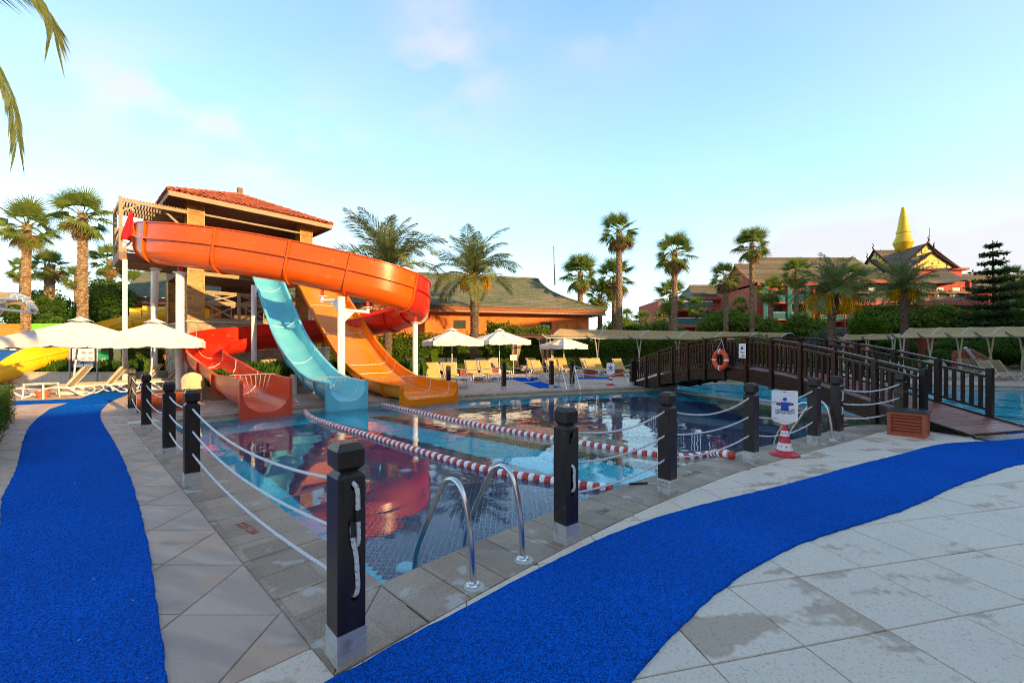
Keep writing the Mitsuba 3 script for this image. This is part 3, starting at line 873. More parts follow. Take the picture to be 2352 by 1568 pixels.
# ------------------------------------------------------------------ warning cones with the swimmer sign
def cone_sign(x, y, ang, label):
    k = thing('warning_cone', label, 'warning cone', None)
    P = lambda name, m, mt, sm=False: put(k, name, move(m, (x, y, 0), ang), mt, smooth=sm)
    o = lambda r, sq=.0: np.array([[r * math.cos(a), r * math.sin(a)] for a in np.radians(np.arange(8) * 45 + 22.5)])
    R = lambda r, z: np.c_[o(r), np.full(8, z)]
    P('base', loft([R(.205, .004), R(.205, .03), R(.17, .052), R(.12, .06)], True, True), 'cone_red')
    prof = [(.118, .06), (.110, .085), (.084, .20), (.062, .30), (.046, .385), (.033, .47)]
    for i, mt in enumerate(('cone_red', 'cone_white', 'cone_red', 'cone_white', 'cone_red')):
        (r0, z0), (r1, z1) = prof[i], prof[i + 1]
        P('band', loft([R(r0, z0 + .001), R(r1, z1 - .001)], True, True), mt)
    for (rz_, z, rr) in ((.1, .145, .013), (.056, .345, .010)):
        for a in np.radians(np.arange(8) * 45 + 45):
            rr0 = np.interp(z, [q[1] for q in prof], [q[0] for q in prof]) * math.cos(math.radians(22.5)) + .0006
            d = lathe([(rr, 0), (rr, .0012)], 12)
            v = d[0]; v = np.c_[v[:, 2], v[:, 0], v[:, 1]]
            put(k, 'spot', move(move((v, d[1]), (rr0, 0, z), 0), (x, y, 0), a + ang) if False else move((move((v, d[1]), (rr0, 0, z))[0] @ np.array([[math.cos(a), math.sin(a), 0], [-math.sin(a), math.cos(a), 0], [0, 0, 1]]), d[1]), (x, y, 0), ang), 'sign_red')
    w, h = .174, .235
    rect = sbox(-w, .0, w, .47).buffer(-.02).buffer(.02)
    P('connector', upright(prism(Polygon([(-.165, 0), (.165, 0), (.02, -.055), (-.02, -.055)]), -.008, .008), (0, 0, .53)), 'sign_white')
    P('frame', upright(prism(rect.difference(rect.buffer(-.012)), -.012, .016), (0, 0, .53)), 'sign_white')
    P('panel', upright(prism(rect.buffer(-.010), -.010, .010), (0, 0, .53)), 'sign_white')
    fig = [(Point(0, .335).buffer(.028), 'sign_blue'), (unary_union([sbox(-.048, .165, .048, .29), LineString([(-.1, .262), (.1, .262)]).buffer(.016)]).buffer(.004), 'sign_blue')]
    for (pl, mt) in fig:
        P('symbol', upright(prism(pl, .0102, .0114), (0, 0, .53)), mt)
    for sx in (-1, 1):
        P('symbol', upright(prism(sbox(sx * .072 - .013, .236, sx * .072 + .013, .288), .0102, .0122), (0, 0, .53)), 'sign_red')
    for j in range(3):
        t = np.linspace(-.125, .125, 40)
        P('symbol', upright(prism(LineString(np.c_[t, .172 - j * .026 + .010 * np.sin(t * 75)]).buffer(.0048), .0106, .0130), (0, 0, .53)), 'sign_navy')
    P('slot', upright(prism(sbox(-.022, .442, .022, .452), .0102, .0112), (0, 0, .53)), 'tape_black')


q = gnd(1807, 1047)
cone_sign(q[0], q[1] + .05, math.radians(-18), 'red and white warning cone with a swimmer sign in the right foreground')
q = gnd(1402.5, 884)
cone_sign(q[0], q[1], math.radians(-6), 'distant red and white warning cone with a swimmer sign by the far bridge foot')

# ------------------------------------------------------------------ louvred wooden boxes
def louvre_box(c, w, d, h, ang, label, slats=6, top=True, group='louvred wooden boxes round the pool', parts=True):
    k = thing('louvred_box', label, 'wooden box', group)
    P = lambda name, m, mt: put(k, name, move(m, (c[0], c[1], 0), ang), mt)
    x, y = w / 2, d / 2
    P('core', box(-x + .12, x - .12, -y + .12, y - .12, .01, h - .03), 'red_wood_shaded')  # core painted darker, so the gaps between slats look shaded
    f = .055
    for sx in (-1, 1):
        for sy in (-1, 1):
            P('corner_post', box(*sorted((sx * x, sx * (x - f))), *sorted((sy * y, sy * (y - f))), 0, h - .02), 'red_wood')
    for (z0, z1) in ((.0, .05), (h - .075, h - .02)):
        for sy in (-1, 1):
            P('rail', box(-x + f, x - f, *sorted((sy * (y - .002), sy * (y - .035))), z0 + .001, z1), 'red_wood')
        for sx in (-1, 1):
            P('rail', box(*sorted((sx * (x - .002), sx * (x - .035))), -y + f, y - f, z0 + .001, z1), 'red_wood')
    zz = np.linspace(.05, h - .075, slats + 1)
    for a, b in zip(zz[:-1], zz[1:]):
        b = a + (b - a) * .80
        for sy in (-1, 1):
            P('slat', vf([[px_, sy * py_, pz_] for px_ in (-x + f, x - f) for (py_, pz_) in ((y - .006, a + .004), (y - .020, a + .000), (y - .062, b), (y - .050, b + .006))], [[0, 1, 2, 3], [4, 7, 6, 5], [0, 4, 5, 1], [1, 5, 6, 2], [2, 6, 7, 3], [3, 7, 4, 0]]), 'red_wood' if sy < 0 else 'red_wood_shaded')  # rear slats share the core's painted-in shade colour
        for sx in (-1, 1):
            P('slat', vf([[sx * px_, py_, pz_] for py_ in (-y + f, y - f) for (px_, pz_) in ((x - .006, a + .004), (x - .020, a + .000), (x - .062, b), (x - .050, b + .006))], [[0, 1, 2, 3], [4, 7, 6, 5], [0, 4, 5, 1], [1, 5, 6, 2], [2, 6, 7, 3], [3, 7, 4, 0]]), 'red_wood')
    if top:
        P('lid', chbox(w + .05, d + .05, .028, .004, (0, 0, h - .019)), 'black_top')


A, B, C_ = gnd(2042, 998)[:2], gnd(2127, 1008)[:2], gnd(2159, 1001)[:2]
bw = B - A; ang = math.atan2(bw[1], bw[0])
nb = np.array([-math.sin(ang), math.cos(ang)])
louvre_box(B - bw / np.linalg.norm(bw) * .27 + nb * .27, .54, .54, .475, ang, 'red brown louvred box with black lid beside the foot of the bridge')
louvre_box((-9.3, 11.35), 1.0, .6, .52, math.radians(30), 'red brown louvred box behind the far end of the left post row', slats=7)
louvre_box(gnd(1354, 866)[:2] + [0, .25], .6, .5, .42, .15, 'bright red louvred box left of the far warning cone', slats=5)
louvre_box(gnd(1419, 865)[:2] + [0, .25], .6, .5, .42, .1, 'bright red louvred box right of the far warning cone', slats=5)
louvre_box(gnd(1066, 863)[:2] + [0, .25], .6, .5, .42, .3, 'small red louvred box between loungers behind the orange slide', slats=5)
louvre_box(gnd(1133, 862)[:2] + [0, .25], .55, .5, .42, .3, 'small red louvred box right of the paired loungers by the palm', slats=5)

# ------------------------------------------------------------------ the arched footbridge
BN, BL, BW2 = np.array([8.45, 7.81]), 12.0, 1.9
bdir, blat = np.array([-.256, .967]), np.array([.967, .256])
def deck_z(q):
    q = np.asarray(q, float)
    return np.where(q < .0, .0, 1.0 * np.sin(np.pi * np.clip((q + .15) / 12.15, 0, 1)) ** 1.15) + .02


def bpt(q, s, z):
    return np.array([*(BN + bdir * q + blat * s), z])


bridge = thing('footbridge', 'arched dark brown timber footbridge with red brown plank deck over the pool', 'bridge')
nq = 97
for i in range(nq):
    q0_, q1_ = -.05 + i * .1255, -.05 + (i + 1) * .1255 - .007
    if i == 0:
        continue
    z0, z1 = float(deck_z(q0_)), float(deck_z(q1_))
    v = [bpt(q, s, z + dz) for (q, z) in ((q0_, z0), (q1_, z1)) for s in (.05, BW2 - .05) for dz in (-.03, 0)]
    put(bridge, 'plank', vf(v, [[0, 1, 3, 2], [4, 6, 7, 5], [0, 4, 5, 1], [2, 3, 7, 6], [0, 2, 6, 4], [1, 5, 7, 3]]), 'deck_wood')
put(bridge, 'threshold', vf([bpt(q, s, z) for (q, zz) in ((-.42, (.002, .006)), (-.05, (.002, .035))) for s in (-.05, BW2 + .05) for z in zz], [[0, 1, 3, 2], [4, 6, 7, 5], [0, 4, 5, 1], [2, 3, 7, 6], [0, 2, 6, 4], [1, 5, 7, 3]]), 'bridge_wood')
qs = np.linspace(-.05, 12.0, 60)
for s in (.0, BW2):                     # side beams of four boards each
    for j in range(4):
        r = []
        for q in qs:
            dep = .42 * min(1, max(.12, (q + .05) / 1.6), max(.25, (12.0 - q) / 1.0))
            zt = float(deck_z(q)) + .035 - dep * j / 4; zb = float(deck_z(q)) + .035 - dep * (j + 1) / 4 + .007
            zt, zb = max(zt, .004), max(zb, .001)
            o = .0 if j % 2 else .006
            sg = -1 if s == 0 else 1
            r.append([bpt(q, s + sg * (.022 + o), zt), bpt(q, s + sg * (.022 + o), zb), bpt(q, s - sg * .022, zb), bpt(q, s - sg * .022, zt)])
        put(bridge, 'side_board', loft(r, True, True), 'bridge_wood')
put(bridge, 'underside', loft([[bpt(q, .06, float(deck_z(q)) - .05), bpt(q, BW2 - .06, float(deck_z(q)) - .05), bpt(q, BW2 - .06, float(deck_z(q)) - .12), bpt(q, .06, float(deck_z(q)) - .12)] for q in qs[3:-2]], True, True), 'bridge_wood')
pq = [.72 + i * .8985 for i in range(13)]
lo, hi = .14, .72
def rail_z(q):
    return float(deck_z(q)) + .98
for side, s in ((0, -.03), (1, BW2 + .03)):
    for i, q in enumerate(pq):
        zt = rail_z(q) + (.03 if 0 < i < 12 else .06)
        z0 = max(.0, float(deck_z(q)) - .42) if 0 < i < 12 else 0
        put(bridge, 'post', beam(bpt(q, s, z0), bpt(q, s, zt), .10, .10, up=(-bdir[0], -bdir[1], 0)), 'bridge_wood')
    qq = np.linspace(pq[0], pq[-1], 60)
    for (dz, hh, ww, nm) in ((.98, .05, .115, 'handrail'), (.84, .055, .045, 'upper_rail'), (.15, .055, .045, 'lower_rail')):
        r = []
        for q in qq:
            z = float(deck_z(q)) + dz
            r.append([bpt(q, s - ww / 2, z - hh / 2), bpt(q, s + ww / 2, z - hh / 2), bpt(q, s + ww / 2, z + hh / 2), bpt(q, s - ww / 2, z + hh / 2)])
        put(bridge, nm, loft(r, True, True), 'bridge_wood')
    for a, b in zip(pq[:-1], pq[1:]):
        for t in np.arange(1, 6) / 6.0:
            q = a + (b - a) * t
            z = float(deck_z(q))
            put(bridge, 'baluster', beam(bpt(q, s, z + .15), bpt(q, s, z + .84), .042, .06, up=(-bdir[0], -bdir[1], 0)), 'bridge_wood')

# lifebuoy hung on the outer side, and a small notice beside it
def lifebuoy():
    q = 6.14
    c = bpt(q, -.16, 1.28)
    k = thing('lifebuoy', 'orange lifebuoy with white bands hanging on the side of the bridge', 'lifebuoy')
    R, r = .265, .085
    ex, ez, en = np.array([*bdir, 0]) * -1, np.array([0, 0, 1.0]), np.array([*blat, 0])
    def arc(a0, a1, rr, n):
        a = np.linspace(a0, a1, n)
        return loft([np.array([c + (R + rr * math.cos(b)) * (math.cos(t) * ex + math.sin(t) * ez) + rr * .8 * math.sin(b) * en for b in np.arange(14) * 2 * np.pi / 14]) for t in a], True, True)
    put(k, 'ring', arc(0, 2 * np.pi, r, 49), 'buoy_orange', smooth=60)
    for j in range(4):
        a = j * np.pi / 2
        put(k, 'band', arc(a - .09, a + .09, r + .003, 5), 'reflective_band', smooth=60)
    top = c + (R + r) * ez * .7
    nail = bpt(q, -.10, 1.93)
    put(k, 'cord', cat([tube([nail, c + .26 * ez * .9 + ex * .2 * sx + [0, 0, .02]], .006, 5) for sx in (-1, 1)]), 'cord_white')
lifebuoy()
mat('notice_ink', (.25, .12, .14), .6, .2)
k = thing('notice_board', 'small white notice fixed to the bridge railing right of the lifebuoy', 'notice')
for nm, u0, u1, z0, z1, o, mt in (('panel', -.135, .135, 1.36, 1.80, .0, 'sign_white'), ('mark', -.03, .05, 1.62, 1.70, -.006, 'sign_navy'), ('mark', -.09, .02, 1.41, 1.45, -.006, 'notice_ink'), ('mark', -.09, .08, 1.54, 1.553, -.006, 'notice_ink'), ('mark', -.09, .08, 1.515, 1.528, -.006, 'notice_ink')):
    q = 5.28
    v = [bpt(q + u, -.105 + o + d, z) for u in (u0, u1) for d in (-.006, 0) for z in (z0, z1)]
    put(k, nm, vf(v, BOXF), mt)
tied_cord(RP[5], ra[5], (.80, .77), 'thin brown wire tying the post behind the box to the bridge rail', 'cord_rust', .003, .01)
# ------------------------------------------------------------------ materials of the slides and their tower
def gel(base, fade, k):
    def f(p, n, uv):
        w = smoothstep(.35, .80, noise(p.x * 1.7 + k, p.y * 1.7, p.z * 1.7))
        scuff = smoothstep(.80, .92, noise(p.x * 8, p.y * 8, p.z * 5 + k))
        return mix(mix(base, fade, w * .5), [min(1, c * .8 + .12) for c in base], scuff * .35)
    return proc(f)


mat('flume_red', gel((.62, .088, .004), (.65, .11, .006), 1), .24, .35, clearcoat=.12, clearcoat_gloss=.9)
mat('flume_crimson', gel((.52, .020, .006), (.54, .030, .009), 2), .24, .35, clearcoat=.12, clearcoat_gloss=.9)
mat('flume_faded', gel((.54, .060, .026), (.58, .10, .055), 6), .28, .5, clearcoat=.2, clearcoat_gloss=.8)
mat('flume_red_edge', (.52, .040, .016), .3, .5)
mat('slide_blue', gel((.115, .46, .57), (.20, .56, .63), 5), .24, .5, clearcoat=.3, clearcoat_gloss=.9)
mat('slide_orange', gel((.70, .185, .003), (.73, .235, .008), 9), .24, .4, clearcoat=.15, clearcoat_gloss=.9)
mat('slide_yellow', gel((.78, .47, .008), (.80, .53, .03), 3), .22, .5, clearcoat=.3)
mat('slide_green', gel((.16, .50, .03), (.22, .55, .06), 4), .22, .5)
mat('slide_deep_green', gel((.015, .28, .09), (.03, .33, .12), 4), .22, .5)
mat('slide_deep_blue', gel((.010, .09, .40), (.02, .13, .45), 6), .22, .5)
mat('slide_tangerine', gel((.75, .19, .012), (.78, .24, .03), 7), .22, .5)
mat('slide_grey', (.42, .43, .44), .3, .5)
mat('seam_white', (.72, .72, .70), .6, .3)
mat('white_steel', proc(lambda p, n, uv: mix((.72, .72, .71), (.60, .59, .56), smoothstep(.55, .8, fbm(p.x * 4, p.y * 4, p.z * 2.5, 4)))), .38, .5)
mat('galvanised', (.34, .34, .34), .45, .5, metallic=.6)


def siding(p, n, uv):
    r = cell_rand(dr.floor(p.z / .1), 2, 2)
    g = fbm((p.x + p.y) * 2.0, (p.x - p.y) * 2.0, p.z * 40, 4)
    k = smoothstep(.76, .83, noise((p.x - p.y) * 4 + r * 9, (p.x + p.y) * 4, dr.floor(p.z / .1)))
    return mix(mix((.33, .150, .028), (.49, .250, .062), g), (.20, .085, .025), k * .7) * (.80 + .4 * r)


mat('siding', proc(siding), .45, .4)
mat('weathered_beam', proc(lambda p, n, uv: mix((.23, .165, .10), (.42, .31, .19), fbm((p.x + p.y) * 3, (p.x - p.y) * 3, p.z * 26, 4))), .6, .3)
mat('dark_lining', proc(lambda p, n, uv: mix((.12, .055, .035), (.20, .095, .06), fbm(p.x * 3, p.y * 18, p.z * 18, 3))), .6, .3)
mat('brown_fascia', proc(lambda p, n, uv: mix((.12, .055, .035), (.20, .095, .06), fbm((p.x + p.y) * 2, p.z * 2, p.z * 30, 3))), .5, .3)
mat('terracotta', proc(lambda p, n, uv: mix(mix((.38, .095, .045), (.52, .16, .08), cell_rand(dr.floor((p.x + p.y) * 3.1), dr.floor(p.z * 6), 3)), (.20, .085, .06), smoothstep(.55, .75, fbm(p.x * 5, p.y * 5, p.z * 5, 4)) * .6)), .6, .3)
mat('wall_stone', proc(lambda p, n, uv: mix(mix((.33, .255, .165), (.46, .37, .25), cell_rand(dr.floor(p.x * 2.9), dr.floor(p.y * 2.9), dr.floor(p.z * 3.1))), (.20, .17, .135), smoothstep(.5, .75, fbm(p.x * 6, p.y * 6, p.z * 6, 4)) * .7)), .85, .2, bump=lambda p, n, uv: fbm(p.x * 18, p.y * 18, p.z * 18, 4), bscale=.02)
mat('mortar', (.30, .27, .22), .9, .1)
mat('planter_stone', proc(lambda p, n, uv: mix((.40, .35, .28), (.55, .49, .40), fbm(p.x * 3, p.y * 3, p.z * 6, 5)) * (1 - .35 * smoothstep(.58, .75, fbm(p.x * 2 + 5, p.y * 2, p.z * 3, 4)))), .7, .3)
mat('grey_planter', proc(lambda p, n, uv: mix((.25, .235, .21), (.37, .345, .31), fbm(p.x * 3, p.y * 3, p.z * 8, 5)) * (1 - .4 * smoothstep(.58, .75, fbm(p.x * 2 + 5, p.y * 2, p.z * 3, 4)))), .7, .3)
mat('flag_red', (.62, .012, .02), .7, .2)
mat('lamp_teal', (.02, .09, .10), .3, .5)

# ------------------------------------------------------------------ chutes: a trough swept along a path
def u_profile(w, hl, hr, r, n=9, flat=False):
    """Inner profile (across, up) from the left rim to the right rim; w = half width."""
    a = np.linspace(np.pi, 1.5 * np.pi, n)
    L = [(-w, hl)] + [(-w + r + r * math.cos(x), r + r * math.sin(x)) for x in a]
    b = np.linspace(1.5 * np.pi, 2 * np.pi, n)
    R = [(w - r + r * math.cos(x), r + r * math.sin(x)) for x in b] + [(w, hr)]
    p = np.array(L + R)
    p[0, 1] = max(hl, r + .02); p[-1, 1] = max(hr, r + .02)
    return p


def trough(path, prof, th=.025, lip=.07, liph=.03):
    """path (N,3): the lowest line; prof(i) -> inner profile at station i. Returns the closed shell, and a function for points on it."""
    N = len(path)
    t = np.gradient(path, axis=0); t /= np.linalg.norm(t, axis=1, keepdims=True)
    a = np.cross(t, [0, 0, 1.0]); a /= np.linalg.norm(a, axis=1, keepdims=True)
    n = np.cross(a, t)
    rings, outs = [], []
    for i in range(N):
        p = prof(i)
        d = np.gradient(p, axis=0); d /= np.linalg.norm(d, axis=1, keepdims=True) + 1e-9
        o = np.c_[d[:, 1], -d[:, 0]] * th
        q = p + o
        q[0] = (p[0, 0] - th, p[0, 1] - liph); q[-1] = (p[-1, 0] + th, p[-1, 1] - liph)
        ring = np.vstack([p, [(p[-1, 0] + lip, p[-1, 1] + .002)], [(p[-1, 0] + lip, p[-1, 1] - liph)], q[::-1], [(p[0, 0] - lip, p[0, 1] - liph)], [(p[0, 0] - lip, p[0, 1] + .002)]])
        rings.append(path[i] + ring[:, :1] * a[i] + ring[:, 1:] * n[i])
        outs.append((path[i], a[i], n[i], q, p, t[i]))
    v, f = loft(rings, True, False)
    m, M = len(p), len(ring)
    o_ = [j for j in range(m)] + [m, m + 1]                     # inner points and the right lip, matched with the outer points
    cap = []
    for j in range(m - 1):
        a_, b_, c_, d_ = j, j + 1, 2 * m + 1 - j - 1 + 0, 2 * m + 1 - j
        cap += [[a_, b_, c_], [a_, c_, d_]]
    cap += [[m - 1, m, m + 1], [m - 1, m + 1, m + 2], [0, 2 * m + 1, 2 * m + 2], [0, 2 * m + 2, 2 * m + 3]]
    cap = np.array(cap)
    return (v, np.vstack([f, cap[:, ::-1], cap + (N - 1) * M])), outs


def joint(outs, i, th=.03, out=.075):
    """A bolted flange round the outside of the trough at station i."""
    o, a, n, q, p, t = outs[i]
    d = np.gradient(q, axis=0); d /= np.linalg.norm(d, axis=1, keepdims=True) + 1e-9
    e = q + np.c_[d[:, 1], -d[:, 0]] * out
    P = lambda s, k: o + s[:, :1] * a + s[:, 1:] * n + t * k
    return cat([loft([P(q, -th), P(e, -th), P(e, th), P(q, th)], False)])


def seam(outs, i, r=.009):
    o, a, n, q, p, t = outs[i]
    d = np.gradient(p, axis=0); d /= np.linalg.norm(d, axis=1, keepdims=True) + 1e-9
    c = p + np.c_[-d[:, 1], d[:, 0]] * .006
    pts = o + c[:, :1] * a + c[:, 1:] * n
    return tube(pts, r, 5)


def pchip(ts, vs, x):
    from scipy.interpolate import PchipInterpolator
    return PchipInterpolator(ts, vs)(x)


# the red flume: one and a quarter left-hand turns from the platform to the pool
FL_PTS = [(-14.99, 17.60, 5.50), (-14.25, 16.85, 5.18), (-13.2, 16.05, 4.84), (-11.7, 15.62, 4.62), (-9.6, 15.55, 4.32), (-7.6, 15.6, 3.96), (-6.0, 15.8, 3.62), (-4.75, 16.35, 3.30),
          (-4.05, 17.4, 3.02), (-4.35, 18.75, 2.76), (-5.5, 19.9, 2.50), (-7.5, 20.5, 2.18), (-9.5, 20.0, 1.86), (-10.95, 19.15, 1.64), (-11.85, 18.3, 1.44), (-12.1, 17.3, 1.26), (-11.7, 16.25, 1.06),
          (-11.0, 15.3, .84), (-9.75, 14.15, .56), (-8.4, 12.9, .25), (-7.35, 11.95, .06), (-6.45, 11.13, .0)]
N_F = 230
fp = spline(FL_PTS, N_F)
fs = np.r_[0, np.cumsum(np.linalg.norm(np.diff(fp[:, :2], axis=0), axis=1))]
cps = np.r_[0, np.cumsum(np.linalg.norm(np.diff(np.array(FL_PTS)[:, :2], axis=0), axis=1))] * fs[-1] / np.sum(np.linalg.norm(np.diff(np.array(FL_PTS)[:, :2], axis=0), axis=1))
right_h = pchip(cps, [.55, 1.30, 1.45, 1.45, 1.45, 1.45, 1.45, 1.45, 1.45, 1.42, 1.30, 1.18, 1.14, 1.12, 1.12, 1.10, 1.02, .70, .66, .68, .84, .86], fs)
left_h = pchip(cps, [.60, .60, .60, .60, .60, .60, .60, .60, .60, .62, .80, .82, .62, .60, .60, .60, .60, .64, .66, .70, .84, .86], fs)
flume = thing('flume_slide', 'red orange spiral flume slide curling from the tower platform down to the pool', 'water slide')
sh, fo = trough(fp, lambda i: u_profile(.53, left_h[i], right_h[i], .46))
cut = [0] + [int(np.argmin(abs(fs - s))) for s in (11.55, 25.3)] + [N_F - 1]
for (i0, i1), mt_, lb in zip(zip(cut[:-1], cut[1:]), ('flume_red', 'flume_crimson', 'flume_faded'), ('red orange upper run of the flume', 'deeper red lower run of the flume', 'faded red last stretch of the flume')):
    sh, _ = trough(fp[i0:i1 + 1], lambda i: u_profile(.53, left_h[i0 + i], right_h[i0 + i], .46))
    put(flume, 'chute', sh, mt_, smooth=38, label=lb)
# seam flange along the outer wall, where its upper panels sit on the trough
rg, rg2 = [], []
for i in range(0, 176):
    o, a, n, q, p, t = fo[i]
    hh = min(.84, right_h[i] - .06)
    (rg if i <= cut[1] else rg2).append([o + a * s + n * z for s, z in ((.552, hh - .022), (.64, hh - .022), (.64, hh + .022), (.552, hh + .022))])
put(flume, 'seam_flange', loft(rg, True, True), 'flume_red')
put(flume, 'seam_flange', loft(rg2, True, True), 'flume_crimson')
for s in (1.15, 2.2, 5.0, 7.55, 9.45, 11.55, 13.6, 15.4, 17.5, 19.7, 21.9, 23.7, 25.3, 27.3, 29.2):
    i = int(np.argmin(abs(fs - s)))
    put(flume, 'joint_flange', joint(fo, i), 'flume_red' if i <= cut[1] else 'flume_crimson' if i < cut[2] else 'flume_faded', smooth=30)
for s in (23.7, 25.3, 27.3, 29.6):
    i = int(np.argmin(abs(fs - s)))
    put(flume, 'seam_line', seam(fo, i), 'seam_white')


def mouth(k, c, tang, hw, ztop, zbot, ulow, material, r=.42, flatness=1.0):
    """The end plate under and beside the trough, facing the water. c: middle of the edge at water; tang: outward direction."""
    ang = math.atan2(tang[1], tang[0]) + math.pi / 2
    outer = sbox(-hw - .085, zbot, hw + .085, ztop).buffer(-.10).buffer(.10)
    inner = Polygon([(-hw, ztop + .3), *[(-hw + r + r * math.cos(a), ulow + r + r * math.sin(a)) for a in np.linspace(np.pi, 1.5 * np.pi, 10)], *[(hw - r + r * math.cos(a), ulow + r + r * math.sin(a)) for a in np.linspace(1.5 * np.pi, 2 * np.pi, 10)], (hw, ztop + .3)])
    pl = outer.difference(inner)
    m = [prism(pl, -.02, .10), prism(pl.buffer(-.018), .10, .122)]
    put(k, 'mouth', upright(cat(m), (c[0], c[1], 0), ang), material, smooth=30)


mouth(flume, fp[-1][:2] + .0, np.array([.68, -.733]), .53, .90, -.20, .0, 'flume_faded', r=.46)

# straight slides
WDIR = np.array([.68, -.733])
def straight(name, label, c, knots, hw, hwall, r, material, joints, seams, ztop):
    k = thing(name, label, 'water slide')
    ts, zs = np.array(knots).T
    s = np.linspace(ts[-1], 0, 120)
    z = pchip(ts, zs, s)
    path = np.c_[c[0] - WDIR[0] * s, c[1] - WDIR[1] * s, z]
    hh = np.full(120, hwall)
    sh, o = trough(path, lambda i: u_profile(hw, hh[i], hh[i], r), lip=.09, liph=.045)
    put(k, 'chute', sh, material, smooth=38)
    for j in joints:
        i = int(np.argmin(abs(s - j)))
        put(k, 'joint_flange', joint(o, i, .02, .06), material, smooth=30)
    for j in seams:
        i = int(np.argmin(abs(s - j)))
        put(k, 'seam_line', seam(o, i), 'seam_white')
    mouth(k, c, WDIR, hw, ztop, -.19, zs[0], material, r=r)
    return k, o, s


BLUE_C, ORNG_C = np.array([-4.87, 12.5]), np.array([-2.66, 13.72])
blue, bo, bs = straight('straight_slide', 'light blue straight slide from the tower to the pool', BLUE_C, [(0, .10), (1, .115), (2.2, .27), (3.5, .66), (4.7, 1.14), (5.9, 1.76), (7.4, 2.86), (9.06, 4.22), (10.3, 5.1), (11.0, 5.42), (11.7, 5.5)], .53, .58, .46, 'slide_blue', (1.1, 2.3, 4.2), (.35, 2.2, 4.6, 7.0, 9.0), .68)
orng, oo, os_ = straight('straight_slide', 'wide orange slide right of the light blue one, with a broad flat mouth', ORNG_C, [(0, .06), (1.5, .08), (2.5, .16), (3.43, .36), (4.4, .68), (5.27, 1.06), (7.1, 2.16), (8.7, 3.28), (10.4, 4.45), (11.5, 5.1), (12.2, 5.34), (12.9, 5.4)], .98, .46, .26, 'slide_orange', (1.3, 3.0, 6.6), (.3, 1.5, 4.3, 5.1, 7.4, 9.3), .50)
# low grilles that close the three slides
def grille(o, s, at_s, hw, zrim, label, n=6, drop=.42):
    i = int(np.argmin(abs(s - at_s)))
    c, a, nn, q, p, t = o[i]
    k = thing('slide_gate', label, 'gate', 'steel gates across the slide mouths')
    L, R = c + a * p[0, 0] * 1.06 + nn * (p[0, 1] + .03), c + a * p[-1, 0] * 1.06 + nn * (p[-1, 1] + .03)
    put(k, 'bar', rod(L, R, .013, 8), 'galvanised', smooth=True)
    tt = np.linspace(.10, .90, n)
    lows = [L + (R - L) * (.5 + (x - .5) * .55) + t * .16 + np.array([0, 0, -drop]) for x in tt]
    for x, lo in zip(tt, lows):
        put(k, 'rod', rod(L + (R - L) * x, lo, .008, 6), 'galvanised', smooth=True)
    put(k, 'lower_bar', rod(lows[0], lows[-1], .008, 6), 'galvanised', smooth=True)
sF = fs[-1] - fs
grille(fo, sF, 1.15, .53, .86, 'thin steel gate of hanging rods across the red flume mouth', 8, .52)
grille(bo, bs, 1.3, .53, .6, 'thin steel gate of hanging rods across the blue slide mouth', 7, .40)
grille(oo, os_, 2.3, .98, .5, 'long thin steel gate of hanging rods across the orange slide mouth', 11, .30)

# ------------------------------------------------------------------ white steel supports
def support(x, y, z0, r, label, flange=True, block=False, arms=()):
    k = thing('steel_support', label, 'support column', 'white steel columns under the slides')
    put(k, 'column', tube([(x, y, 0), (x, y, z0)], r, 20), 'white_steel', smooth=35)
    if flange:
        put(k, 'cap_plate', lathe([(r * 1.7, z0), (r * 1.7, z0 + .02)], 16, (x, y, 0)), 'white_steel')
        put(k, 'bracket', tube([(x, y, z0 + .02), (x, y, z0 + .24)], r * .55, 10), 'flume_red_edge')
    if block:
        put(k, 'foot', chbox(.42, .42, .36, .01, (x, y, 0), .5), 'white_steel')
    for (ex, ey, ez) in arms:
        ez = fp[np.argmin(np.hypot(fp[:130, 0] - ex, fp[:130, 1] - ey)), 2] - .31
        a = np.array([x, y, ez - .14]); b = np.array([ex, ey, ez - .14])
        put(k, 'arm', tube([a, b], r * .45, 12), 'white_steel', smooth=35)
        put(k, 'arm_post', tube([b - [0, 0, r * .45], b + [0, 0, .16]], r * .45, 12), 'white_steel', smooth=35)
        d = (b - a) / np.linalg.norm(b - a)
        put(k, 'gusset', vf([*(a + d * r * .9 + s * np.array([-d[1], d[0], 0]) + [0, 0, z] for s in (-.012, .012) for z in (-.05, -.42)), *(a + d * (r + .36) + s * np.array([-d[1], d[0], 0]) + [0, 0, -.05] for s in (-.012, .012))], [[0, 2, 5], [0, 5, 4], [0, 4, 1], [2, 3, 5], [1, 4, 5], [1, 5, 3], [0, 1, 3], [0, 3, 2]]), 'white_steel')
        put(k, 'arm_plate', lathe([(.17, ez + .02), (.17, ez + .04)], 14, (ex, ey, 0)), 'white_steel')
        put(k, 'bracket', tube([(ex, ey, ez + .04), (ex, ey, ez + .33)], .06, 10), 'flume_red_edge')
    return k


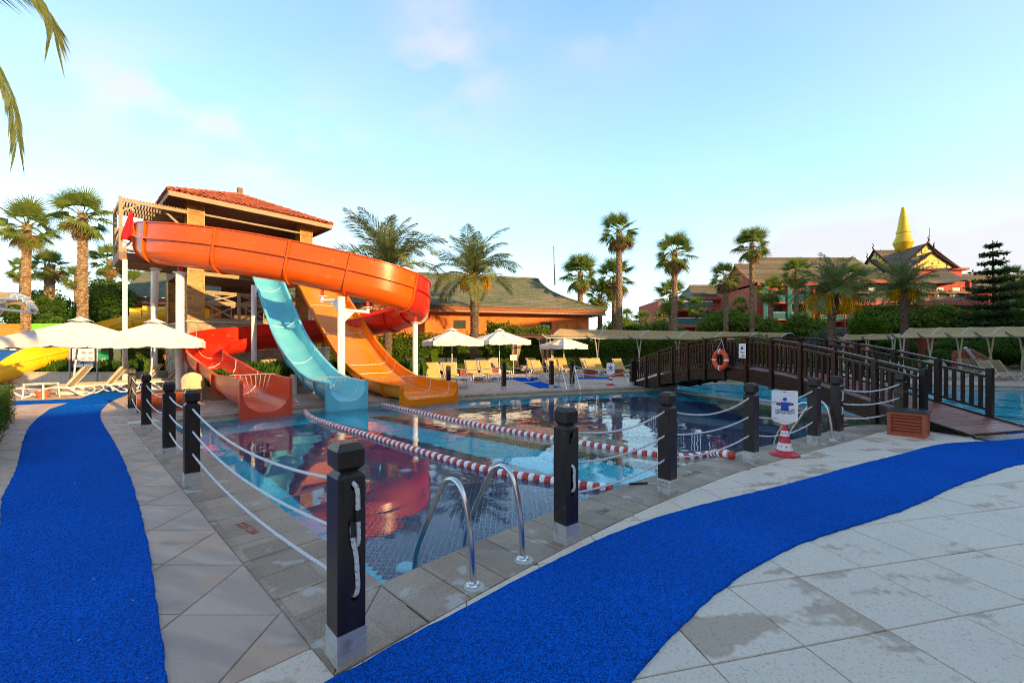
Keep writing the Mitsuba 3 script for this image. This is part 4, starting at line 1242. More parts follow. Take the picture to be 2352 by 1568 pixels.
support(-12.55, 16.05, 4.50, .135, 'thick white steel column under the left end of the red flume')
k = support(-15.55, 18.45, 5.2, .115, 'white steel column with a square white foot under the tower platform', flange=False, block=True)
put(k, 'arm', tube([(-15.5, 18.4, 3.55), (-14.15, 16.85, 4.75)], .13, 14), 'white_steel', smooth=35)
put(k, 'arm_plate', lathe([(.2, 4.78), (.17, 4.80)], 14, (-14.12, 16.83, 0)), 'white_steel')
support(-15.5, 17.0, 5.2, .085, 'slim white steel column at the outer corner of the tower platform', flange=False)
support(-10.85, 17.85, 4.30, .107, 'white steel column rising left of the blue slide', flange=False)
support(-6.12, 15.2, 3.50, .135, 'tall white steel column with two side arms standing between the blue and orange slides', flange=False, arms=((-6.95, 15.55, 3.40), (-5.42, 15.95, 3.12)))
support(-3.98, 17.45, 2.70, .11, 'white steel column under the right hand bend of the red flume')
support(-9.0, 20.25, 1.72, .10, 'white steel column behind the blue slide under the lower run of the red flume')
support(-10.25, 21.6, 4.35, .10, 'thin white steel column behind the top of the orange slide', flange=False)
support(-7.82, 15.2, .72, .11, 'short white steel column under the lower bend of the blue slide', flange=False)
support(-5.55, 17.0, .62, .11, 'short white steel column under the lower bend of the orange slide', flange=False)

# ------------------------------------------------------------------ the slide tower
FLc, U2, V2d = np.array([-14.15, 18.5]), np.array([.68, .733]), np.array([-.733, .68])
UA = math.atan2(U2[1], U2[0])
LW, DP = 5.33, 5.2
Z1, Z2, Z3, ZA = 2.87, 5.50, 8.10, 9.62
def tp(u, v, z):
    return np.array([*(FLc + U2 * u + V2d * v), z])


def tbox(u0, u1, v0, v1, z0, z1):
    return vf([tp(u, v, z) for u in (u0, u1) for v in (v0, v1) for z in (z0, z1)], BOXF)


tower = thing('slide_tower', 'two storey timber slide tower with a terracotta tile roof on a stone base', 'tower')
# stone base
rs = np.random.default_rng(12)
base = put(tower, 'stone_base', cat([tbox(0, LW, 0.05, .3, 0, Z1 - .06), tbox(0.03, .3, .3, DP, 0, Z1 - .06), tbox(.3, LW, DP - .3, DP, 0, Z1 - .06), tbox(LW - .3, LW - .03, .3, DP - .3, 0, Z1 - .06)]), 'mortar')
def diamond_stones(face, length, z0, z1, n):
    """Squared rubble set on the slant, as the photograph shows it, clipped to the wall."""
    s, wall = .33, sbox(.0, z0, length, z1)
    out = 0
    cand = []
    for i in range(-14, 40):
        for j in range(-30, 30):
            c = np.array([(i + j) * s * .72, (i - j) * s * .60 + z0])
            q = np.array([[-.5, -.5], [.5, -.5], [.5, .5], [-.5, .5]]) * (s * .93) + rs.normal(0, .018, (4, 2))
            rot = np.array([[.76, -.65], [.65, .76]])
            pl = Polygon(q @ rot.T + c).intersection(wall)
            if pl.geom_type == 'Polygon' and pl.area > .008:
                cand.append(pl.simplify(.004))
    for pl in cand:
        d = rs.uniform(.02, .05)
        m = cat([prism(pl.buffer(-.008, join_style='mitre'), 0, d * .7), prism(pl.buffer(-.024, join_style='mitre'), d * .7, d)] if pl.buffer(-.024).area > .002 and pl.buffer(-.024).geom_type == 'Polygon' else [prism(pl.buffer(-.006, join_style='mitre'), 0, d)])
        v = m[0]
        if face == 'front':
            w = np.array([tp(a, .05 - c, b) for a, b, c in v])
        else:
            w = np.array([tp(.03 - c, length - a + .05, b) for a, b, c in v])
        put(base, 'stone', (w, m[1]), 'wall_stone')
diamond_stones('front', LW, .05, Z1 - .1, 0)
diamond_stones('left', DP, .05, Z1 - .1, 0)
put(tower, 'ledge', tbox(-.06, LW + .06, -.04, DP, Z1 - .06, Z1), 'planter_stone')
# pillars clad in boards
CW = .63
def pillar(u, v, z0, z1, cw=CW):
    put(tower, 'pillar', tbox(u + .03, u + cw - .03, v + .03, v + cw - .03, z0, z1), 'dark_lining')
    nb_ = int((z1 - z0) / .105)
    h = (z1 - z0) / nb_
    for i in range(nb_):
        a, b = z0 + i * h + .004, z0 + (i + 1) * h - .004
        m = [vf([tp(u + .035, v, a), tp(u + cw - .035, v, a), tp(u + cw - .035, v + .02, b), tp(u + .035, v + .02, b), tp(u + .035, v + .03, a), tp(u + cw - .035, v + .03, a), tp(u + cw - .035, v + .032, b), tp(u + .035, v + .032, b)], [[0, 1, 2, 3], [3, 2, 6, 7], [0, 4, 5, 1], [0, 3, 7, 4], [1, 5, 6, 2]]),
             vf([tp(u, v + cw - .035, a), tp(u, v + .035, a), tp(u + .02, v + .035, b), tp(u + .02, v + cw - .035, b), tp(u + .03, v + cw - .035, a), tp(u + .03, v + .035, a), tp(u + .032, v + .035, b), tp(u + .032, v + cw - .035, b)], [[0, 1, 2, 3], [3, 2, 6, 7], [0, 4, 5, 1], [0, 3, 7, 4], [1, 5, 6, 2]])]
        put(tower, 'board', cat(m), 'siding')
    for (a, b) in ((u - .005, v - .005), (u + cw - .035, v - .005), (u - .005, v + cw - .035)):
        put(tower, 'corner_trim', tbox(a, a + .04, b, b + .04, z0, z1), 'siding')
pillar(0, 0, Z1, Z2 - .42); pillar(LW - CW, 0, Z1, Z2 - .42); pillar(0, DP - CW, Z1, Z2 - .42)
pillar(0, 0, Z2, Z3); pillar(LW - CW, 0, Z2, Z3)
put(tower, 'rear_pillar', cat([tbox(LW - CW, LW, DP - CW, DP, Z1, Z3), tbox(0, CW, DP - CW, DP, Z2, Z3)]), 'dark_lining')
# floor between the storeys, upright boards on its face
put(tower, 'upper_floor', tbox(.02, LW - .02, .04, DP, Z2 - .40, Z2 - .02), 'dark_lining')
for i in range(44):
    a = i * LW / 44
    put(tower, 'frieze_board', tbox(a + .004, a + LW / 44 - .004, -.005, .04, Z2 - .42, Z2), 'siding')
put(tower, 'back_wall', cat([tbox(.0, LW, DP - .12, DP - .06, Z2, Z3), tbox(2.4, LW - CW, DP - .12, DP - .06, Z1, Z2 - .4), tbox(LW - .12, LW - .06, CW, DP - CW, Z2, Z3)]), 'dark_lining')
put(tower, 'lower_beam', tbox(CW, LW - CW, .02, .16, Z2 - .60, Z2 - .42), 'weathered_beam')
put(tower, 'upper_beam', tbox(CW, LW - CW, .02, .16, Z3 - .52, Z3 - .44), 'weathered_beam')
put(tower, 'wall_lamp', tbox(1.9, 2.25, -.14, -.01, Z2 - .36, Z2 - .20), 'lamp_teal')
# crossed balustrade of the terrace
def bar(u0, z0, u1, z1, v=.10, w=.06, h=.07, m='weathered_beam', nm='balustrade_bar', P=tower):
    put(P, nm, beam(tp(u0, v, z0), tp(u1, v, z1), w, h, up=(U2[1], -U2[0], 0.0) if abs(u1 - u0) < 1e-6 else (0, 0, 1)), m)
ncell = 3
cw_ = (LW - 2 * CW) / ncell
for i in range(ncell):
    a, b = CW + i * cw_, CW + (i + 1) * cw_
    for (z0, z1) in ((Z1 + .10, Z1 + .80), (Z1 + .88, Z1 + 1.28)):
        bar(a + .05, z0, b - .05, z1, v=.09); bar(a + .05, z1, b - .05, z0, v=.13)
        for z in (z0 + .02, z1 - .02):
            if i != 1 or True:
                bar(a, z, b, z, v=.11, h=.06)
    for t in (.22, .78):
        bar(a + cw_ * t, Z1 + .1, a + cw_ * t, Z1 + .8, v=.15, w=.04, h=.04)
    for z in (Z1 + .04, Z1 + .84, Z1 + 1.34):
        bar(a, z, b, z, v=.11, w=.10, h=.08)
    if i:
        bar(a, Z1, a, Z1 + 1.40, v=.11, w=.11, h=.11)
# roof: hipped, with barrel tiles
OV = .72
eav = [tp(-OV, -OV, Z3), tp(LW + OV, -OV, Z3), tp(LW + OV, DP + OV, Z3), tp(-OV, DP + OV, Z3)]
apx = tp(LW / 2, DP / 2, ZA)
put(tower, 'soffit', vf([*eav, *[q + [0, 0, .05] for q in eav], apx - [0, 0, .12]], [[3, 2, 1, 0], [0, 1, 5, 4], [1, 2, 6, 5], [2, 3, 7, 6], [3, 0, 4, 7], [4, 5, 8, 8], [5, 6, 8, 8], [6, 7, 8, 8], [7, 4, 8, 8]]), 'dark_lining')
for i in range(4):
    a, b = eav[i], eav[(i + 1) % 4]
    d = (b - a) / np.linalg.norm(b - a)
    n_ = np.array([d[1], -d[0], 0])
    put(tower, 'fascia', beam(a + n_ * .012 + [0, 0, -.05], b + n_ * .012 + [0, 0, -.05], .03, .20), 'weathered_beam')
def tile_slope(a, b, apex, as_parts, tw=.235, tl=.36):
    W_ = np.linalg.norm(b - a); d = (b - a) / W_
    mid = (a + b) / 2
    up = apex - mid; H_ = np.linalg.norm(up); up = up / H_
    n_ = np.cross(d, up); n_ = n_ if n_[2] > 0 else -n_
    rows = int(math.ceil(H_ / (tl * .86)))
    arc = np.linspace(0, np.pi, 6)
    ms = []
    for r in range(rows):
        y0 = r * tl * .86 - .06
        half = W_ / 2 * (1 - max(y0 + .1, 0) / H_)
        for i in range(-int(half / tw) - 1, int(half / tw) + 2):
            x = i * tw
            if abs(x) > half + .02:
                continue
            y1 = min(y0 + tl, H_ * (1 - abs(x) / (W_ / 2)) + .08)
            if y1 - y0 < .08:
                continue
            jx, jz = rs.normal(0, .006), rs.uniform(-.006, .010)
            rg = []
            for (y, rad, lift) in ((y0, .098, .036 + jz), (y1, .080, .006)):
                c = mid + d * (x + jx) + up * y + n_ * lift
                o = [c + d * rad * math.cos(q) + n_ * (rad * .95 * math.sin(q) + .02) for q in arc]
                inn = [c + d * (rad - .016) * math.cos(q) + n_ * ((rad - .016) * .95 * math.sin(q) + .02) for q in arc[::-1]]
                rg.append(o + inn)
            m = loft(rg, True)
            m2 = (m[0], np.vstack([m[1], [[0, 11, 1], [1, 11, 10], [1, 10, 2], [2, 10, 9], [2, 9, 3], [3, 9, 8], [3, 8, 4], [4, 8, 7], [4, 7, 5], [5, 7, 6]]]))
            if as_parts:
                put(roofk, 'tile', m2, 'terracotta')
            ms.append(m2)
    return ms
roofk = put(tower, 'roof', vf([*[q + [0, 0, .06] for q in eav], apx], [[0, 1, 4, 4], [1, 2, 4, 4], [2, 3, 4, 4], [3, 0, 4, 4]]), 'terracotta')
e_ = [q + np.array([0, 0, .07]) for q in eav]
tile_slope(e_[0], e_[1], apx, True)
rest = []
for i in (1, 2, 3):
    rest += tile_slope(e_[i], e_[(i + 1) % 4], apx, False)
put(roofk, 'hidden_tiles', cat(rest), 'terracotta', kind='stuff')
for i in range(4):
    n_ = 11
    ms = []
    for j in range(n_):
        a, b = e_[i] + (apx - e_[i]) * (j / n_), e_[i] + (apx - e_[i]) * ((j + 1.1) / n_)
        ms.append(tube([a + [0, 0, .05], b + [0, 0, .035]], [.12, .10], 9))
    put(roofk, 'hip', cat(ms), 'terracotta', smooth=30)
put(roofk, 'finial', cbox(.22, .22, .42, apx + [0, 0, .2], UA), 'brown_fascia')
# platform with its pergola, left of the tower
PU, PV = -2.2, 2.45
plat = put(tower, 'platform', tbox(PU, -.01, -.02, PV, Z2 - .30, Z2), 'brown_fascia')
put(tower, 'platform_soffit', tbox(PU + .04, -.02, .02, PV - .04, Z2 - .33, Z2 - .302), 'brown_fascia')
pg = 'weathered_beam'
for (u, v) in ((PU + .06, .06), (PU + .06, PV - .08)):
    put(tower, 'pergola_post', tbox(u - .06, u + .06, v - .06, v + .06, Z2, 7.74), pg)
for v in (.06, .9, 1.65, PV - .08):
    put(tower, 'pergola_beam', tbox(PU, 0, v - .04, v + .04, 7.52, 7.66), pg)
put(tower, 'pergola_beam', tbox(PU + .03, PU + .09, .12, PV, 7.50, 7.64), pg)
for i in range(22):
    u = PU + .06 + i * (2.15 / 22)
    put(tower, 'pergola_slat', tbox(u, u + .045, .0, PV, 7.664, 7.70), pg)
put(tower, 'brace', beam(tp(PU + .1, .06, 7.15), tp(PU + .65, .06, 7.54), .07, .07), pg)
put(tower, 'brace', beam(tp(PU + .06, .1, 7.05), tp(PU + .06, .8, 7.52), .07, .07), pg)
put(tower, 'brace', beam(tp(-.05, .35, 6.9), tp(-.7, .35, 7.5), .08, .08), pg)
# platform balustrade: left side, and the short bay beside the flume
for (a, b) in (((PU + .05, .1), (PU + .05, PV - .1)), ((PU + .1, .05), (PU + .72, .05)), ((PU + .05, PV - .08), (-.05, PV - .08))):
    A, B = np.array(a), np.array(b)
    P = lambda q, z: tp(q[0], q[1], z)
    for z in (Z2 + .08, Z2 + .55, Z2 + 1.0):
        put(tower, 'platform_rail', beam(P(A, z), P(B, z), .06, .07), pg)
    put(tower, 'platform_rail', beam(P(A, Z2 + .08), P(B, Z2 + .98), .045, .06), pg)
    put(tower, 'platform_rail', beam(P(A, Z2 + .98), P(B, Z2 + .08), .045, .06), pg)
put(tower, 'start_panel', cat([beam(tp(PU + .80, -.03, Z2 - .25), tp(PU + .80, -.03, Z2 + 1.28), .06, .17, up=(V2d[0], V2d[1], 0))]), 'flume_red')
put(tower, 'safety_wire', tube([tp(PU + .80, -.03, Z2 + 1.2), tp(-.1, -.03, Z2 + 1.15)], .008, 5), 'galvanised')
# upper landing at the tops of the straight slides
put(tower, 'landing', tbox(CW, LW + 1.6, -.55, .0, Z2 - .28, Z2 - .10), 'brown_fascia')

# the red flag on the platform post
def flag():
    k = thing('flag', 'red flag hanging slack from the pergola post of the slide tower', 'flag')
    put(k, 'pole', rod(tp(PU + .16, -.05, Z2 + .5), tp(PU + .42, -.10, Z2 + 1.80), .012, 6), 'white_steel')
    n, m = 16, 12
    rows = []
    for i in range(n):
        t = i / (n - 1)
        r = []
        for j in range(m):
            s = j / (m - 1)
            w = .04 + .36 * t ** .8 * (1 - .25 * max(0, t - .8) * 5)
            u = PU + .36 - .20 * t + (s - .35) * w + .10 * t * s * t
            r.append(tp(u, -.13 + .05 * math.sin(s * 9 + 2 * t) * t - .03, Z2 + 1.70 - 1.18 * t - .10 * s * (1 - s) * 3 * t + .12 * s * max(0, t - .6)))
        rows.append(r)
    a = loft(rows, False)
    b = loft([[q + np.array([V2d[0], V2d[1], 0]) * -.006 for q in r] for r in rows], False)
    put(k, 'cloth', cat([a, b]), 'flag_red', smooth=True)
flag()

# ------------------------------------------------------------------ planters below the slides
def wall_line(name, pts, th, h, label, mt, cap=None):
    k = thing(name, label, 'planter wall')
    ln = LineString(pts)
    put(k, 'wall', prism(ln.buffer(th / 2, cap_style='flat', join_style='mitre'), 0, h), mt)
    put(k, 'coping', prism(ln.buffer(th / 2 + .025, cap_style='flat', join_style='mitre'), h, h + .045), cap or mt)
    return k
wall_line('planter_wall', [(-10.45, 13.4), (-9.95, 13.75), (-7.9, 15.5), (-5.6, 17.4), (-4.2, 18.3)], .25, .55, 'grey stone planter wall running behind the slide mouths', 'grey_planter')
kp = thing('planter_wall', 'beige stone planter box behind the stacked loungers on the left', 'planter wall')
put(kp, 'front', box(-23.2, -17.5, 19.55, 19.8, 0, .52), 'planter_stone')
put(kp, 'side', box(-17.75, -17.5, 19.8, 21.6, 0, .519), 'planter_stone')
for i in range(7):
    put(kp, 'slab', box(-23.2 + i * .815 + .004, -23.2 + (i + 1) * .815 - .004, 19.52, 19.55, .01, .52), 'planter_stone')
put(kp, 'coping', box(-23.25, -17.45, 19.49, 19.84, .521, .56), 'planter_stone')
put(kp, 'earth', box(-23.2, -17.76, 19.81, 22.5, .1, .44), 'soil')
ke = thing('planter_bed', 'planted earth bed under the slides behind the grey wall', 'planting bed')
put(ke, None, prism(Polygon([(-10.5, 13.55), (-9.95, 13.9), (-7.9, 15.65), (-5.6, 17.55), (-4.3, 18.35), (-5.2, 19.2), (-8.8, 17.2), (-11.2, 14.6)]), .02, .46), 'soil')

# ------------------------------------------------------------------ yellow flume and the bright slides beyond it on the left
def yellow():
    k = thing('flume_slide', 'yellow flume slide curving down behind the white umbrellas on the left', 'water slide')
    pts = [at(430, 716, 25.0), at(396, 720, 25.0), at(345, 738, 24.6), at(280, 752, 24.0), at(215, 776, 23.0), at(165, 803, 21.6), at(110, 822, 20.4), at(45, 845, 19.6), at(-20, 872, 19.2), at(-90, 898, 19.2)]
    pts = [(a, b, c - .35) for a, b, c in pts]
    p = spline(pts, 90)
    sh, o = trough(p, lambda i: u_profile(.55, .58, .95, .48), lip=.10, liph=.04)
    put(k, 'chute', sh, 'slide_yellow', smooth=38)
    for i in (22, 40, 62, 78):
        put(k, 'joint_flange', joint(o, i, .03, .07), 'slide_yellow', smooth=30)
    q = at(398, 735, 25.3)
    put(k, 'start_tub', move(box(-1.3, 1.7, -.5, .5, -.9, .75), q, .35), 'slide_yellow')
    put(k, 'tub_panel', move(box(-1.9, -1.35, -.5, .5, .1, .62), q, .35), 'slide_yellow')
    for (px, y, zt) in ((128, 20.9, .9), (288, 24.2, 2.5)):
        w = at(px, 800, y)
        put(k, 'stand', tube([(w[0], y, 0), (w[0], y, zt)], .13, 12), 'white_steel', smooth=35)
yellow()
def colour_slide():
    k = thing('flume_slide', 'orange and green panelled flume slide far on the left behind the umbrella', 'water slide')
    for nm, x0, x1, mt in (('orange_panel', -20, 68, 'slide_tangerine'), ('green_panel', 68, 240, 'slide_green')):
        rows = []
        for px in np.linspace(x0, x1, 8):
            yy = 24.5 + .010 * (px - 0)
            top, bot = at(px, 746 - .012 * px, yy), at(px, 800 - .05 * px, yy)
            h = top[2] - bot[2]
            a = np.linspace(0, 1, 8)
            rows.append([np.array([top[0], yy - .55 * math.sin(t * 1.5), top[2] - h * t]) for t in a] + [np.array([top[0], yy + .9 - .5 * (1 - t), bot[2] + .15 - .2 * t + 0 * h]) for t in a])
        put(k, nm, loft(rows, False), mt, smooth=40)
        put(k, 'rim', tube([r[0] + [0, .03, 0] for r in rows], .06, 8), mt, smooth=True)
    for px in (30, 150):
        w = at(px, 800, 24.8)
        put(k, 'stand', tube([(w[0], 24.8, 0), (w[0], 24.8, 1.7)], .14, 12), 'white_steel', smooth=35)
    k = thing('flume_slide', 'deep blue slide section at the far left edge under the orange panel', 'water slide')
    put(k, 'chute', move(trough(np.array([(x, 0, 0) for x in np.linspace(0, 4.5, 12)]), lambda i: u_profile(.6, .7, .95, .5))[0], at(-60, 850, 23.6) + np.array([0, 0, .15])), 'slide_deep_blue', smooth=38)
    w = at(52, 824, 23.0)
    put(k, 'stand', cat([tube([(w[0], 23, 0), (w[0], 23, 1.15)], .17, 14), tube([(w[0] - 1.6, 23, .85), (w[0], 23, .85)], .09, 10)]), 'white_steel', smooth=35)
    k = thing('flume_slide', 'grey and green slide end beside the notice board on the left', 'water slide')
    P0, P1 = at(118, 850, 21.5), at(230, 838, 22.2)
    put(k, 'chute', trough(np.array([P0 + (P1 - P0) * t + [0, 0, -.1] for t in np.linspace(0, 1, 12)]), lambda i: u_profile(.6, .45, .62, .40))[0], 'slide_grey', smooth=38)
    P0, P1 = at(180, 832, 23.6), at(240, 826, 24.0)
    put(k, 'green_section', trough(np.array([P0 + (P1 - P0) * t + [0, 0, -.1] for t in np.linspace(0, 1, 12)]), lambda i: u_profile(.6, .65, .8, .50))[0], 'slide_deep_green', smooth=38)
    put(k, 'stand', tube([(*at(128, 800, 21.4)[:2], 0), (*at(128, 800, 21.4)[:2], .62)], .13, 12), 'white_steel', smooth=35)
colour_slide()
# ------------------------------------------------------------------ plants
def leafcol(a, b, k, sc=1.3):
    def f(p, n, uv):
        r = cell_rand(dr.floor(p.x * 9), dr.floor(p.y * 9), dr.floor(p.z * 9) + k)
        q = cell_rand(dr.floor(p.x * 1.7 + p.z * .6), dr.floor(p.y * 1.7 - p.z * .5), dr.floor(p.z * 1.9) + k)
        return mix(a, b, .65 * r + .35 * q)
    return proc(f)


leafmat('fan_leaf', leafcol((.10, .165, .030), (.25, .32, .075), 1))
leafmat('dry_leaf', leafcol((.25, .155, .060), (.42, .285, .125), 2), .5)
leafmat('date_leaf', leafcol((.13, .175, .060), (.27, .31, .12), 3))
leafmat('date_fruit', leafcol((.60, .30, .012), (.72, .42, .02), 4), .3)
leafmat('ivy_leaf', leafcol((.055, .115, .016), (.17, .26, .036), 5))
leafmat('hedge_leaf', leafcol((.034, .070, .014), (.10, .155, .028), 6))
leafmat('tree_leaf', leafcol((.034, .085, .016), (.09, .17, .032), 7))
leafmat('bush_leaf', leafcol((.085, .15, .022), (.22, .30, .05), 8, .35))
leafmat('bright_leaf', leafcol((.055, .125, .010), (.13, .25, .02), 9, .5))
leafmat('olive_leaf', leafcol((.10, .125, .085), (.19, .215, .16), 10))
leafmat('pine_leaf', leafcol((.045, .085, .032), (.095, .145, .055), 11))
leafmat('strap_leaf', leafcol((.030, .085, .014), (.10, .185, .025), 12))
leafmat('blossom', (.60, .03, .05), .4)
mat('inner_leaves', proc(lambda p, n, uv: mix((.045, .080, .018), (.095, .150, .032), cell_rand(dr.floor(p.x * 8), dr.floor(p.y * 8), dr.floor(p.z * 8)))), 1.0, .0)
mat('fan_trunk', proc(lambda p, n, uv: mix((.13, .080, .048), (.40, .29, .185), smoothstep(.25, .75, .6 * noise(p.x * 12, p.y * 12, p.z * 16) + .4 * noise(p.x * 40, p.y * 40, p.z * 25)))), .9, .1)
mat('date_trunk', proc(lambda p, n, uv: mix((.085, .060, .042), (.27, .20, .14), smoothstep(.3, .75, .5 * noise(p.x * 9, p.y * 9, p.z * 22) + .5 * noise(p.x * 36, p.y * 36, p.z * 40)))), .9, .1)
mat('bark', (.11, .075, .05), .95, .1)


def rot_to(d):
    """Rotation matrices taking +x to the unit vectors d (n, 3), with +z kept as upright as can be."""
    s = np.cross([0, 0, 1.0], d)
    l = np.linalg.norm(s, axis=1, keepdims=True)
    s = np.where(l > 1e-3, s / np.maximum(l, 1e-9), [0, 1.0, 0])
    return np.stack([d, s, np.cross(d, s)], 2)


def leaves(points, normals, size, rng, shape_='leaf', jitter=.8):
    """A pointed, slightly folded leaf of four triangles at each point, facing roughly along the normals."""
    n = len(points)
    nn = normals + rng.normal(0, jitter, (n, 3)); nn /= np.linalg.norm(nn, axis=1, keepdims=True) + 1e-9
    t = np.cross(nn, rng.normal(0, 1, (n, 3)) + [0, 0, -.6]); t /= np.linalg.norm(t, axis=1, keepdims=True) + 1e-9
    b = np.cross(nn, t)
    s = (size * rng.uniform(.65, 1.3, n))[:, None]
    base = [(0, 0, 0), (.42, .30, .05), (.42, -.30, .05), (1, 0, -.08)]
    v = np.stack([points + s * (x * t + y * b + z * nn) for x, y, z in base], 1)
    o = (np.arange(n) * 4)[:, None]
    f = np.vstack([o + [0, 2, 1], o + [1, 2, 3]])
    return v.reshape(-1, 3), f


def blob_leaves(blobs, n, size, rng, up=.25, inner=.25):
    """Leaves in the outer shells of several ellipsoids (centre, radii): uneven clumps with gaps between."""
    w = np.array([b[1][0] * b[1][2] for b in blobs]); w = w / w.sum()
    P, N = [], []
    for (c, r), k in zip(blobs, (w * n).astype(int) + 1):
        d = rng.normal(0, 1, (k, 3)); d /= np.linalg.norm(d, axis=1, keepdims=True)
        lump = meshkit.fbm(d * 2.2 + np.array(c) * .37, 3, 4)
        rad = (1 - inner * rng.uniform(0, 1, k) ** 1.5) * (.62 + .62 * lump)
        P.append(np.array(c) + d * np.array(r) * rad[:, None]); N.append(d + [0, 0, up])
    return leaves(np.vstack(P), np.vstack(N), size, rng)


def core(blobs, k=.70):
    ms = []
    for c, r in blobs:
        m = trimesh.creation.icosphere(2)
        v = np.array(m.vertices)
        v = v * (.62 + .62 * meshkit.fbm(v * 2.2 + np.array(c) * .37, 3, 4))[:, None]
        ms.append((v * np.array(r) * k + np.array(c), np.array(m.faces)))
    return cat(ms)


# ---- fan palms
def fan_frond(rng, L, droop, dry=False):
    """One fan leaf: stalk along +x, then the pleated fan, its outer half split into hanging strips."""
    n = 27
    ps = .92 * L
    ms = []
    st = np.array([[t * ps, 0, -.14 * L * t * t * droop] for t in np.linspace(0, 1, 4)])
    ms.append(tube(st, np.linspace(.028, .013, 4), 4, False))
    tip = st[-1]
    a = np.linspace(-1.95, 1.95, n)
    R = L * 1.02
    for k, an in enumerate(a):
        r = R * (1 - .22 * (abs(an) / 1.95) ** 2) * rng.uniform(.86, 1.08)
        d = np.array([math.cos(an), math.sin(an), 0]); s = np.array([-math.sin(an), math.cos(an), 0])
        cup = .16 * R * (1 - math.cos(an))
        hw = R * .40 * (a[1] - a[0]) * .5
        z1, zq, z2 = cup * .5 - .03 * R * droop, cup * .5 - .14 * R * droop, -(.22 + rng.uniform(0, .34)) * R * droop * (1.5 if dry else 1.0) + cup * .4
        mid = tip + d * r * .40 + [0, 0, z1]
        q = tip + d * r * (.74 - .05 * droop) + s * rng.normal(0, .015) * R + [0, 0, zq]
        end = tip + d * r * (1.0 - .16 * droop) + s * rng.normal(0, .05) * R + [0, 0, z2]
        fold = np.array([0, 0, .030 * R])
        ms.append(vf([tip, mid - s * hw, mid + s * hw, mid + fold, q - s * hw * .62, q + s * hw * .62, end], [[0, 1, 3], [0, 3, 2], [1, 4, 3], [3, 5, 2], [3, 4, 5], [4, 6, 5]]))
    return cat(ms)


def fan_crown(seed, L=1.0):
    rng = np.random.default_rng(seed)
    green, dry = [], []
    for i in range(27):
        t = i / 26
        el = math.radians(82 - 122 * t + rng.uniform(-10, 10))
        az = i * 2.39996 + rng.uniform(-.3, .3)
        m = fan_frond(rng, L * rng.uniform(.85, 1.12), .22 + .80 * t)
        m = move(m, rx=rng.uniform(-.7, .7))
        m = move(m, ry=-el); m = move(m, (0, 0, .10 - .25 * t), rz=az)
        green.append(m)
    for i in range(17):
        el = math.radians(-22 - 50 * rng.uniform(0, 1))
        m = fan_frond(rng, L * rng.uniform(.60, .90), 1.1, True)
        m = move(m, rx=rng.uniform(-.8, .8)); m = move(m, ry=-el); m = move(m, (0, 0, -.20), rz=i * 2.4 + rng.uniform(-.3, .3))
        dry.append(m)
    return cat(green), cat(dry)


def boots(h, r0, r1, seed, step=.085, per=9, flare=None):
    """A palm trunk: tapered core with the criss-cross stubs of old leaf bases."""
    rng = np.random.default_rng(seed)
    zs = np.linspace(0, h, max(6, int(h / .3)))
    rad = lambda z: r0 + (r1 - r0) * (z / h) + (flare(z / h) if flare else 0)
    ms = [tube(np.c_[0 * zs, 0 * zs, zs], [rad(z) * .93 for z in zs], 12)]
    k = 0
    for z in np.arange(.1, h, step):
        R = rad(z) * .93
        for j in range(per):
            a = 2 * np.pi * (j + .5 * (k % 2)) / per + rng.normal(0, .05)
            c, s = math.cos(a), math.sin(a)
            w = R * 2.4 / per * rng.uniform(.8, 1.1)
            o, hh = R * .26 * rng.uniform(.6, 1.4) + .014, step * rng.uniform(1.3, 1.8)
            P = lambda x, y, zz: (c * x - s * y, s * x + c * y, z + zz)
            ms.append(vf([P(R * .96, -w, 0), P(R * .96, w, 0), P(R + o, w * .55, hh), P(R + o, -w * .55, hh), P(R * .9, w * .3, hh * 1.02), P(R * .9, -w * .3, hh * 1.02)], [[0, 1, 2], [0, 2, 3], [3, 2, 4], [3, 4, 5], [1, 4, 2], [0, 3, 5]]))
        k += 1
    return cat(ms)


fan_proto = []
for sd in (3, 8, 15):
    g_, d_ = fan_crown(sd)
    fan_proto.append((shape(g_, 'fan_leaf'), shape(d_, 'dry_leaf')))


def fan_palm(px, py_crown, y, crown_px, label, trunk_px=None, seed=0, lean=0.0, big_step=False):
    """px, py_crown: where the middle of the crown stands in the photograph; crown_px: its width there."""
    k = thing('fan_palm', label, 'palm tree', 'fan palms with shaggy trunks')
    c = at(px, py_crown, y)
    cz_ = math.cos(math.atan((px - 1176) / FP))          # round things look wider towards the frame's sides
    s = crown_px * cz_ / FP * y / 3.25
    r = (trunk_px * cz_ / FP * y / 2) * .86 if trunk_px else .16 * s
    g_, d_ = fan_proto[seed % 3]
    to = T().translate([c[0], c[1], c[2] - .05 * s]).rotate([0, 0, 1], 57.0 * seed).scale(s)
    put(k, 'crown', placed(g_, to), None)
    put(k, 'dry_skirt', placed(d_, to), None)
    st = max(.12, y * .0052)
    tr = boots(c[2], r * 1.08, r * .92, 40 + seed, st, 7)
    put(k, 'trunk', move((tr[0] + np.c_[lean * (1 - tr[0][:, 2] / c[2]), tr[0][:, 2] * 0, tr[0][:, 2] * 0], tr[1]), (c[0], c[1], 0)), 'fan_trunk')
    return k


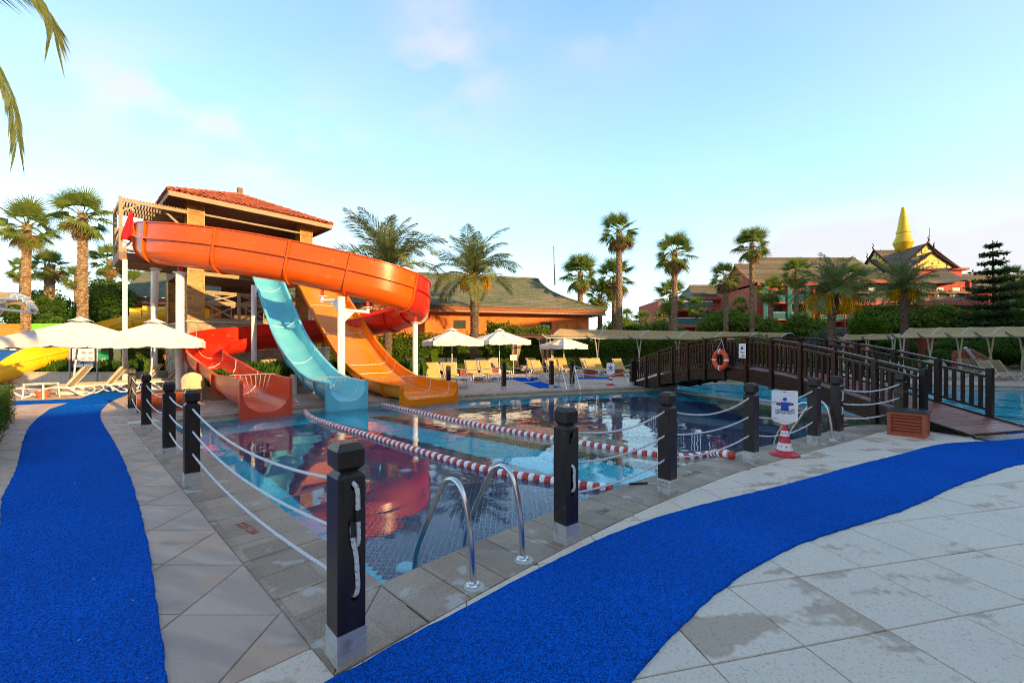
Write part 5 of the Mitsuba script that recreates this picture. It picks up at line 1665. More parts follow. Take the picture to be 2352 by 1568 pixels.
# left group
fan_palm(62, 520, 22.0, 185, 'large fan palm at the far left, left of the tallest one there', 25, 0, -.1)
fan_palm(190, 496, 22.5, 165, 'tallest fan palm on the left, beside the slide tower platform', 27, 1)
fan_palm(114, 612, 27.0, 112, 'short thick trunked fan palm between the two tall ones on the left', 29, 2)
fan_palm(52, 622, 30.0, 96, 'fan palm half hidden behind the far left trunk', 18, 3)
fan_palm(252, 600, 29.0, 110, 'fan palm just behind the left edge of the slide platform', 16, 4)
fan_palm(176, 640, 34.0, 90, 'small fan palm low behind the tallest left one', 14, 5)
fan_palm(306, 655, 33.0, 95, 'fan palm seen between the white columns under the platform', 13, 6)
fan_palm(345, 652, 36.0, 80, 'fan palm seen just left of the thick white column', 12, 7)
fan_palm(238, 705, 30.0, 60, 'low young fan palm behind the yellow flume', 12, 8)
# right group
fan_palm(1422, 535, 36.0, 100, 'tall fan palm left of the middle, twice as high as its neighbours', 15, 9)
fan_palm(1333, 628, 37.0, 94, 'fan palm by the right corner of the orange building', 13, 10)
fan_palm(1412, 640, 38.0, 100, 'fan palm close behind the tall one by the orange building', 14, 11)
fan_palm(1378, 681, 38.0, 72, 'short fan palm between two taller ones by the orange building', 11, 12)
fan_palm(1549, 583, 36.0, 104, 'fan palm with a full crown standing alone at the middle right', 15, 13)
fan_palm(1541, 682, 40.0, 86, 'lower fan palm half hidden behind the lone one at the middle right', 11, 14)
fan_palm(1667, 638, 38.0, 84, 'fan palm in front of the low hotel wing', 13, 15)
fan_palm(1727, 562, 37.0, 94, 'tall slender fan palm in front of the left hotel gable', 13, 16)
fan_palm(1829, 628, 40.0, 86, 'fan palm with a brown skirt left of the date palm on the right', 12, 17)
fan_palm(1770, 668, 44.0, 80, 'fan palm between the slender one and the brown skirted one', 13, 18)
fan_palm(1956, 640, 42.0, 92, 'fan palm just right of the date palm with orange fruit', 12, 19)
fan_palm(2078, 690, 44.0, 110, 'fan palm hidden behind the second date palm on the right', 14, 20)
fan_palm(2325, 640, 45.0, 104, 'fan palm at the far right edge behind the pine', 14, 21)
for i, (x, y_, w, l) in enumerate(((1476, 733, 42, 'small distant fan palm right of the tall palm trunks'), (1440, 726, 38, 'tiny distant fan palm beside the tall palm trunk'), (1520, 725, 44, 'small fan palm left of the lone palm trunk'), (1600, 705, 52, 'low fan palm in front of the hotel balconies'), (1700, 700, 48, 'low fan palm left of the slender one'), (1905, 700, 60, 'low fan palm under the date palm with orange fruit'))):
    fan_palm(x, y_, 56.0 if i < 3 else 48.0, w, l, None, 22 + i)


# ---- date palms
def feather_frond(rng, L, arch, n=58, wide=.235):
    t = np.linspace(0, 1, 14)
    ang = math.radians(16) - arch * t ** 1.6
    p = np.zeros((14, 3))
    for i in range(1, 14):
        p[i] = p[i - 1] + L / 13 * np.array([math.cos(ang[i]), 0, math.sin(ang[i])])
    side = rng.normal(0, .10)
    p[:, 1] += side * L * t ** 2
    ms = [tube(p, np.linspace(.030, .006, 14), 4, False)]
    v, f = [], []
    for k in range(n):
        s = .12 + .87 * k / (n - 1)
        o = np.array([np.interp(s, t, p[:, c]) for c in range(3)])
        d = np.array([np.interp(min(s + .03, 1), t, p[:, c]) - np.interp(s - .03, t, p[:, c]) for c in range(3)]); d /= np.linalg.norm(d)
        u = np.cross(d, [0, 1.0, 0]); u /= np.linalg.norm(u)
        l = wide * L * (math.sin(math.pi * min(s * .92 + .10, 1)) ** .6) * rng.uniform(.8, 1.1)
        for sg in (-1, 1):
            w = d * .62 + np.array([0, sg, 0]) * .68 - u * .30 * rng.uniform(-.4, 1.2); w /= np.linalg.norm(w)
            e = o + w * l + np.array([0, 0, -.14 * l * rng.uniform(.3, 1.6)])
            m = o + w * l * .5
            b = np.cross(w, u); b /= np.linalg.norm(b) + 1e-9
            q = len(v)
            bw = .0165 * L / 2.4
            v += [o - d * bw * .5, o + d * bw * .5, m + b * bw + u * bw * .3, m - b * bw, e]
            f += [[q, q + 1, q + 2], [q, q + 2, q + 3], [q + 3, q + 2, q + 4]]
    ms.append((np.array(v), np.array(f)))
    return cat(ms)


def date_crown(seed, n=31, L=3.05):
    rng = np.random.default_rng(seed)
    ms = []
    for i in range(n):
        t = i / (n - 1)
        el = math.radians(88 - 78 * t ** 1.0 + rng.uniform(-8, 8))
        m = feather_frond(rng, L * rng.uniform(.82, 1.1) * (1 - .12 * (t < .15)), rng.uniform(.95, 1.5) * (.80 + .75 * t))
        m = move(m, rx=rng.uniform(-.5, .5)); m = move(m, ry=-el + .17); m = move(m, (0, 0, .15 - .3 * t), rz=i * 2.39996 + rng.uniform(-.2, .2))
        ms.append(m)
    return cat(ms)


def date_fruit(seed, n=7, L=.85):
    rng = np.random.default_rng(seed)
    out = []
    for i in range(n):
        az = i * 2 * np.pi / n + rng.uniform(-.3, .3)
        d = np.array([math.cos(az), math.sin(az), 0])
        ms = [tube([[0, 0, 0], d * .35 + [0, 0, .12], d * .62 + [0, 0, -.05]], [.02, .018, .015], 5, False)]
        for k in range(60):
            a = d * rng.uniform(.35, .72) + rng.normal(0, .05, 3) + [0, 0, -.02]
            e = a + d * rng.uniform(-.05, .22) + np.array([*rng.normal(0, .12, 2), -L * rng.uniform(.45, .9)])
            ms.append(tube([a, (a + e) / 2 + d * .08 + [0, 0, .07], e], [.007, .008, .009], 3, False))
        out.append(cat(ms))
    return out


dcr = [shape(date_crown(s), 'date_leaf') for s in (2, 6, 12)]
def date_palm(px, py_top, y, crown_px, trunk_px, label, seed, fruit=5):
    k = thing('date_palm', label, 'palm tree', 'feather leaved date palms')
    c = at(px, py_top, y)
    cz_ = math.cos(math.atan((px - 1176) / FP))
    s = crown_px * cz_ / FP * y / 4.6
    put(k, 'crown', placed(dcr[seed % 3], T().translate(c.tolist()).rotate([0, 0, 1], 80.0 * seed + 20).scale(float(s))), None)
    r = trunk_px * cz_ / FP * y / 2 * .9
    fl_ = lambda t: r * (.75 * math.exp(-((t - .90) / .10) ** 2) + .10 * math.exp(-(t / .08) ** 2))
    put(k, 'trunk', move(boots(c[2], r * 1.0, r * .95, 70 + seed, .10, 10, fl_), (c[0], c[1], 0)), 'date_trunk')
    fb = 1.55 if fruit > 7 else 1.0
    for m in date_fruit(seed, fruit, 1.0):
        put(k, 'fruit_cluster', move(m, (c[0], c[1], c[2] + .10), s=s * fb), 'date_fruit')
date_palm(891, 622, 27.5, 258, 19, 'date palm behind the right hand bend of the red flume', 0)
date_palm(1090, 636, 28.5, 205, 20, 'date palm in front of the orange building with yellow fruit stalks', 1)
date_palm(1910, 680, 28.0, 205, 20, 'date palm with a big orange fruit cluster behind the bridge', 2, 8)
date_palm(2077, 668, 29.0, 190, 21, 'date palm right of the one with orange fruit, behind the bridge end', 3, 7)

# the palm whose frond tips hang into the frame, top left
kp = thing('date_palm', 'palm with drooping frond tips hanging in from the upper left corner', 'palm tree')
rngp = np.random.default_rng(4)
def hang(tip, root, seed, n=58, wide=.235):
    rr = np.random.default_rng(seed)
    root, tip = np.array(root), np.array(tip)
    dx = tip - root
    L = np.linalg.norm(dx) * 1.12
    az = math.atan2(dx[1], dx[0])
    t = np.linspace(0, 1, 14)
    hor = np.hypot(dx[0], dx[1])
    p = np.c_[hor * np.sin(t * np.pi / 2) ** .9, 0 * t, dx[2] * t ** 2.1 + .30 * L * np.sin(np.pi * t) * .35]
    ms = [tube(p, np.linspace(.028, .006, 14), 5, False)]
    v, f = [], []
    for k in range(n):
        s = .15 + .85 * k / (n - 1)
        o = np.array([np.interp(s, t, p[:, c]) for c in range(3)])
        d = np.array([np.interp(min(s + .03, 1), t, p[:, c]) - np.interp(s - .03, t, p[:, c]) for c in range(3)]); d /= np.linalg.norm(d)
        u = np.cross(d, [0, 1.0, 0]); u /= np.linalg.norm(u)
        l = wide * L * (1 - .45 * s) * rr.uniform(.8, 1.1)
        for sg in (-1, 1):
            w = d * .85 + np.array([0, sg, 0]) * .38 - u * .05 + [0, 0, -.45]; w /= np.linalg.norm(w)
            e = o + w * l + [0, 0, -.10 * l]; m = o + w * l * .5
            b = np.cross(w, [0, 0, 1.0]) + rr.normal(0, .5, 3); b /= np.linalg.norm(b) + 1e-9
            q = len(v); bw = .016
            v += [o - d * bw, o + d * bw, m + b * bw, m - b * bw, e]; f += [[q, q + 1, q + 2], [q, q + 2, q + 3], [q + 3, q + 2, q + 4]]
    ms.append((np.array(v), np.array(f)))
    return move(cat(ms), root, az)
root = np.array([-8.6, 4.6, 5.75])
fr = [hang(at(122, 70, 5.2), root + [0, .1, .25], 1, 84, .25), hang(at(41, 322, 5.4), root, 2, 84, .25)]
for i in range(16):
    a = rngp.uniform(2.0, 5.4)
    fr.append(hang(root + [2.0 * math.cos(a), 2.0 * math.sin(a), -rngp.uniform(-.6, 1.3)], root, 10 + i, 40))
put(kp, 'crown', cat(fr), 'date_leaf')
put(kp, 'trunk', move(boots(5.6, .22, .2, 99, .10, 10), (root[0] - .05, root[1], 0)), 'date_trunk')

# ---- hedges and ivy
def hedge_box(name, label, poly, h, n, size, mt, seed, cat_='hedge', z0=0.0, lump=.06):
    rng = np.random.default_rng(seed)
    k = thing(name, label, cat_)
    pl = Polygon(poly)
    put(k, 'inner_foliage', prism(pl.buffer(-.07), z0, h - .06), 'inner_leaves')
    ring = np.array(pl.exterior.coords)
    per = pl.length * (h - z0); top = pl.area
    nt = int(n * top / (per + top)); ns = n - nt
    d = rng.uniform(0, pl.length, ns)
    dd = np.r_[0, np.cumsum(np.linalg.norm(np.diff(ring, axis=0), axis=1))]
    at_ = lambda s: np.c_[np.interp(s % dd[-1], dd, ring[:, 0]), np.interp(s % dd[-1], dd, ring[:, 1])]
    t = at_(d + .02) - at_(d); t /= np.linalg.norm(t, axis=1, keepdims=True) + 1e-9
    sg = 1 if pl.exterior.is_ccw else -1
    P = np.c_[at_(d), z0 + (h - z0) * rng.uniform(0, 1, ns) ** .9]
    N = np.c_[t[:, 1] * sg, -t[:, 0] * sg, np.full(ns, .15)]
    x0, y0, x1, y1 = pl.bounds
    from shapely import contains_xy
    c = np.c_[rng.uniform(x0, x1, nt * 4), rng.uniform(y0, y1, nt * 4)]
    c = c[contains_xy(pl, c[:, 0], c[:, 1])][:nt]
    P = np.vstack([P, np.c_[c, np.full(len(c), h)]]); N = np.vstack([N, np.tile([0, 0, 1.0], (len(c), 1))])
    P = P + N * ((meshkit.fbm(P * 2.5, 3, seed) - .5) * 4 * lump)[:, None] + N * rng.uniform(-.05, .03, (len(P), 1))
    put(k, 'foliage', leaves(P, N, size, rng), mt)
    return k


hedge_box('hedge', 'clipped dark green box hedge at the left edge of the picture', [(-12.6, 10.75), (-8.75, 7.25), (-6.9, 5.55), (-9.4, 3.5), (-16.0, 8.0)], .76, 15000, .042, 'hedge_leaf', 1, lump=.03)


def ivy(name, label, pts, h, n, size, mt, seed, th=.35, z0=0.0, cat_='hedge', wob=.5):
    """Climbers over a wall or fence: a lumpy sheet of leaves with loose shoots along its top."""
    rng = np.random.default_rng(seed)
    k = thing(name, label, cat_)
    ln = LineString(pts)
    d = rng.uniform(0, ln.length, n)
    hh = lambda s: h * (1 + wob * (meshkit.fbm(np.stack([s * .35, s * 0, s * 0 + seed], -1), 3, seed) - .5))
    z = z0 + (hh(d) - z0) * rng.uniform(0, 1, n) ** .85 + np.where(rng.uniform(0, 1, n) > .96, rng.exponential(.16, n), 0)
    pp = np.array(pts)
    dd = np.r_[0, np.cumsum(np.linalg.norm(np.diff(pp, axis=0), axis=1))]
    at_ = lambda s: np.c_[np.interp(s, dd, pp[:, 0]), np.interp(s, dd, pp[:, 1])]
    q = at_(d)
    t = at_(np.minimum(d + .05, dd[-1])) - at_(np.maximum(d - .05, 0)); t /= np.linalg.norm(t, axis=1, keepdims=True) + 1e-9
    nn = np.c_[t[:, 1], -t[:, 0], np.full(n, .25)]
    P = np.c_[q, z]
    P = P + nn * ((meshkit.fbm(P * 1.1, 3, seed + 3) - .35) * th * 2.2)[:, None] + nn * rng.uniform(-.1, .1, (n, 1))
    put(k, 'leaves', leaves(P, nn, size, rng), mt)
    sx = np.linspace(0, ln.length, 40)
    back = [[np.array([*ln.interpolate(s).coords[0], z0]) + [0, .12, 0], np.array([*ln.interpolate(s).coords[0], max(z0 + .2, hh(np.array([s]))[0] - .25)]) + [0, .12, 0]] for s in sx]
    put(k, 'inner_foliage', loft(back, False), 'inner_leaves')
    return k


ivy('ivy_hedge', 'thick ivy covering the wall in front of the orange building', [at(700, 800, 30.5)[:2], at(905, 800, 30.2)[:2], at(1130, 800, 30.2)[:2]], 2.62, 14000, .15, 'ivy_leaf', 2, wob=.2)
ivy('ivy_hedge', 'mound of bright climbers right of the date palm before the orange building', [at(1118, 800, 30.0)[:2], at(1160, 800, 29.6)[:2], at(1262, 800, 30.2)[:2]], 3.0, 9000, .15, 'ivy_leaf', 7, .8, wob=.5)
ivy('ivy_hedge', 'climbers on the long fence behind the left canopy', [at(1245, 800, 32.2)[:2], at(1400, 800, 33.0)[:2], at(1640, 800, 36.0)[:2]], 2.55, 15000, .15, 'ivy_leaf', 4, .3, .42, wob=.25)
hedge_box('hedge', 'low clipped hedge behind the loungers under the left canopy', [at(1255, 800, 29.6)[:2], at(1475, 800, 30.2)[:2], at(1475, 800, 31.0)[:2], at(1255, 800, 30.4)[:2]], .98, 7000, .10, 'hedge_leaf', 5)
hedge_box('hedge', 'low planted strip behind the loungers left of the date palm', [at(930, 800, 28.0)[:2], at(1180, 800, 28.2)[:2], at(1180, 800, 29.2)[:2], at(930, 800, 29.2)[:2]], .85, 7000, .13, 'bush_leaf', 8, 'shrubs', lump=.16)
hedge_box('hedge', 'dark hedge under the slide tower behind the left planter', [at(290, 800, 22.5)[:2], at(372, 800, 24.0)[:2], at(372, 800, 26.5)[:2], at(285, 800, 25.5)[:2]], 1.55, 6000, .10, 'hedge_leaf', 9, lump=.15)


# ---- broad leaved trees and bushes
def bush(name, label, c, r, n, size, mt, seed, trunk=False, blobs=9, cat_='bush', flat=.55, spread=.55):
    rng = np.random.default_rng(seed)
    k = thing(name, label, cat_)
    c, r = np.array(c, float), np.array(r, float)
    bl = []
    for i in range(blobs):
        d = rng.normal(0, 1, 3); d /= np.linalg.norm(d)
        bl.append((c + d * r * spread * rng.uniform(.5, 1.1), r * rng.uniform(.38, .62)))
    bl.append((c, r * .62))
    put(k, 'crown', blob_leaves(bl, n, size, rng), mt)
    put(k, 'inner_foliage', core(bl, .66), 'inner_leaves')
    if trunk:
        ms = [tube([(c[0], c[1], 0), (c[0] + .1, c[1], c[2] - r[2] * .6), (c[0], c[1], c[2])], [.16, .12, .05], 8)]
        for i in range(5):
            b = bl[i][0]
            ms.append(tube([(c[0] + .05, c[1], c[2] - r[2] * .8), (np.array(b) + [c[0], c[1], c[2] - r[2] * .5]) / 2, b], [.08, .06, .03], 6))
        put(k, 'trunk', cat(ms), 'bark')
    return k


def bush_at(name, label, x0, x1, ytop, ybot, y, n, size, mt, seed, **kw):
    a, b = at(x0, ytop, y), at(x1, ybot, y)
    c = (a + b) / 2
    return bush(name, label, c, (abs(b[0] - a[0]) / 2 * 1.04, abs(b[0] - a[0]) / 2 * .9, abs(a[2] - b[2]) / 2 * 1.04), n, size, mt, seed, **kw)


bush_at('leafy_tree', 'dark leafy tree behind the green slide panel on the left', 5, 168, 664, 770, 27.0, 9000, .17, 'tree_leaf', 11, trunk=True, cat_='tree', blobs=12)
bush_at('leafy_tree', 'rounded dark leafy tree left of the slide tower', 176, 312, 646, 760, 25.5, 9000, .16, 'tree_leaf', 12, trunk=True, cat_='tree', blobs=12)
rows = [
    ('bush', 'broad soft green bush in front of the low hotel wing', 1590, 1760, 705, 800, 40, 8000, .30, 'bush_leaf'),
    ('bush', 'green bush right of the slender palm trunk', 1730, 1830, 722, 800, 39, 4500, .28, 'bush_leaf'),
    ('bush', 'green bush behind the date palm trunk with the orange fruit', 1800, 1905, 715, 800, 38, 4500, .28, 'bush_leaf'),
    ('olive_bush', 'grey green olive bush beside the date palm with the orange fruit', 1838, 1945, 748, 812, 31, 4500, .15, 'olive_leaf'),
    ('bush', 'bright green rounded bush between the two right date palms', 1945, 2030, 728, 800, 32, 5000, .20, 'bright_leaf'),
    ('bush', 'wide yellow green thicket in front of the hotel', 1950, 2110, 690, 790, 46, 8000, .36, 'bush_leaf'),
    ('bush', 'long yellow green thicket right of the second right date palm', 2080, 2240, 690, 790, 44, 8000, .36, 'bush_leaf'),
    ('bush', 'dark shrub low behind the right canopies', 2000, 2110, 762, 845, 33, 5000, .2, 'tree_leaf'),
    ('bush', 'dark shrub behind the brick ramp on the right', 2110, 2250, 770, 850, 36, 6000, .22, 'tree_leaf'),
    ('bush', 'dark shrub at the far right behind the canopies', 2230, 2400, 755, 850, 36, 7000, .24, 'tree_leaf'),
    ('bush', 'dark thicket below the pine on the far right', 2190, 2400, 700, 790, 42, 8000, .3, 'tree_leaf'),
    ('bush', 'green shrub behind the left canopy end', 1480, 1600, 735, 800, 44, 5000, .3, 'bush_leaf'),
    ('bush', 'low shrub under the distant palms in the middle', 1355, 1500, 738, 790, 48, 4500, .3, 'bush_leaf'),
    ('bush', 'green shrub behind the middle of the footbridge', 1640, 1790, 765, 835, 33, 6000, .2, 'bush_leaf'),
    ('bush', 'green shrub behind the footbridge below the olive bush', 1780, 1960, 792, 850, 30, 6000, .18, 'bush_leaf'),
    ('bush', 'yellow green ground shrub behind the right bridge railing', 1950, 2110, 812, 860, 28, 5000, .14, 'bright_leaf'),
]
for i, (nm, l, x0, x1, yt, yb, y, n, sz, mt) in enumerate(rows):
    bush_at(nm, l, x0, x1, yt, yb, y, n, sz, mt, 30 + i)
# taller trees closing the view on the right, partly behind the hotel front
for i, (x0, x1, yt, y, l) in enumerate(((430, 560, 700, 60, 'distant tree seen through the tower terrace'), (2255, 2420, 640, 52, 'dark tree at the far right behind the pine'))):
    bush_at('leafy_tree', l, x0, x1, yt, 800, y, 5000, .4, 'tree_leaf', 60 + i, trunk=True, cat_='tree')

# the tiered pine on the right
def pine():
    rng = np.random.default_rng(5)
    y = 38.0
    k = thing('tiered_pine', 'tiered pine with level whorls of branches on the far right', 'pine tree')
    b, t = at(2285, 800, y), at(2280, 552, y)
    put(k, 'trunk', tube([(b[0], y, 0), (t[0], y, t[2])], [.22, .03], 9), 'bark')
    P, N, br = [], [], []
    zt = np.linspace(t[2] - .5, 3.0, 11)
    for i, z in enumerate(zt):
        L = .45 + 2.9 * (i / 13) ** .85
        for j in range(6 + i // 3):
            a = 2 * np.pi * j / (6 + i // 3) + i * .7 + rng.uniform(-.15, .15)
            x0 = b[0] + (t[0] - b[0]) * z / t[2]
            ll = L * rng.uniform(.8, 1.15)
            m = int(24 + 38 * ll)
            s = rng.uniform(.12, 1, m)
            w = rng.normal(0, .22, m) * ll * (1 - .35 * s) * (s > .15)
            P.append(np.c_[x0 + math.cos(a) * ll * s - math.sin(a) * w, y + math.sin(a) * ll * s + math.cos(a) * w, z + .12 * ll * s ** 2 + rng.normal(0, .045, m) - .10 * np.abs(w)])
            N.append(np.tile([0, 0, 1.0], (m, 1)))
            br.append(tube([(x0, y, z), (x0 + math.cos(a) * ll, y + math.sin(a) * ll, z + .12 * ll)], [.035, .008], 4, False))
    put(k, 'branches', cat(br), 'bark')
    put(k, 'needles', leaves(np.vstack(P), np.vstack(N), .30, rng, jitter=.5), 'pine_leaf')
pine()

# ---- strap leaved plants in the planters
def clear_of_slides(x, y):
    low = fp[fp[:, 2] < 1.6][:, :2]
    if np.min(np.hypot(low[:, 0] - x, low[:, 1] - y)) < .85:
        return False
    for c, hw, tmax in ((BLUE_C, .85, 5.2), (ORNG_C, 1.35, 5.5)):
        d = np.array([x, y]) - c
        t = -(d @ WDIR); s = abs(d @ np.array([-WDIR[1], WDIR[0]]))
        if -1 < t < tmax and s < hw:
            return False
    return True
def strap_plants(name, label, centres, n, hgt, seed, mt='strap_leaf', z=.46, w=.055):
    rng = np.random.default_rng(seed)
    ms = []
    for c in centres:
        if not clear_of_slides(c[0], c[1]):
            continue
        for i in range(n):
            a = rng.uniform(0, 2 * np.pi); l = hgt * rng.uniform(.55, 1.15); out = rng.uniform(.12, .45) * l
            o = np.array([c[0] + rng.normal(0, .10), c[1] + rng.normal(0, .10), z])
            d = np.array([math.cos(a), math.sin(a), 0]); s = np.array([-d[1], d[0], 0]) * w * rng.uniform(.7, 1.2)
            q = [o, o + d * out * .35 + [0, 0, l * .45], o + d * out * .7 + [0, 0, l * .8], o + d * out * 1.15 + [0, 0, l]]
            ms.append(vf([q[0] - s * .3, q[0] + s * .3, q[1] - s, q[1] + s, q[2] - s * .9, q[2] + s * .9, q[3]], [[0, 1, 3], [0, 3, 2], [2, 3, 5], [2, 5, 4], [4, 5, 6]]))
    if ms:
        put(thing(name, label, 'plants'), None, cat(ms), mt)
rg_ = np.random.default_rng(3)
strap_plants('leafy_plants', 'broad leaved green plants in the beige planter on the left', [(x, 20.2 + rg_.uniform(-.2, .5)) for x in np.linspace(-22.8, -18.0, 26)], 26, .62, 2)
strap_plants('leafy_plants', 'green leafy plants behind the pot beside the red flume', [(-10.2 + .75 * t + rg_.normal(0, .15), 13.85 + .9 * t + rg_.normal(0, .15)) for t in np.linspace(0, 1.3, 12)], 22, .62, 3)
strap_plants('leafy_plants', 'green leafy plants between the red flume and the blue slide', [(rg_.uniform(-10.2, -7.0), rg_.uniform(14.2, 17.5)) for t in range(60)], 20, .66, 4)
strap_plants('leafy_plants', 'green leafy plants between the blue and orange slides', [(rg_.uniform(-8.2, -5.5), rg_.uniform(15.8, 18.6)) for t in range(60)], 22, .62, 5)
strap_plants('leafy_plants', 'green leafy plants right of the orange slide beside the white column', [(-4.9 + .9 * t + rg_.normal(0, .2), 18.1 + .6 * t + rg_.normal(0, .2)) for t in np.linspace(0, 1, 10)], 20, .7, 6)
k = thing('banana_plant', 'banana plant with upright bright leaves beside the white column', 'plant')
bc = at(998, 860, 23.5)
ms = []
for i, (a, l) in enumerate(((0, 2.1), (1.6, 1.7), (3.4, 1.5), (4.8, 1.2))):
    d = np.array([math.cos(a), math.sin(a), 0]); s = np.array([-d[1], d[0], 0])
    if i == 0:
        s = np.array([1.0, 0, 0]); d = np.array([0, -.2, 0])
    q = [np.array([bc[0], bc[1], .0]) + d * l * t * t * .55 + [0, 0, l * (1.05 * t - .28 * t * t * (i > 0))] for t in np.linspace(0, 1, 9)]
    wd = [.02, .03, .03, .10, .17, .19, .17, .11, .02]
    ms.append(loft([[p - s * w_ + [0, 0, .02], p, p + s * w_ + [0, 0, .02]] for p, w_ in zip(q, wd)], False))
put(k, None, cat(ms), 'bright_leaf')
# red blossoms by the wall
k = thing('red_flowers', 'red flowers against the ivy wall left of the umbrellas', 'flowers', kind='stuff')
c_ = at(1012, 836, 28.0)
put(k, None, leaves(np.random.default_rng(8).normal(0, 1, (500, 3)) * [.42, .2, .16] + c_, np.tile([0, -1.0, .3], (500, 1)), .12, np.random.default_rng(9)), 'blossom')
# ------------------------------------------------------------------ buildings
mat('stucco_orange', proc(lambda p, n, uv: mix(mix((.62, .160, .036), (.70, .215, .055), fbm(p.x * .9, p.y * .9, p.z * .5, 4)), (.30, .10, .05), smoothstep(.60, .78, fbm(p.x * 2.6, p.y * 2.6, p.z * .6 + 3, 4)) * .6)), .85, .15)
mat('stucco_trim', (.42, .30, .22), .8, .2)
mat('gutter_rust', (.30, .10, .04), .7, .2)
def green_tile(p, n, uv):
    r = cell_rand(dr.floor(p.x * 3.3), dr.floor(p.z * 4), dr.floor(p.y * 3))
    base = mix((.062, .080, .045), (.140, .145, .078), r * .6 + .4 * fbm(p.x * .8, p.y * .8, p.z * .8, 4))
    return mix(base, (.17, .15, .105), smoothstep(.5, .72, fbm(p.x * .6 + 8, p.y * .6, p.z * 1.8, 5)) * .8)
mat('roof_green', proc(green_tile), .55, .35)
mat('roof_brown', proc(lambda p, n, uv: mix((.095, .085, .060), (.17, .145, .10), fbm(p.x * .3, p.y * .3, p.z * 3.0, 4)) * (.82 + .36 * smoothstep(.3, .7, noise(p.x * .05, p.z * 3.2, 2)))), .7, .2)
mat('hotel_red', proc(lambda p, n, uv: mix((.36, .075, .058), (.46, .115, .088), fbm(p.x * .4, p.y * .4, p.z * .7, 4))), .8, .2)
mat('hotel_dark', (.045, .018, .020), .7, .2)
mat('hotel_pale', (.55, .54, .55), .7, .2)
mat('teal_glass', (.030, .135, .145), .12, .6)
mat('window_glass', (.05, .065, .07), .08, .7)
mat('frame_dark', (.03, .022, .020), .5, .4)
mat('curtain_white', (.62, .64, .65), .7, .2)
mat('gold_paint', (.66, .42, .02), .35, .5, metallic=.25)
mat('gold_ornament', (.70, .47, .035), .5, .4)
mat('blue_ground', (.10, .19, .36), .6, .3)
mat('brick_red', proc(lambda p, n, uv: mix((.36, .095, .05), (.48, .15, .085), cell_rand(dr.floor((p.x + p.y) * 4), dr.floor(p.z * 14), 1))), .85, .2)
mat('far_white', (.62, .62, .60), .8, .2)
mat('grey_panel', (.36, .35, .34), .6, .3)


def frame_of(o, ang):
    c, s = math.cos(ang), math.sin(ang)
    return lambda m: (np.c_[o[0] + m[0][:, 0] * c - m[0][:, 1] * s, o[1] + m[0][:, 0] * s + m[0][:, 1] * c, m[0][:, 2]], m[1])


def tiled_slope(P, nu, nv, dep=.045, wav=.04):
    """P(u, v) -> point, u along the eave 0..1, v from the eave up 0..1: overlapping wavy courses as one mesh."""
    ms = []
    for j in range(nv):
        v0, v1 = j / nv, (j + 1.12) / nv
        us = np.linspace(0, 1, nu * 4 + 1)
        rows = []
        for v, lift in ((v0, dep), (min(v1, 1.0), .0)):
            r = []
            for i, u in enumerate(us):
                w = wav * (.5 + .5 * math.cos(i * np.pi / 2 * 1.0)) 
                r.append(P(u, v) + np.array([0, 0, lift + w]))
            rows.append(r)
        rows.insert(0, [q - np.array([0, 0, dep]) for q in rows[0]])
        ms.append(loft(rows, False))
    return cat(ms)


# ---- the low orange building: plan axes run with its eave
OB_A = math.atan2(.283, .959)
ob_r = np.array([at(1393, 713, 36.0)[0], 36.0])            # right eave corner
ob = thing('orange_building', 'long low orange building with a curved green tile roof behind the palms', 'building')
LB, EZ, RZ, OVB = 34.0, at(1393, 712, 36.0)[2], 0, 1.0
fr_ = frame_of(ob_r, OB_A)
def obp(m):
    return fr_(m)
WL, WR, WF, WB = -LB, -1.25, .8, 10.5
RZ = at(1274, 646, 40.8)[2]
put(ob, 'wall', obp(cat([box(WL, WR, WF, WF + .3, 0, EZ - .45), box(WR - .3, WR, WF + .3, WB, 0, EZ - .45)])), 'stucco_orange')
put(ob, 'eave_soffit', obp(box(-LB - .3, -.15, .12, 11.2, EZ - .46, EZ - .40)), 'stucco_trim')
put(ob, 'fascia', obp(cat([box(-LB - .3, -.1, .06, .16, EZ - .32, EZ - .02), box(-.18, -.08, .16, 11.2, EZ - .32, EZ - .02)])), 'gutter_rust')
put(ob, 'gutter', obp(cat([tube([(-LB - .3, .02, EZ - .40), (-.05, .02, EZ - .40)], .065, 8)])), 'stucco_trim', smooth=True)
def slope_front(u, v):
    # along the eave u; the right end rakes back on a concave curve up to the ridge end
    c = v ** 1.12 * (1 - .10 * math.sin(np.pi * v))
    right = -.02 - 4.3 * (1 - (1 - v) ** 1.75)
    x = -LB - .3 + u * (LB + .3 + right)
    m = fr_((np.array([[x, .0 + 5.2 * v, EZ - .03 + (RZ - EZ) * c]]), None))[0]
    return m[0]
def slope_right(u, v):
    right = -.02 - 4.3 * (1 - (1 - v) ** 1.75)
    c = v ** 1.12 * (1 - .10 * math.sin(np.pi * v))
    y = 5.2 * v + u * (11.2 - 2 * 5.2 * v) 
    return fr_((np.array([[right, y, EZ - .03 + (RZ - EZ) * c]]), None))[0][0]
def slope_back(u, v):
    m = slope_front(u, v); m2 = fr_((np.array([[0, 11.2 - 10.4 * v, 0]]), None))[0][0] - fr_((np.array([[0, .0, 0]]), None))[0][0]
    return m + np.array([m2[0], m2[1], 0])
rf = put(ob, 'roof', tiled_slope(slope_front, 112, 17), 'roof_green')
put(rf, 'end_slope', tiled_slope(slope_right, 30, 17), 'roof_green')
put(rf, 'back_slope', tiled_slope(lambda u, v: slope_back(1 - u, v), 20, 6, .04, 0), 'roof_green')
put(rf, 'ridge', tube([slope_front(0, 1.0) + [0, 0, .05], slope_front(1, 1.0) + [0, 0, .05]], .13, 8), 'roof_green', smooth=True)
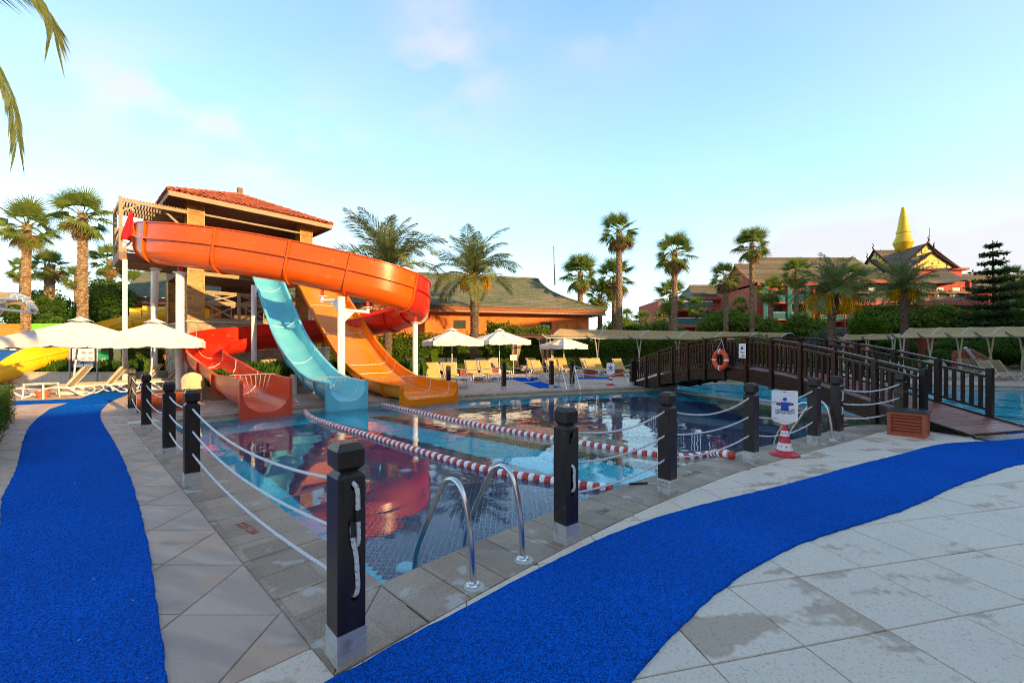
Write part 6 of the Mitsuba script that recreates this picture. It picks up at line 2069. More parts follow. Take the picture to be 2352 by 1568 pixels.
put(rf, 'hip', tube([slope_front(1, v) + [0, 0, .06] for v in np.linspace(0, 1, 14)], .12, 8), 'roof_green', smooth=True)
def ob_window(px, py0, py1, w, curtain, l=None):
    a = at(px, (py0 + py1) / 2, 36.0)
    # where the sight line meets the front wall
    dx, dy = a[0] / a[1], 1.0
    n_ = np.array([-math.sin(OB_A), math.cos(OB_A)]); o = ob_r + n_ * WF
    t = (o @ n_) / (n_ @ np.array([dx, dy]))
    y = t
    q0, q1 = at(px, py1, y), at(px, py0, y)
    loc = np.array([q0[0] - ob_r[0], q0[1] - ob_r[1]]); x = loc @ np.array([math.cos(OB_A), math.sin(OB_A)])
    z0, z1 = q0[2], q1[2]
    k = put(ob, 'window', obp(cat([box(x - w / 2, x + w / 2, WF - .05, WF - .005, z0, z0 + .07), box(x - w / 2, x + w / 2, WF - .05, WF - .005, z1 - .07, z1), box(x - w / 2, x - w / 2 + .07, WF - .05, WF - .005, z0 + .07, z1 - .07), box(x + w / 2 - .07, x + w / 2, WF - .05, WF - .005, z0 + .07, z1 - .07)])), 'frame_dark')
    put(k, 'pane', obp(box(x - w / 2 + .07, x + w / 2 - .07, WF - .03, WF - .006, z0 + .07, z1 - .07)), 'window_glass')
    if curtain:
        put(k, 'curtain', obp(box(x - w * .2, x + w * .32, WF - .034, WF - .031, z0 + .08, z1 - .3)), 'curtain_white')
ob_window(1056, 735, 754, .95, False); ob_window(1254, 739, 757, .95, True)
c_ = at(1003, 740, 33.2)
pk = put(ob, 'vent_pipe', tube([at(1002, 752, 33.4), at(1003, 730, 33.4), at(1004, 727, 33.2)], .07, 8), 'far_white', smooth=True)
mk = thing('flag_mast', 'thin bare mast standing at the ridge end of the orange building', 'mast')
b_ = at(1274.5, 640, 40.0)
put(mk, None, tube([(b_[0], 40.0, b_[2] - .6), (b_[0] - .12, 40.0, at(1273, 565, 40.0)[2])], [.07, .035], 8), 'grey_panel', smooth=True)

# ---- small green roofed kiosk seen through the tower, and a grey service wall under it
kk = thing('kiosk', 'small building with a green hipped roof seen through the tower terrace', 'building')
ka, kb = at(472, 700, 32.0), at(560, 700, 33.0)
kc = (ka + kb) / 2
zE = at(500, 692, 32)[2]; zA = at(505, 664, 33)[2]
put(kk, 'wall', box(kc[0] - 2.2, kc[0] + 2.2, 31.2, 35.5, 0, zE), 'grey_panel')
put(kk, 'roof', vf([(kc[0] - 3, 30.4, zE), (kc[0] + 3, 30.4, zE), (kc[0] + 3, 36.3, zE), (kc[0] - 3, 36.3, zE), (kc[0], 33.3, zA)], [[0, 1, 4, 4], [1, 2, 4, 4], [2, 3, 4, 4], [3, 0, 4, 4], [3, 2, 1, 0]]), 'roof_green')
kk = thing('service_cabin', 'grey panelled cabin behind the lower run of the red flume', 'cabin')
q = at(632, 860, 22.2)
for i in range(5):
    put(kk, 'panel', box(q[0] - 1.5 + i * .62, q[0] - 1.5 + i * .62 + .6, 22.9, 23.0, .02, 1.65), 'grey_panel')
put(kk, 'cabin_body', box(q[0] - 1.55, q[0] + 1.65, 23.0, 25.0, 0, 1.62), 'grey_panel')
put(kk, 'flat_roof', box(q[0] - 1.65, q[0] + 1.75, 22.85, 25.1, 1.65, 1.72), 'far_white')
# low pale wall under the fence climbers, fence posts
fw = thing('fence_wall', 'pale low wall under the climbers behind the left canopy', 'wall')
put(fw, None, prism(LineString([at(1245, 800, 32.3)[:2], at(1400, 800, 33.1)[:2], at(1640, 800, 36.1)[:2]]).buffer(.14, cap_style='flat'), 0, .95), 'stucco_trim')
iw = thing('garden_wall', 'orange garden wall hidden under the ivy', 'wall')
put(iw, None, prism(LineString([at(690, 800, 30.9)[:2], at(905, 800, 30.6)[:2], at(1262, 800, 30.7)[:2]]).buffer(.12, cap_style='flat'), 0, 2.2), 'stucco_orange')

# ---- the hotel on the right, four storeys with steep concave roofs
HY = 70.0
def hz(py, y=HY):
    return at(0, py, y)[2]
def hx(px, y=HY):
    return at(px, 0, y)[0]


def curved_roof(k, x0, x1, y0, y1, ze, zr, over=.9, gable=0.0, mt='roof_brown', lift=.5, name='roof'):
    """A roof whose slopes sag like a tent: ridge along x, from gable to gable (gable = inset of the ridge ends)."""
    ym = (y0 + y1) / 2
    rows = []
    for v in np.linspace(0, 1, 9):
        z = ze + (zr - ze) * (v ** 1.5)
        ins = gable * v
        rows.append((v, z, ins))
    fr = [[np.array([x0 - over + i, y0 - over + (ym - y0 + over) * v, z]), np.array([(x0 + x1) / 2, y0 - over + (ym - y0 + over) * v, z - .15 * (1 - v)]), np.array([x1 + over - i, y0 - over + (ym - y0 + over) * v, z])] for v, z, i in rows]
    bk = [[np.array([p[0], 2 * ym - p[1], p[2]]) for p in r[::-1]] for r in fr]
    ms = [loft(fr, False), loft(bk, False)]
    ends = [loft([[r[0], np.array([r[0][0], ym, r[0][2]]), np.array([r[0][0], 2 * ym - r[0][1], r[0][2]])] for r in fr], False), loft([[r[2], np.array([r[2][0], ym, r[2][2]]), np.array([r[2][0], 2 * ym - r[2][1], r[2][2]])] for r in fr], False)]
    r = put(k, name, cat(ms + (ends if gable > 0 else [])), mt)
    # a few raised courses, as far as they can be told apart
    cs = []
    for v in np.linspace(.06, .96, 12):
        z = ze + (zr - ze) * (v ** 1.5); i = gable * v
        y = y0 - over + (ym - y0 + over) * v
        cs.append(box(x0 - over + i, x1 + over - i, y - .06, y + .05, z - .02, z + .07))
    put(r, 'courses', cat(cs), mt)
    put(r, 'ridge_beam', box(x0 - over + gable, x1 + over - gable, ym - .14, ym + .14, zr - .05, zr + .22), mt)
    put(r, 'eave_board', box(x0 - over, x1 + over, y0 - over - .05, y0 - over + .1, ze - .45, ze - .02), 'hotel_red')
    if gable == 0:
        for x in (x0 - over * .4, x1 + over * .4):
            put(r, 'gable_wall', prism_yz([(p[0][1], p[0][2]) for p in fr] + [(2 * ym - p[0][1], p[0][2]) for p in fr[::-1]], x - .1, x + .1), 'hotel_red')
    return r


def prism_yz(pts, x0, x1):
    m = prism(Polygon(pts).buffer(0), x0, x1)
    v = m[0]
    return np.c_[v[:, 2], v[:, 0], v[:, 1]], m[1]


def facade(k, x0, x1, y, zs, bay, seed, balcony=True, depth=1.3):
    """Floors of bays: window with pane, balcony slab with a teal glass front."""
    rng = np.random.default_rng(seed)
    n = max(1, int(round((x1 - x0) / bay)))
    b = (x1 - x0) / n
    for z0, z1 in zip(zs[:-1], zs[1:]):
        for i in range(n):
            a = x0 + i * b
            w = put(k, 'window', box(a + b * .18, a + b * .82, y - .06, y - .005, z0 + .25, z1 - .45), 'frame_dark')
            put(w, 'pane', cat([box(a + b * .21, a + b * .49, y - .08, y - .062, z0 + .3, z1 - .5), box(a + b * .51, a + b * .79, y - .08, y - .062, z0 + .3, z1 - .5)]), 'window_glass' if rng.uniform() < .7 else 'teal_glass')
            if rng.uniform() < .4:
                put(w, 'curtain', box(a + b * .22, a + b * .30, y - .085, y - .081, z0 + .32, z1 - .55), 'curtain_white')
            if balcony:
                s = put(k, 'balcony', box(a + .06, a + b - .06, y - depth, y - .09, z0 - .14, z0 + .08), 'hotel_red')
                put(s, 'glass_front', box(a + .12, a + b - .12, y - depth + .02, y - depth + .05, z0 + .1, z0 + 1.05), 'teal_glass')
                put(s, 'handrail', box(a + .08, a + b - .08, y - depth, y - depth + .07, z0 + 1.06, z0 + 1.12), 'hotel_pale')
            put(k, 'pier', box(a - .12, a + .12, y - depth - .06 if balcony else y - .2, y - .004, z0 - .14, z1 - .15), 'hotel_red')
    put(k, 'pier', box(x1 - .12, x1 + .12, y - depth - .06 if balcony else y - .2, y - .004, zs[0], zs[-1] - .15), 'hotel_red')


h1 = thing('hotel_wing', 'low left hotel wing with projecting balconies and a green brown pagoda roof', 'building')
y1_ = 78.0
put(h1, 'wall', box(hx(1512, y1_), hx(1705, y1_), y1_, y1_ + 12, 0, hz(690, y1_)), 'hotel_red')
curved_roof(h1, hx(1598, y1_), hx(1712, y1_), y1_, y1_ + 12, hz(684, y1_), hz(655, y1_ + 5), gable=2.2)
facade(h1, hx(1600, y1_), hx(1705, y1_), y1_, [hz(812, y1_), hz(774, y1_), hz(738, y1_), hz(705, y1_)], 4.2, 1)
for py in (712, 748):
    s = put(h1, 'terrace', box(hx(1496, y1_), hx(1610, y1_), y1_ - 4.5, y1_ - .1, hz(py + 6, y1_), hz(py, y1_)), 'hotel_red')
    put(s, 'glass_front', box(hx(1497, y1_), hx(1609, y1_), y1_ - 4.45, y1_ - 4.40, hz(py, y1_), hz(py - 13, y1_)), 'teal_glass')
    put(s, 'handrail', box(hx(1496, y1_), hx(1610, y1_), y1_ - 4.5, y1_ - 4.38, hz(py - 13, y1_), hz(py - 15, y1_)), 'hotel_pale')

h2 = thing('hotel_wing', 'hotel wing with a gabled roof and tall teal glass strip in the middle right', 'building')
y2_ = 66.0
put(h2, 'wall', box(hx(1738, y2_), hx(1862, y2_), y2_, y2_ + 14, 0, hz(655, y2_)), 'hotel_red')
curved_roof(h2, hx(1745, y2_), hx(1860, y2_), y2_, y2_ + 12, hz(650, y2_), hz(609, y2_ + 6), over=.8)
facade(h2, hx(1752, y2_), hx(1856, y2_), y2_, [hz(775, y2_), hz(735, y2_), hz(697, y2_), hz(660, y2_)], 3.6, 2)
for px in (1741, 1795, 1836):
    put(h2, 'glass_strip', box(hx(px, y2_), hx(px + 9, y2_), y2_ - 1.5, y2_ - 1.38, hz(778, y2_), hz(658, y2_)), 'teal_glass')

h3 = thing('hotel_wing', 'long main hotel block with a big brown pagoda roof and dormers on the right', 'building')
y3_ = 74.0
put(h3, 'wall', box(hx(1775, y3_), hx(2215, y3_), y3_ + 2.5, y3_ + 18, 0, hz(662, y3_)), 'hotel_red')
put(h3, 'upper_wall', box(hx(1800, y3_), hx(2190, y3_), y3_ + 1.2, y3_ + 2.5, hz(690, y3_), hz(650, y3_)), 'hotel_dark')
curved_roof(h3, hx(1790, y3_), hx(2078, y3_), y3_, y3_ + 18, hz(646, y3_), hz(594, y3_ + 9), over=1.2, gable=2.5)
curved_roof(h3, hx(2040, y3_), hx(2170, y3_), y3_ + .5, y3_ + 15, hz(648, y3_), hz(618, y3_ + 7), over=1.2, gable=1.0, name='lower_roof')
put(h3, 'skirt_roof', loft([[(hx(1800, y3_), y3_ - 3.2, hz(695, y3_) + .0), (hx(2230, y3_), y3_ - 3.2, hz(697, y3_))], [(hx(1805, y3_), y3_ - 1.2, hz(683, y3_)), (hx(2215, y3_), y3_ - 1.2, hz(684, y3_))], [(hx(1810, y3_), y3_ + 1.3, hz(668, y3_)), (hx(2190, y3_), y3_ + 1.3, hz(669, y3_))]], False), 'roof_brown')
put(h3, 'skirt_board', box(hx(1800, y3_), hx(2232, y3_), y3_ - 3.35, y3_ - 3.15, hz(705, y3_), hz(696, y3_)), 'hotel_red')
for px in (1940, 1982, 2095, 2135, 2172):
    xa, xb = hx(px, y3_), hx(px + 20, y3_)
    d = put(h3, 'dormer', box(xa, xb, y3_ - 1.0, y3_ + 1.2, hz(676, y3_), hz(661, y3_)), 'hotel_dark')
    put(d, 'dormer_roof', vf([(xa - .5, y3_ - 1.5, hz(672, y3_)), (xb + 1.6, y3_ - 1.5, hz(674, y3_)), (xb + .5, y3_ + 1.2, hz(656, y3_)), (xa - .2, y3_ + 1.2, hz(655, y3_)), (xa - .5, y3_ - 1.5, hz(674, y3_) - .1), (xb + 1.6, y3_ - 1.5, hz(676, y3_) - .1)], [[0, 1, 2, 3], [0, 4, 5, 1]]), 'roof_brown')
    put(d, 'pane', box(xa + .12, xb - .12, y3_ - 1.04, y3_ - 1.0, hz(671, y3_), hz(662, y3_)), 'curtain_white')
facade(h3, hx(1880, y3_), hx(2215, y3_), y3_ + 2.5, [hz(768, y3_), hz(738, y3_), hz(706, y3_)], 4.4, 3, depth=3.0)

def spire():
    ys = 78.0
    k = thing('temple_tower', 'square tower with crossed gables, gold pediment and a tall golden spire', 'tower')
    xc = hx(2139, ys)
    w = 5.6
    zb, ze, za = hz(660, ys), hz(616, ys), hz(551, ys)
    put(k, 'base', box(xc - w, xc + w, ys, ys + 2 * w, 0, ze), 'hotel_red')
    put(k, 'cornice', box(xc - w - .5, xc + w + .9, ys - .5, ys + 2 * w + .5, ze - .35, ze), 'hotel_red')
    # two steep crossed roofs; the gable fronts carry gold on blue
    A = math.radians(-5)
    R = frame_of((xc, ys + w), A)
    def steep(hw, half, z0, z1):
        n = 7
        L = []
        for v in np.linspace(0, 1, n):
            x = hw * (1 - v) ** 1.12; L.append((x, z0 + (z1 - z0) * v))
        ring = [(-x, z) for x, z in L] + [(x, z) for x, z in L[::-1][1:]]
        return ring
    for rot in (0, np.pi / 2):
        Rr = frame_of((xc, ys + w), A + rot)
        for (hw, half, z0, z1, nm) in ((5.6, 4.9, ze - .2, za - .5, 'gable_roof'), (4.2, 6.0, ze - .2, za - 2.3, 'gable_roof')):
            ring = steep(hw, half, z0, z1)
            rr = [[np.array([x, s, z]) for x, z in ring] for s in (-half - .5, half + .5)]
            put(k, nm, Rr(loft(rr, False)), 'roof_brown')
            put(k, 'barge_board', Rr(cat([tube([(x, s * (half + .5), z + .05) for x, z in ring], .16, 6) for s in (-1, 1)])), 'hotel_dark')
            for s in (-1, 1):
                inner = Polygon([(x * .90, z) for x, z in ring]).buffer(0)
                m = prism(inner, 0, .10); v = m[0]
                g = put(k, 'pediment', Rr((np.c_[v[:, 0], s * (half + .1) + v[:, 2] * s, v[:, 1]], m[1])), 'blue_ground')
                # raised gold ornament: scrolls in rows under a seated point
                orn = []
                rngo = np.random.default_rng(int(hw * 10) + s)
                for q in range(330):
                    px_, pz_ = rngo.uniform(-hw * .9, hw * .9), rngo.uniform(z0 + .1, z1 - .3)
                    if not inner.buffer(-.18).contains(Point(px_, pz_)) or (pz_ > z0 + (z1 - z0) * .62 and abs(px_) > hw * .16):
                        continue
                    orn.append((Point(px_, pz_).buffer(rngo.uniform(.14, .30), 3)))
                orn.append(Polygon([(-hw * .10, z0 + (z1 - z0) * .35), (hw * .10, z0 + (z1 - z0) * .35), (0, z0 + (z1 - z0) * .82)]))
                u = unary_union(orn).intersection(inner.buffer(-.1))
                m = prism(u, 0, .09); v = m[0]
                put(g, 'gold_scrolls', Rr((np.c_[v[:, 0], s * (half + .21) + v[:, 2] * s, v[:, 1]], m[1])), 'gold_ornament')
            for s in (-1, 1):
                x, z = 0, z1
                put(k, 'finial', Rr(tube([(0, s * (half + .4), z - .1), (0, s * (half + .75), z + .5), (0, s * (half + .55), z + 1.0), (0, s * (half + .9), z + 1.4)], [.12, .10, .07, .03], 6)), 'hotel_dark')
    zs0, zs1, zt = hz(560, ys + w), hz(535, ys + w), hz(487, ys + w)
    m = lathe([(.3, zs0 - 2.6), (1.2, zs0 - 1.0), (1.62, zs0 + .1), (1.60, zs0 + .35), (1.15, zs0 + 1.3), (1.0, zs1 - .1), (1.12, zs1), (1.12, zs1 + .25), (1.0, zs1 + .4), (.98, zs1 + .5), (.62, zs1 + 3.0), (.64, zs1 + 3.1), (.56, zs1 + 3.25), (.28, zs1 + 5.0), (.10, zt - .8), (.03, zt)], 26, (xc, ys + w, 0))
    put(k, 'spire', m, 'gold_paint', smooth=35)
    put(k, 'aerial', tube([(hx(2172, ys), ys + 3, hz(560, ys)), (hx(2172, ys), ys + 3, hz(512, ys))], .08, 5), 'grey_panel')
spire()
h4 = thing('hotel_wing', 'red hotel wing with a sunlit salmon gable on the far right', 'building')
y4_ = 70.0
xa, xb = hx(2172, y4_), hx(2268, y4_)
put(h4, 'wall', box(xa, xb, y4_ + 3, y4_ + 12, 0, hz(640, y4_)), 'hotel_red')
rr = []
fr4 = frame_of((hx(2178, y4_), y4_), math.radians(-18))
curved = []
for v in np.linspace(0, 1, 7):
    curved.append([(hx(2170, y4_), y4_ + 1.5 + 5.5 * v, hz(648, y4_) + (hz(618, y4_) - hz(648, y4_)) * v ** 1.4), ((hx(2170, y4_) + hx(2255, y4_)) / 2, y4_ + 1.5 + 5.5 * v, hz(645, y4_) + (hz(612, y4_) - hz(645, y4_)) * v ** 1.4), (hx(2255, y4_) + 1.0 * v, y4_ + 1.5 + 5.5 * v, hz(637, y4_) + (hz(599, y4_) - hz(637, y4_)) * v ** 1.4)])
back = [[(p[0], 2 * (y4_ + 7) - p[1], p[2]) for p in r[::-1]] for r in curved]
put(h4, 'roof', cat([loft(curved, False), loft(back, False)]), 'roof_brown')
put(h4, 'gable_wall', prism_yz([(y4_ + 3, hz(760, y4_)), (y4_ + 12, hz(760, y4_)), (y4_ + 11.5, hz(640, y4_)), (y4_ + 7, hz(604, y4_)), (y4_ + 2.6, hz(640, y4_))], xb - .1, xb + .25), 'hotel_red')
facade(h4, xa + 1, xb - .5, y4_ + 3, [hz(745, y4_), hz(705, y4_), hz(665, y4_)], 3.4, 5, balcony=False)
h5 = thing('hotel_wing', 'roof of a further hotel wing at the right edge behind the pine', 'building')
put(h5, 'wall', box(hx(2270, 80), hx(2500, 80), 80, 92, 0, hz(672, 80)), 'hotel_red')
curved_roof(h5, hx(2275, 80), hx(2500, 80), 80, 92, hz(665, 80), hz(632, 86), gable=1.5)
h6 = thing('distant_building', 'distant white building between the palm trunks', 'building')
put(h6, 'wall', box(hx(1455, 120), hx(1520, 120), 120, 132, 0, hz(737, 120)), 'far_white')
put(h6, 'parapet', box(hx(1453, 120), hx(1522, 120), 119.7, 132.2, hz(737, 120), hz(735, 120)), 'far_white')
for i in range(4):
    w = put(h6, 'window', box(hx(1460 + i * 15, 120), hx(1468 + i * 15, 120), 119.9, 119.98, hz(752, 120), hz(743, 120)), 'window_glass')
# brick ramp wall on the right
br = thing('brick_ramp', 'sloping red brick stair wall behind the right loungers', 'wall')
a, b_, c_ = at(2215, 800, 30), at(2322, 850, 29), at(2230, 850, 30)
yb = 29.5
pts = [(hx(2196, yb), 0), (hx(2318, yb), 0), (hx(2318, yb), hz(848, yb)), (hx(2232, yb), hz(803, yb)), (hx(2196, yb), hz(806, yb))]
m = prism(Polygon(pts), 0, .3); v = m[0]
put(br, 'brickwork', (np.c_[v[:, 0], yb + v[:, 2], v[:, 1]], m[1]), 'brick_red')
put(br, 'coping', beam((hx(2230, yb), yb + .15, hz(802, yb)), (hx(2320, yb), yb + .15, hz(849, yb)), .36, .09), 'stucco_trim')
put(br, 'stringer', beam((hx(2212, yb), yb - .12, hz(798, yb)), (hx(2268, yb), yb - .12, hz(868, yb)), .16, .16), 'far_white')

# ---- buildings out of view, behind and to the right: their shade covers the foreground
sd_ = np.array([SUN[0], SUN[1]]) / np.hypot(SUN[0], SUN[1]); pd_ = np.array([-sd_[1], sd_[0]])
def out_block(name, label, a0, depth, t0, t1, h, seed):
    k = thing(name, label, 'building')
    o = sd_ * a0
    ang = math.atan2(pd_[1], pd_[0])
    Fm = frame_of(o, ang)
    put(k, 'wall', Fm(box(t0, t1, -depth, 0, 0, h - .5)), 'hotel_red')
    put(k, 'roof', Fm(vf([(t0 - .8, .8, h - .5), (t1 + .8, .8, h - .5), (t1 + .8, -depth - .8, h - .5), (t0 - .8, -depth - .8, h - .5), (t0 + 2, -depth * .35, h), (t1 - 2, -depth * .35, h), (t1 - 2, -depth * .65, h), (t0 + 2, -depth * .65, h)], [[0, 1, 5, 4], [1, 2, 6, 5], [2, 3, 7, 6], [3, 0, 4, 7], [4, 5, 6, 7], [3, 2, 1, 0]])), 'roof_brown')
    n = int((t1 - t0) / 4.5); b = (t1 - t0) / n
    for z in np.arange(.6, h - 3, 3.0):
        for i in range(n):
            w = put(k, 'window', Fm(box(t0 + i * b + 1, t0 + (i + 1) * b - 1, .003, .06, z, z + 1.9)), 'frame_dark')
            put(w, 'pane', Fm(box(t0 + i * b + 1.1, t0 + (i + 1) * b - 1.1, .061, .08, z + .1, z + 1.8)), 'window_glass')
out_block('hotel_block', 'hotel block behind the camera whose shade lies over the pool', 18.0, 9.0, -22.0, 25.0, 9.3, 1)
out_block('hotel_block', 'unseen far block added off to the right to shade the hotel front', 27.0, 9.0, 63.0, 112.0, 15.5, 3)  # unseen block, added so its shade falls on the lower hotel front
out_block('hotel_block', 'taller hotel block off to the right whose shade lies over the garden', 19.0, 9.0, 25.5, 62.0, 15.0, 2)
# ------------------------------------------------------------------ sun umbrellas, loungers, canopies and small furniture
mat('canvas_white', proc(lambda p, n, uv: mix((.66, .65, .635), (.57, .56, .55), smoothstep(.5, .75, fbm(p.x * 2, p.y * 2, p.z * 2, 2)))), .8, .2)
leafmat('canvas_cream', (.74, .53, .28), 1.1, .8)
mat('cushion_tan', proc(lambda p, n, uv: mix((.44, .28, .085), (.52, .345, .125), noise(p.x * 6, p.y * 6, p.z * 6))), .85, .2)
mat('cushion_sand', (.46, .375, .255), .85, .2)
mat('plastic_white', (.66, .655, .645), .38, .5)
mat('pole_white', (.70, .69, .66), .4, .5)
mat('canopy_steel', (.40, .42, .44), .38, .5, metallic=.5)
mat('canopy_post', (.52, .47, .40), .45, .5)
mat('cabana_wood', (.10, .045, .030), .5, .4)
mat('curtain_cream', (.62, .50, .30), .85, .2)
mat('clay_pot', proc(lambda p, n, uv: mix((.36, .135, .075), (.44, .19, .11), noise(p.x * 9, p.y * 9, p.z * 9))), .7, .3)
mat('clay_bright', (.58, .135, .035), .55, .4)
mat('rattan', proc(lambda p, n, uv: mix((.46, .42, .22), (.64, .60, .36), .5 + .5 * dr.sin((p.x + p.y) * 120) * dr.sin(p.z * 120))), .7, .3)
mat('cane', (.30, .17, .075), .5, .4)
mat('board_black', (.030, .030, .034), .5, .4)
mat('board_white', (.70, .71, .72), .5, .4)
mat('board_ink', (.18, .18, .20), .6, .3)


def umbrella(px, py, y, half, zt, ze, ang, label, sag=.16, base='disc', tilt=0.0, foot=None):
    """Square canvas umbrella: 4 corner and 4 middle ribs, hanging valance, small vent cap."""
    k = thing('sun_umbrella', label, 'umbrella', 'white square sun umbrellas')
    c = at(px, py, y)
    X, Y = c[0], c[1]
    n = 8
    rngu = np.random.default_rng(int(px))
    def edge(a):
        """The canopy's edge in the direction a: between ribs it sags inwards and down."""
        m = np.mod(a + np.pi / 4, np.pi / 2) - np.pi / 4
        r = half / math.cos(m)
        d = abs(np.mod(a, np.pi / 4) - np.pi / 8) / (np.pi / 8)
        corner = abs(abs(m) - np.pi / 4) < 1e-6
        return r * (1 - .035 * (1 - d * d)), ze - .10 * (r / half - 1) - .055 * (1 - d * d)
    A = np.linspace(0, 2 * np.pi, 65)[:-1]
    rows = []
    for t in np.linspace(0, 1, 12):
        r_ = []
        for a in A:
            re, z_e = edge(a)
            d = abs(np.mod(a, np.pi / 4) - np.pi / 8) / (np.pi / 8)
            dip = sag * .45 * (1 - d * d) * math.sin(np.pi * t) ** 1.0 * t
            r_.append((re * t, a, zt + (z_e - zt) * (t ** .92) - dip))
        rows.append(r_)
    to = lambda r_, a, z: np.array([X + r_ * math.cos(a + ang), Y + r_ * math.sin(a + ang), z])
    top = [[to(r_ + .001, a, z) for r_, a, z in r] for r in rows]
    put(k, 'canopy', loft(top), 'canvas_white', smooth=28)
    val = [top[-1], [to(rows[-1][j][0] * .995, A[j], rows[-1][j][2] - .14) for j in range(64)], [to(rows[-1][j][0] * 1.002, A[j], rows[-1][j][2] - .26 - .016 * math.sin(j * 2.2)) for j in range(64)]]
    put(k, 'valance', loft(val), 'canvas_white', smooth=28)
    cap = [[to(.34 * t * half / 1.5 * (1 + .10 * (abs(np.mod(a, np.pi / 2) - np.pi / 4) < .02)), a, zt + .10 - .17 * t - .018 * math.sin(4 * a) * t) for a in A] for t in np.linspace(.02, 1, 6)]
    put(k, 'vent_cap', loft(cap), 'canvas_white', smooth=28)
    fx = foot if foot is not None else (X, Y)
    put(k, 'pole', tube([(fx[0], fx[1], .05), (X, Y, zt)], .026, 10), 'pole_white', smooth=True)
    for j in range(8):
        re, z_e = edge(j * np.pi / 4)
        put(k, 'rib', tube([to(.03, j * np.pi / 4, zt - .06), to(re * .98, j * np.pi / 4, z_e - .03)], .012, 5), 'pole_white')
        put(k, 'strut', tube([to(.03, j * np.pi / 4, zt - .55 * half / 1.5), to(re * .5, j * np.pi / 4, zt + (z_e - zt) * .52 - .05)], .010, 5), 'pole_white')
    put(k, 'foot', lathe([(.38, .0), (.40, .03), (.40, .09), (.34, .13), (.10, .15), (.06, .30), (.0, .30)], 28, (fx[0], fx[1], .03)), 'plastic_white', smooth=35)
    return k


umbrella(186, 735, 15.3, 1.50, 2.70, 2.00, math.radians(18), 'white umbrella over the stacked loungers on the far left', foot=(at(165, 800, 15.1)[0], 15.1))
umbrella(356, 738, 15.6, 1.46, 2.66, 1.98, math.radians(33), 'white umbrella right beside the white columns of the slide tower', foot=(at(344, 800, 15.4)[0], 15.4))
umbrella(1038, 757, 24.7, 1.45, 2.76, 2.10, math.radians(24), 'white umbrella just right of the orange slide and the flume column')
umbrella(1147, 757, 26.2, 1.42, 2.80, 2.18, math.radians(30), 'white umbrella in front of the date palm by the orange building')
umbrella(1295, 774, 27.6, 1.10, 2.40, 1.92, math.radians(38), 'smaller white umbrella in front of the left canopy')


# ---- loungers: foot at x = 0, head at x = 2
def lounger_parts(back=52.0):
    b = math.radians(back)
    cs, sn = math.cos(b), math.sin(b)
    def pad(x0, x1, z, th, hw):
        xs = np.linspace(x0, x1, 7)
        rg = []
        for i, x in enumerate(xs):
            e = .02 if i in (0, 6) else 0
            rg.append(np.array([[x, -hw + .02 + e, z + e], [x, hw - .02 - e, z + e], [x, hw - e, z + th * .5], [x, hw - .02 - e, z + th - e], [x, -hw + .02 + e, z + th - e], [x, -hw + e, z + th * .5]]))
        return loft(rg, True, True)
    seat = pad(.04, 1.22, .335, .065, .30)
    bk = pad(0, .82, .0, .065, .30)
    v = bk[0]
    bk = (np.c_[1.20 + v[:, 0] * cs - v[:, 2] * sn, v[:, 1], .34 + v[:, 0] * sn + v[:, 2] * cs], bk[1])
    fr, legs = [], []
    flat = lambda p, w, h: loft([[q + np.array([0, -w, -h]), q + np.array([0, w, -h]), q + np.array([0, w, h]), q + np.array([0, -w, h])] for q in np.asarray(p, float)], True, True)
    for s in (-1, 1):
        y = s * .325
        fr.append(flat([(.0, y, .33), (.3, y, .315), (.8, y, .31), (1.25, y, .315), (1.9, y, .33)], .022, .022))
        fr.append(flat([(1.20, y * .93, .33), (1.20 + .84 * cs, y * .93, .33 + .84 * sn)], .018, .02))
        leg1 = spline(np.array([(.02, .0, .34), (-.06, .0, .22), (.06, 0, .10), (.22, 0, .03), (.38, 0, .10), (.58, 0, .24), (.82, 0, .31)])[:, [0, 2, 1]], 22)[:, [0, 2, 1]]
        leg2 = spline(np.array([(1.9, .0, .33), (1.98, .0, .22), (1.84, 0, .08), (1.66, 0, .03), (1.50, 0, .12), (1.30, 0, .27), (1.12, 0, .31)])[:, [0, 2, 1]] * [-1, 1, 1], 22)[:, [0, 2, 1]] * [-1, 1, 1]
        legs.append(flat(leg1 + [0, y, 0], .024, .024)); legs.append(flat(leg2 + [0, y, 0], .024, .024))
    for x in (.02, .62, 1.22, 1.88):
        fr.append(box(x - .02, x + .02, -.32, .32, .30, .325))
    return seat, bk, cat(fr), legs


lg = {}
for nm, bk in (('up', 54.0), ('flat', 22.0)):
    s_, b_, f_, l_ = lounger_parts(bk)
    lg[nm] = [('seat_cushion', s_, True), ('back_cushion', b_, True), ('frame', f_, False)] + [('leg', l, False) for l in l_]
lgd = {(nm, mt): [(n_, shape(m, mt if cu else 'plastic_white', smooth=False)) for n_, m, cu in v] for nm, v in lg.items() for mt in ('cushion_tan', 'cushion_sand')}
def lounger(x, y, yaw, label, kind='up', mt='cushion_tan', z=0.0, group='sun loungers round the pool'):
    """x, y: foot end; yaw: from foot to head."""
    k = thing('sun_lounger', label, 'sun lounger', group)
    to = tf((x, y, z), yaw)
    for n_, d in lgd[(kind, mt)]:
        put(k, n_, placed(d, to), None)


def lounge_at(px, py, yaw_deg, label, **kw):
    q = gnd(px, py)
    lounger(q[0], q[1], math.radians(yaw_deg), label, **kw)


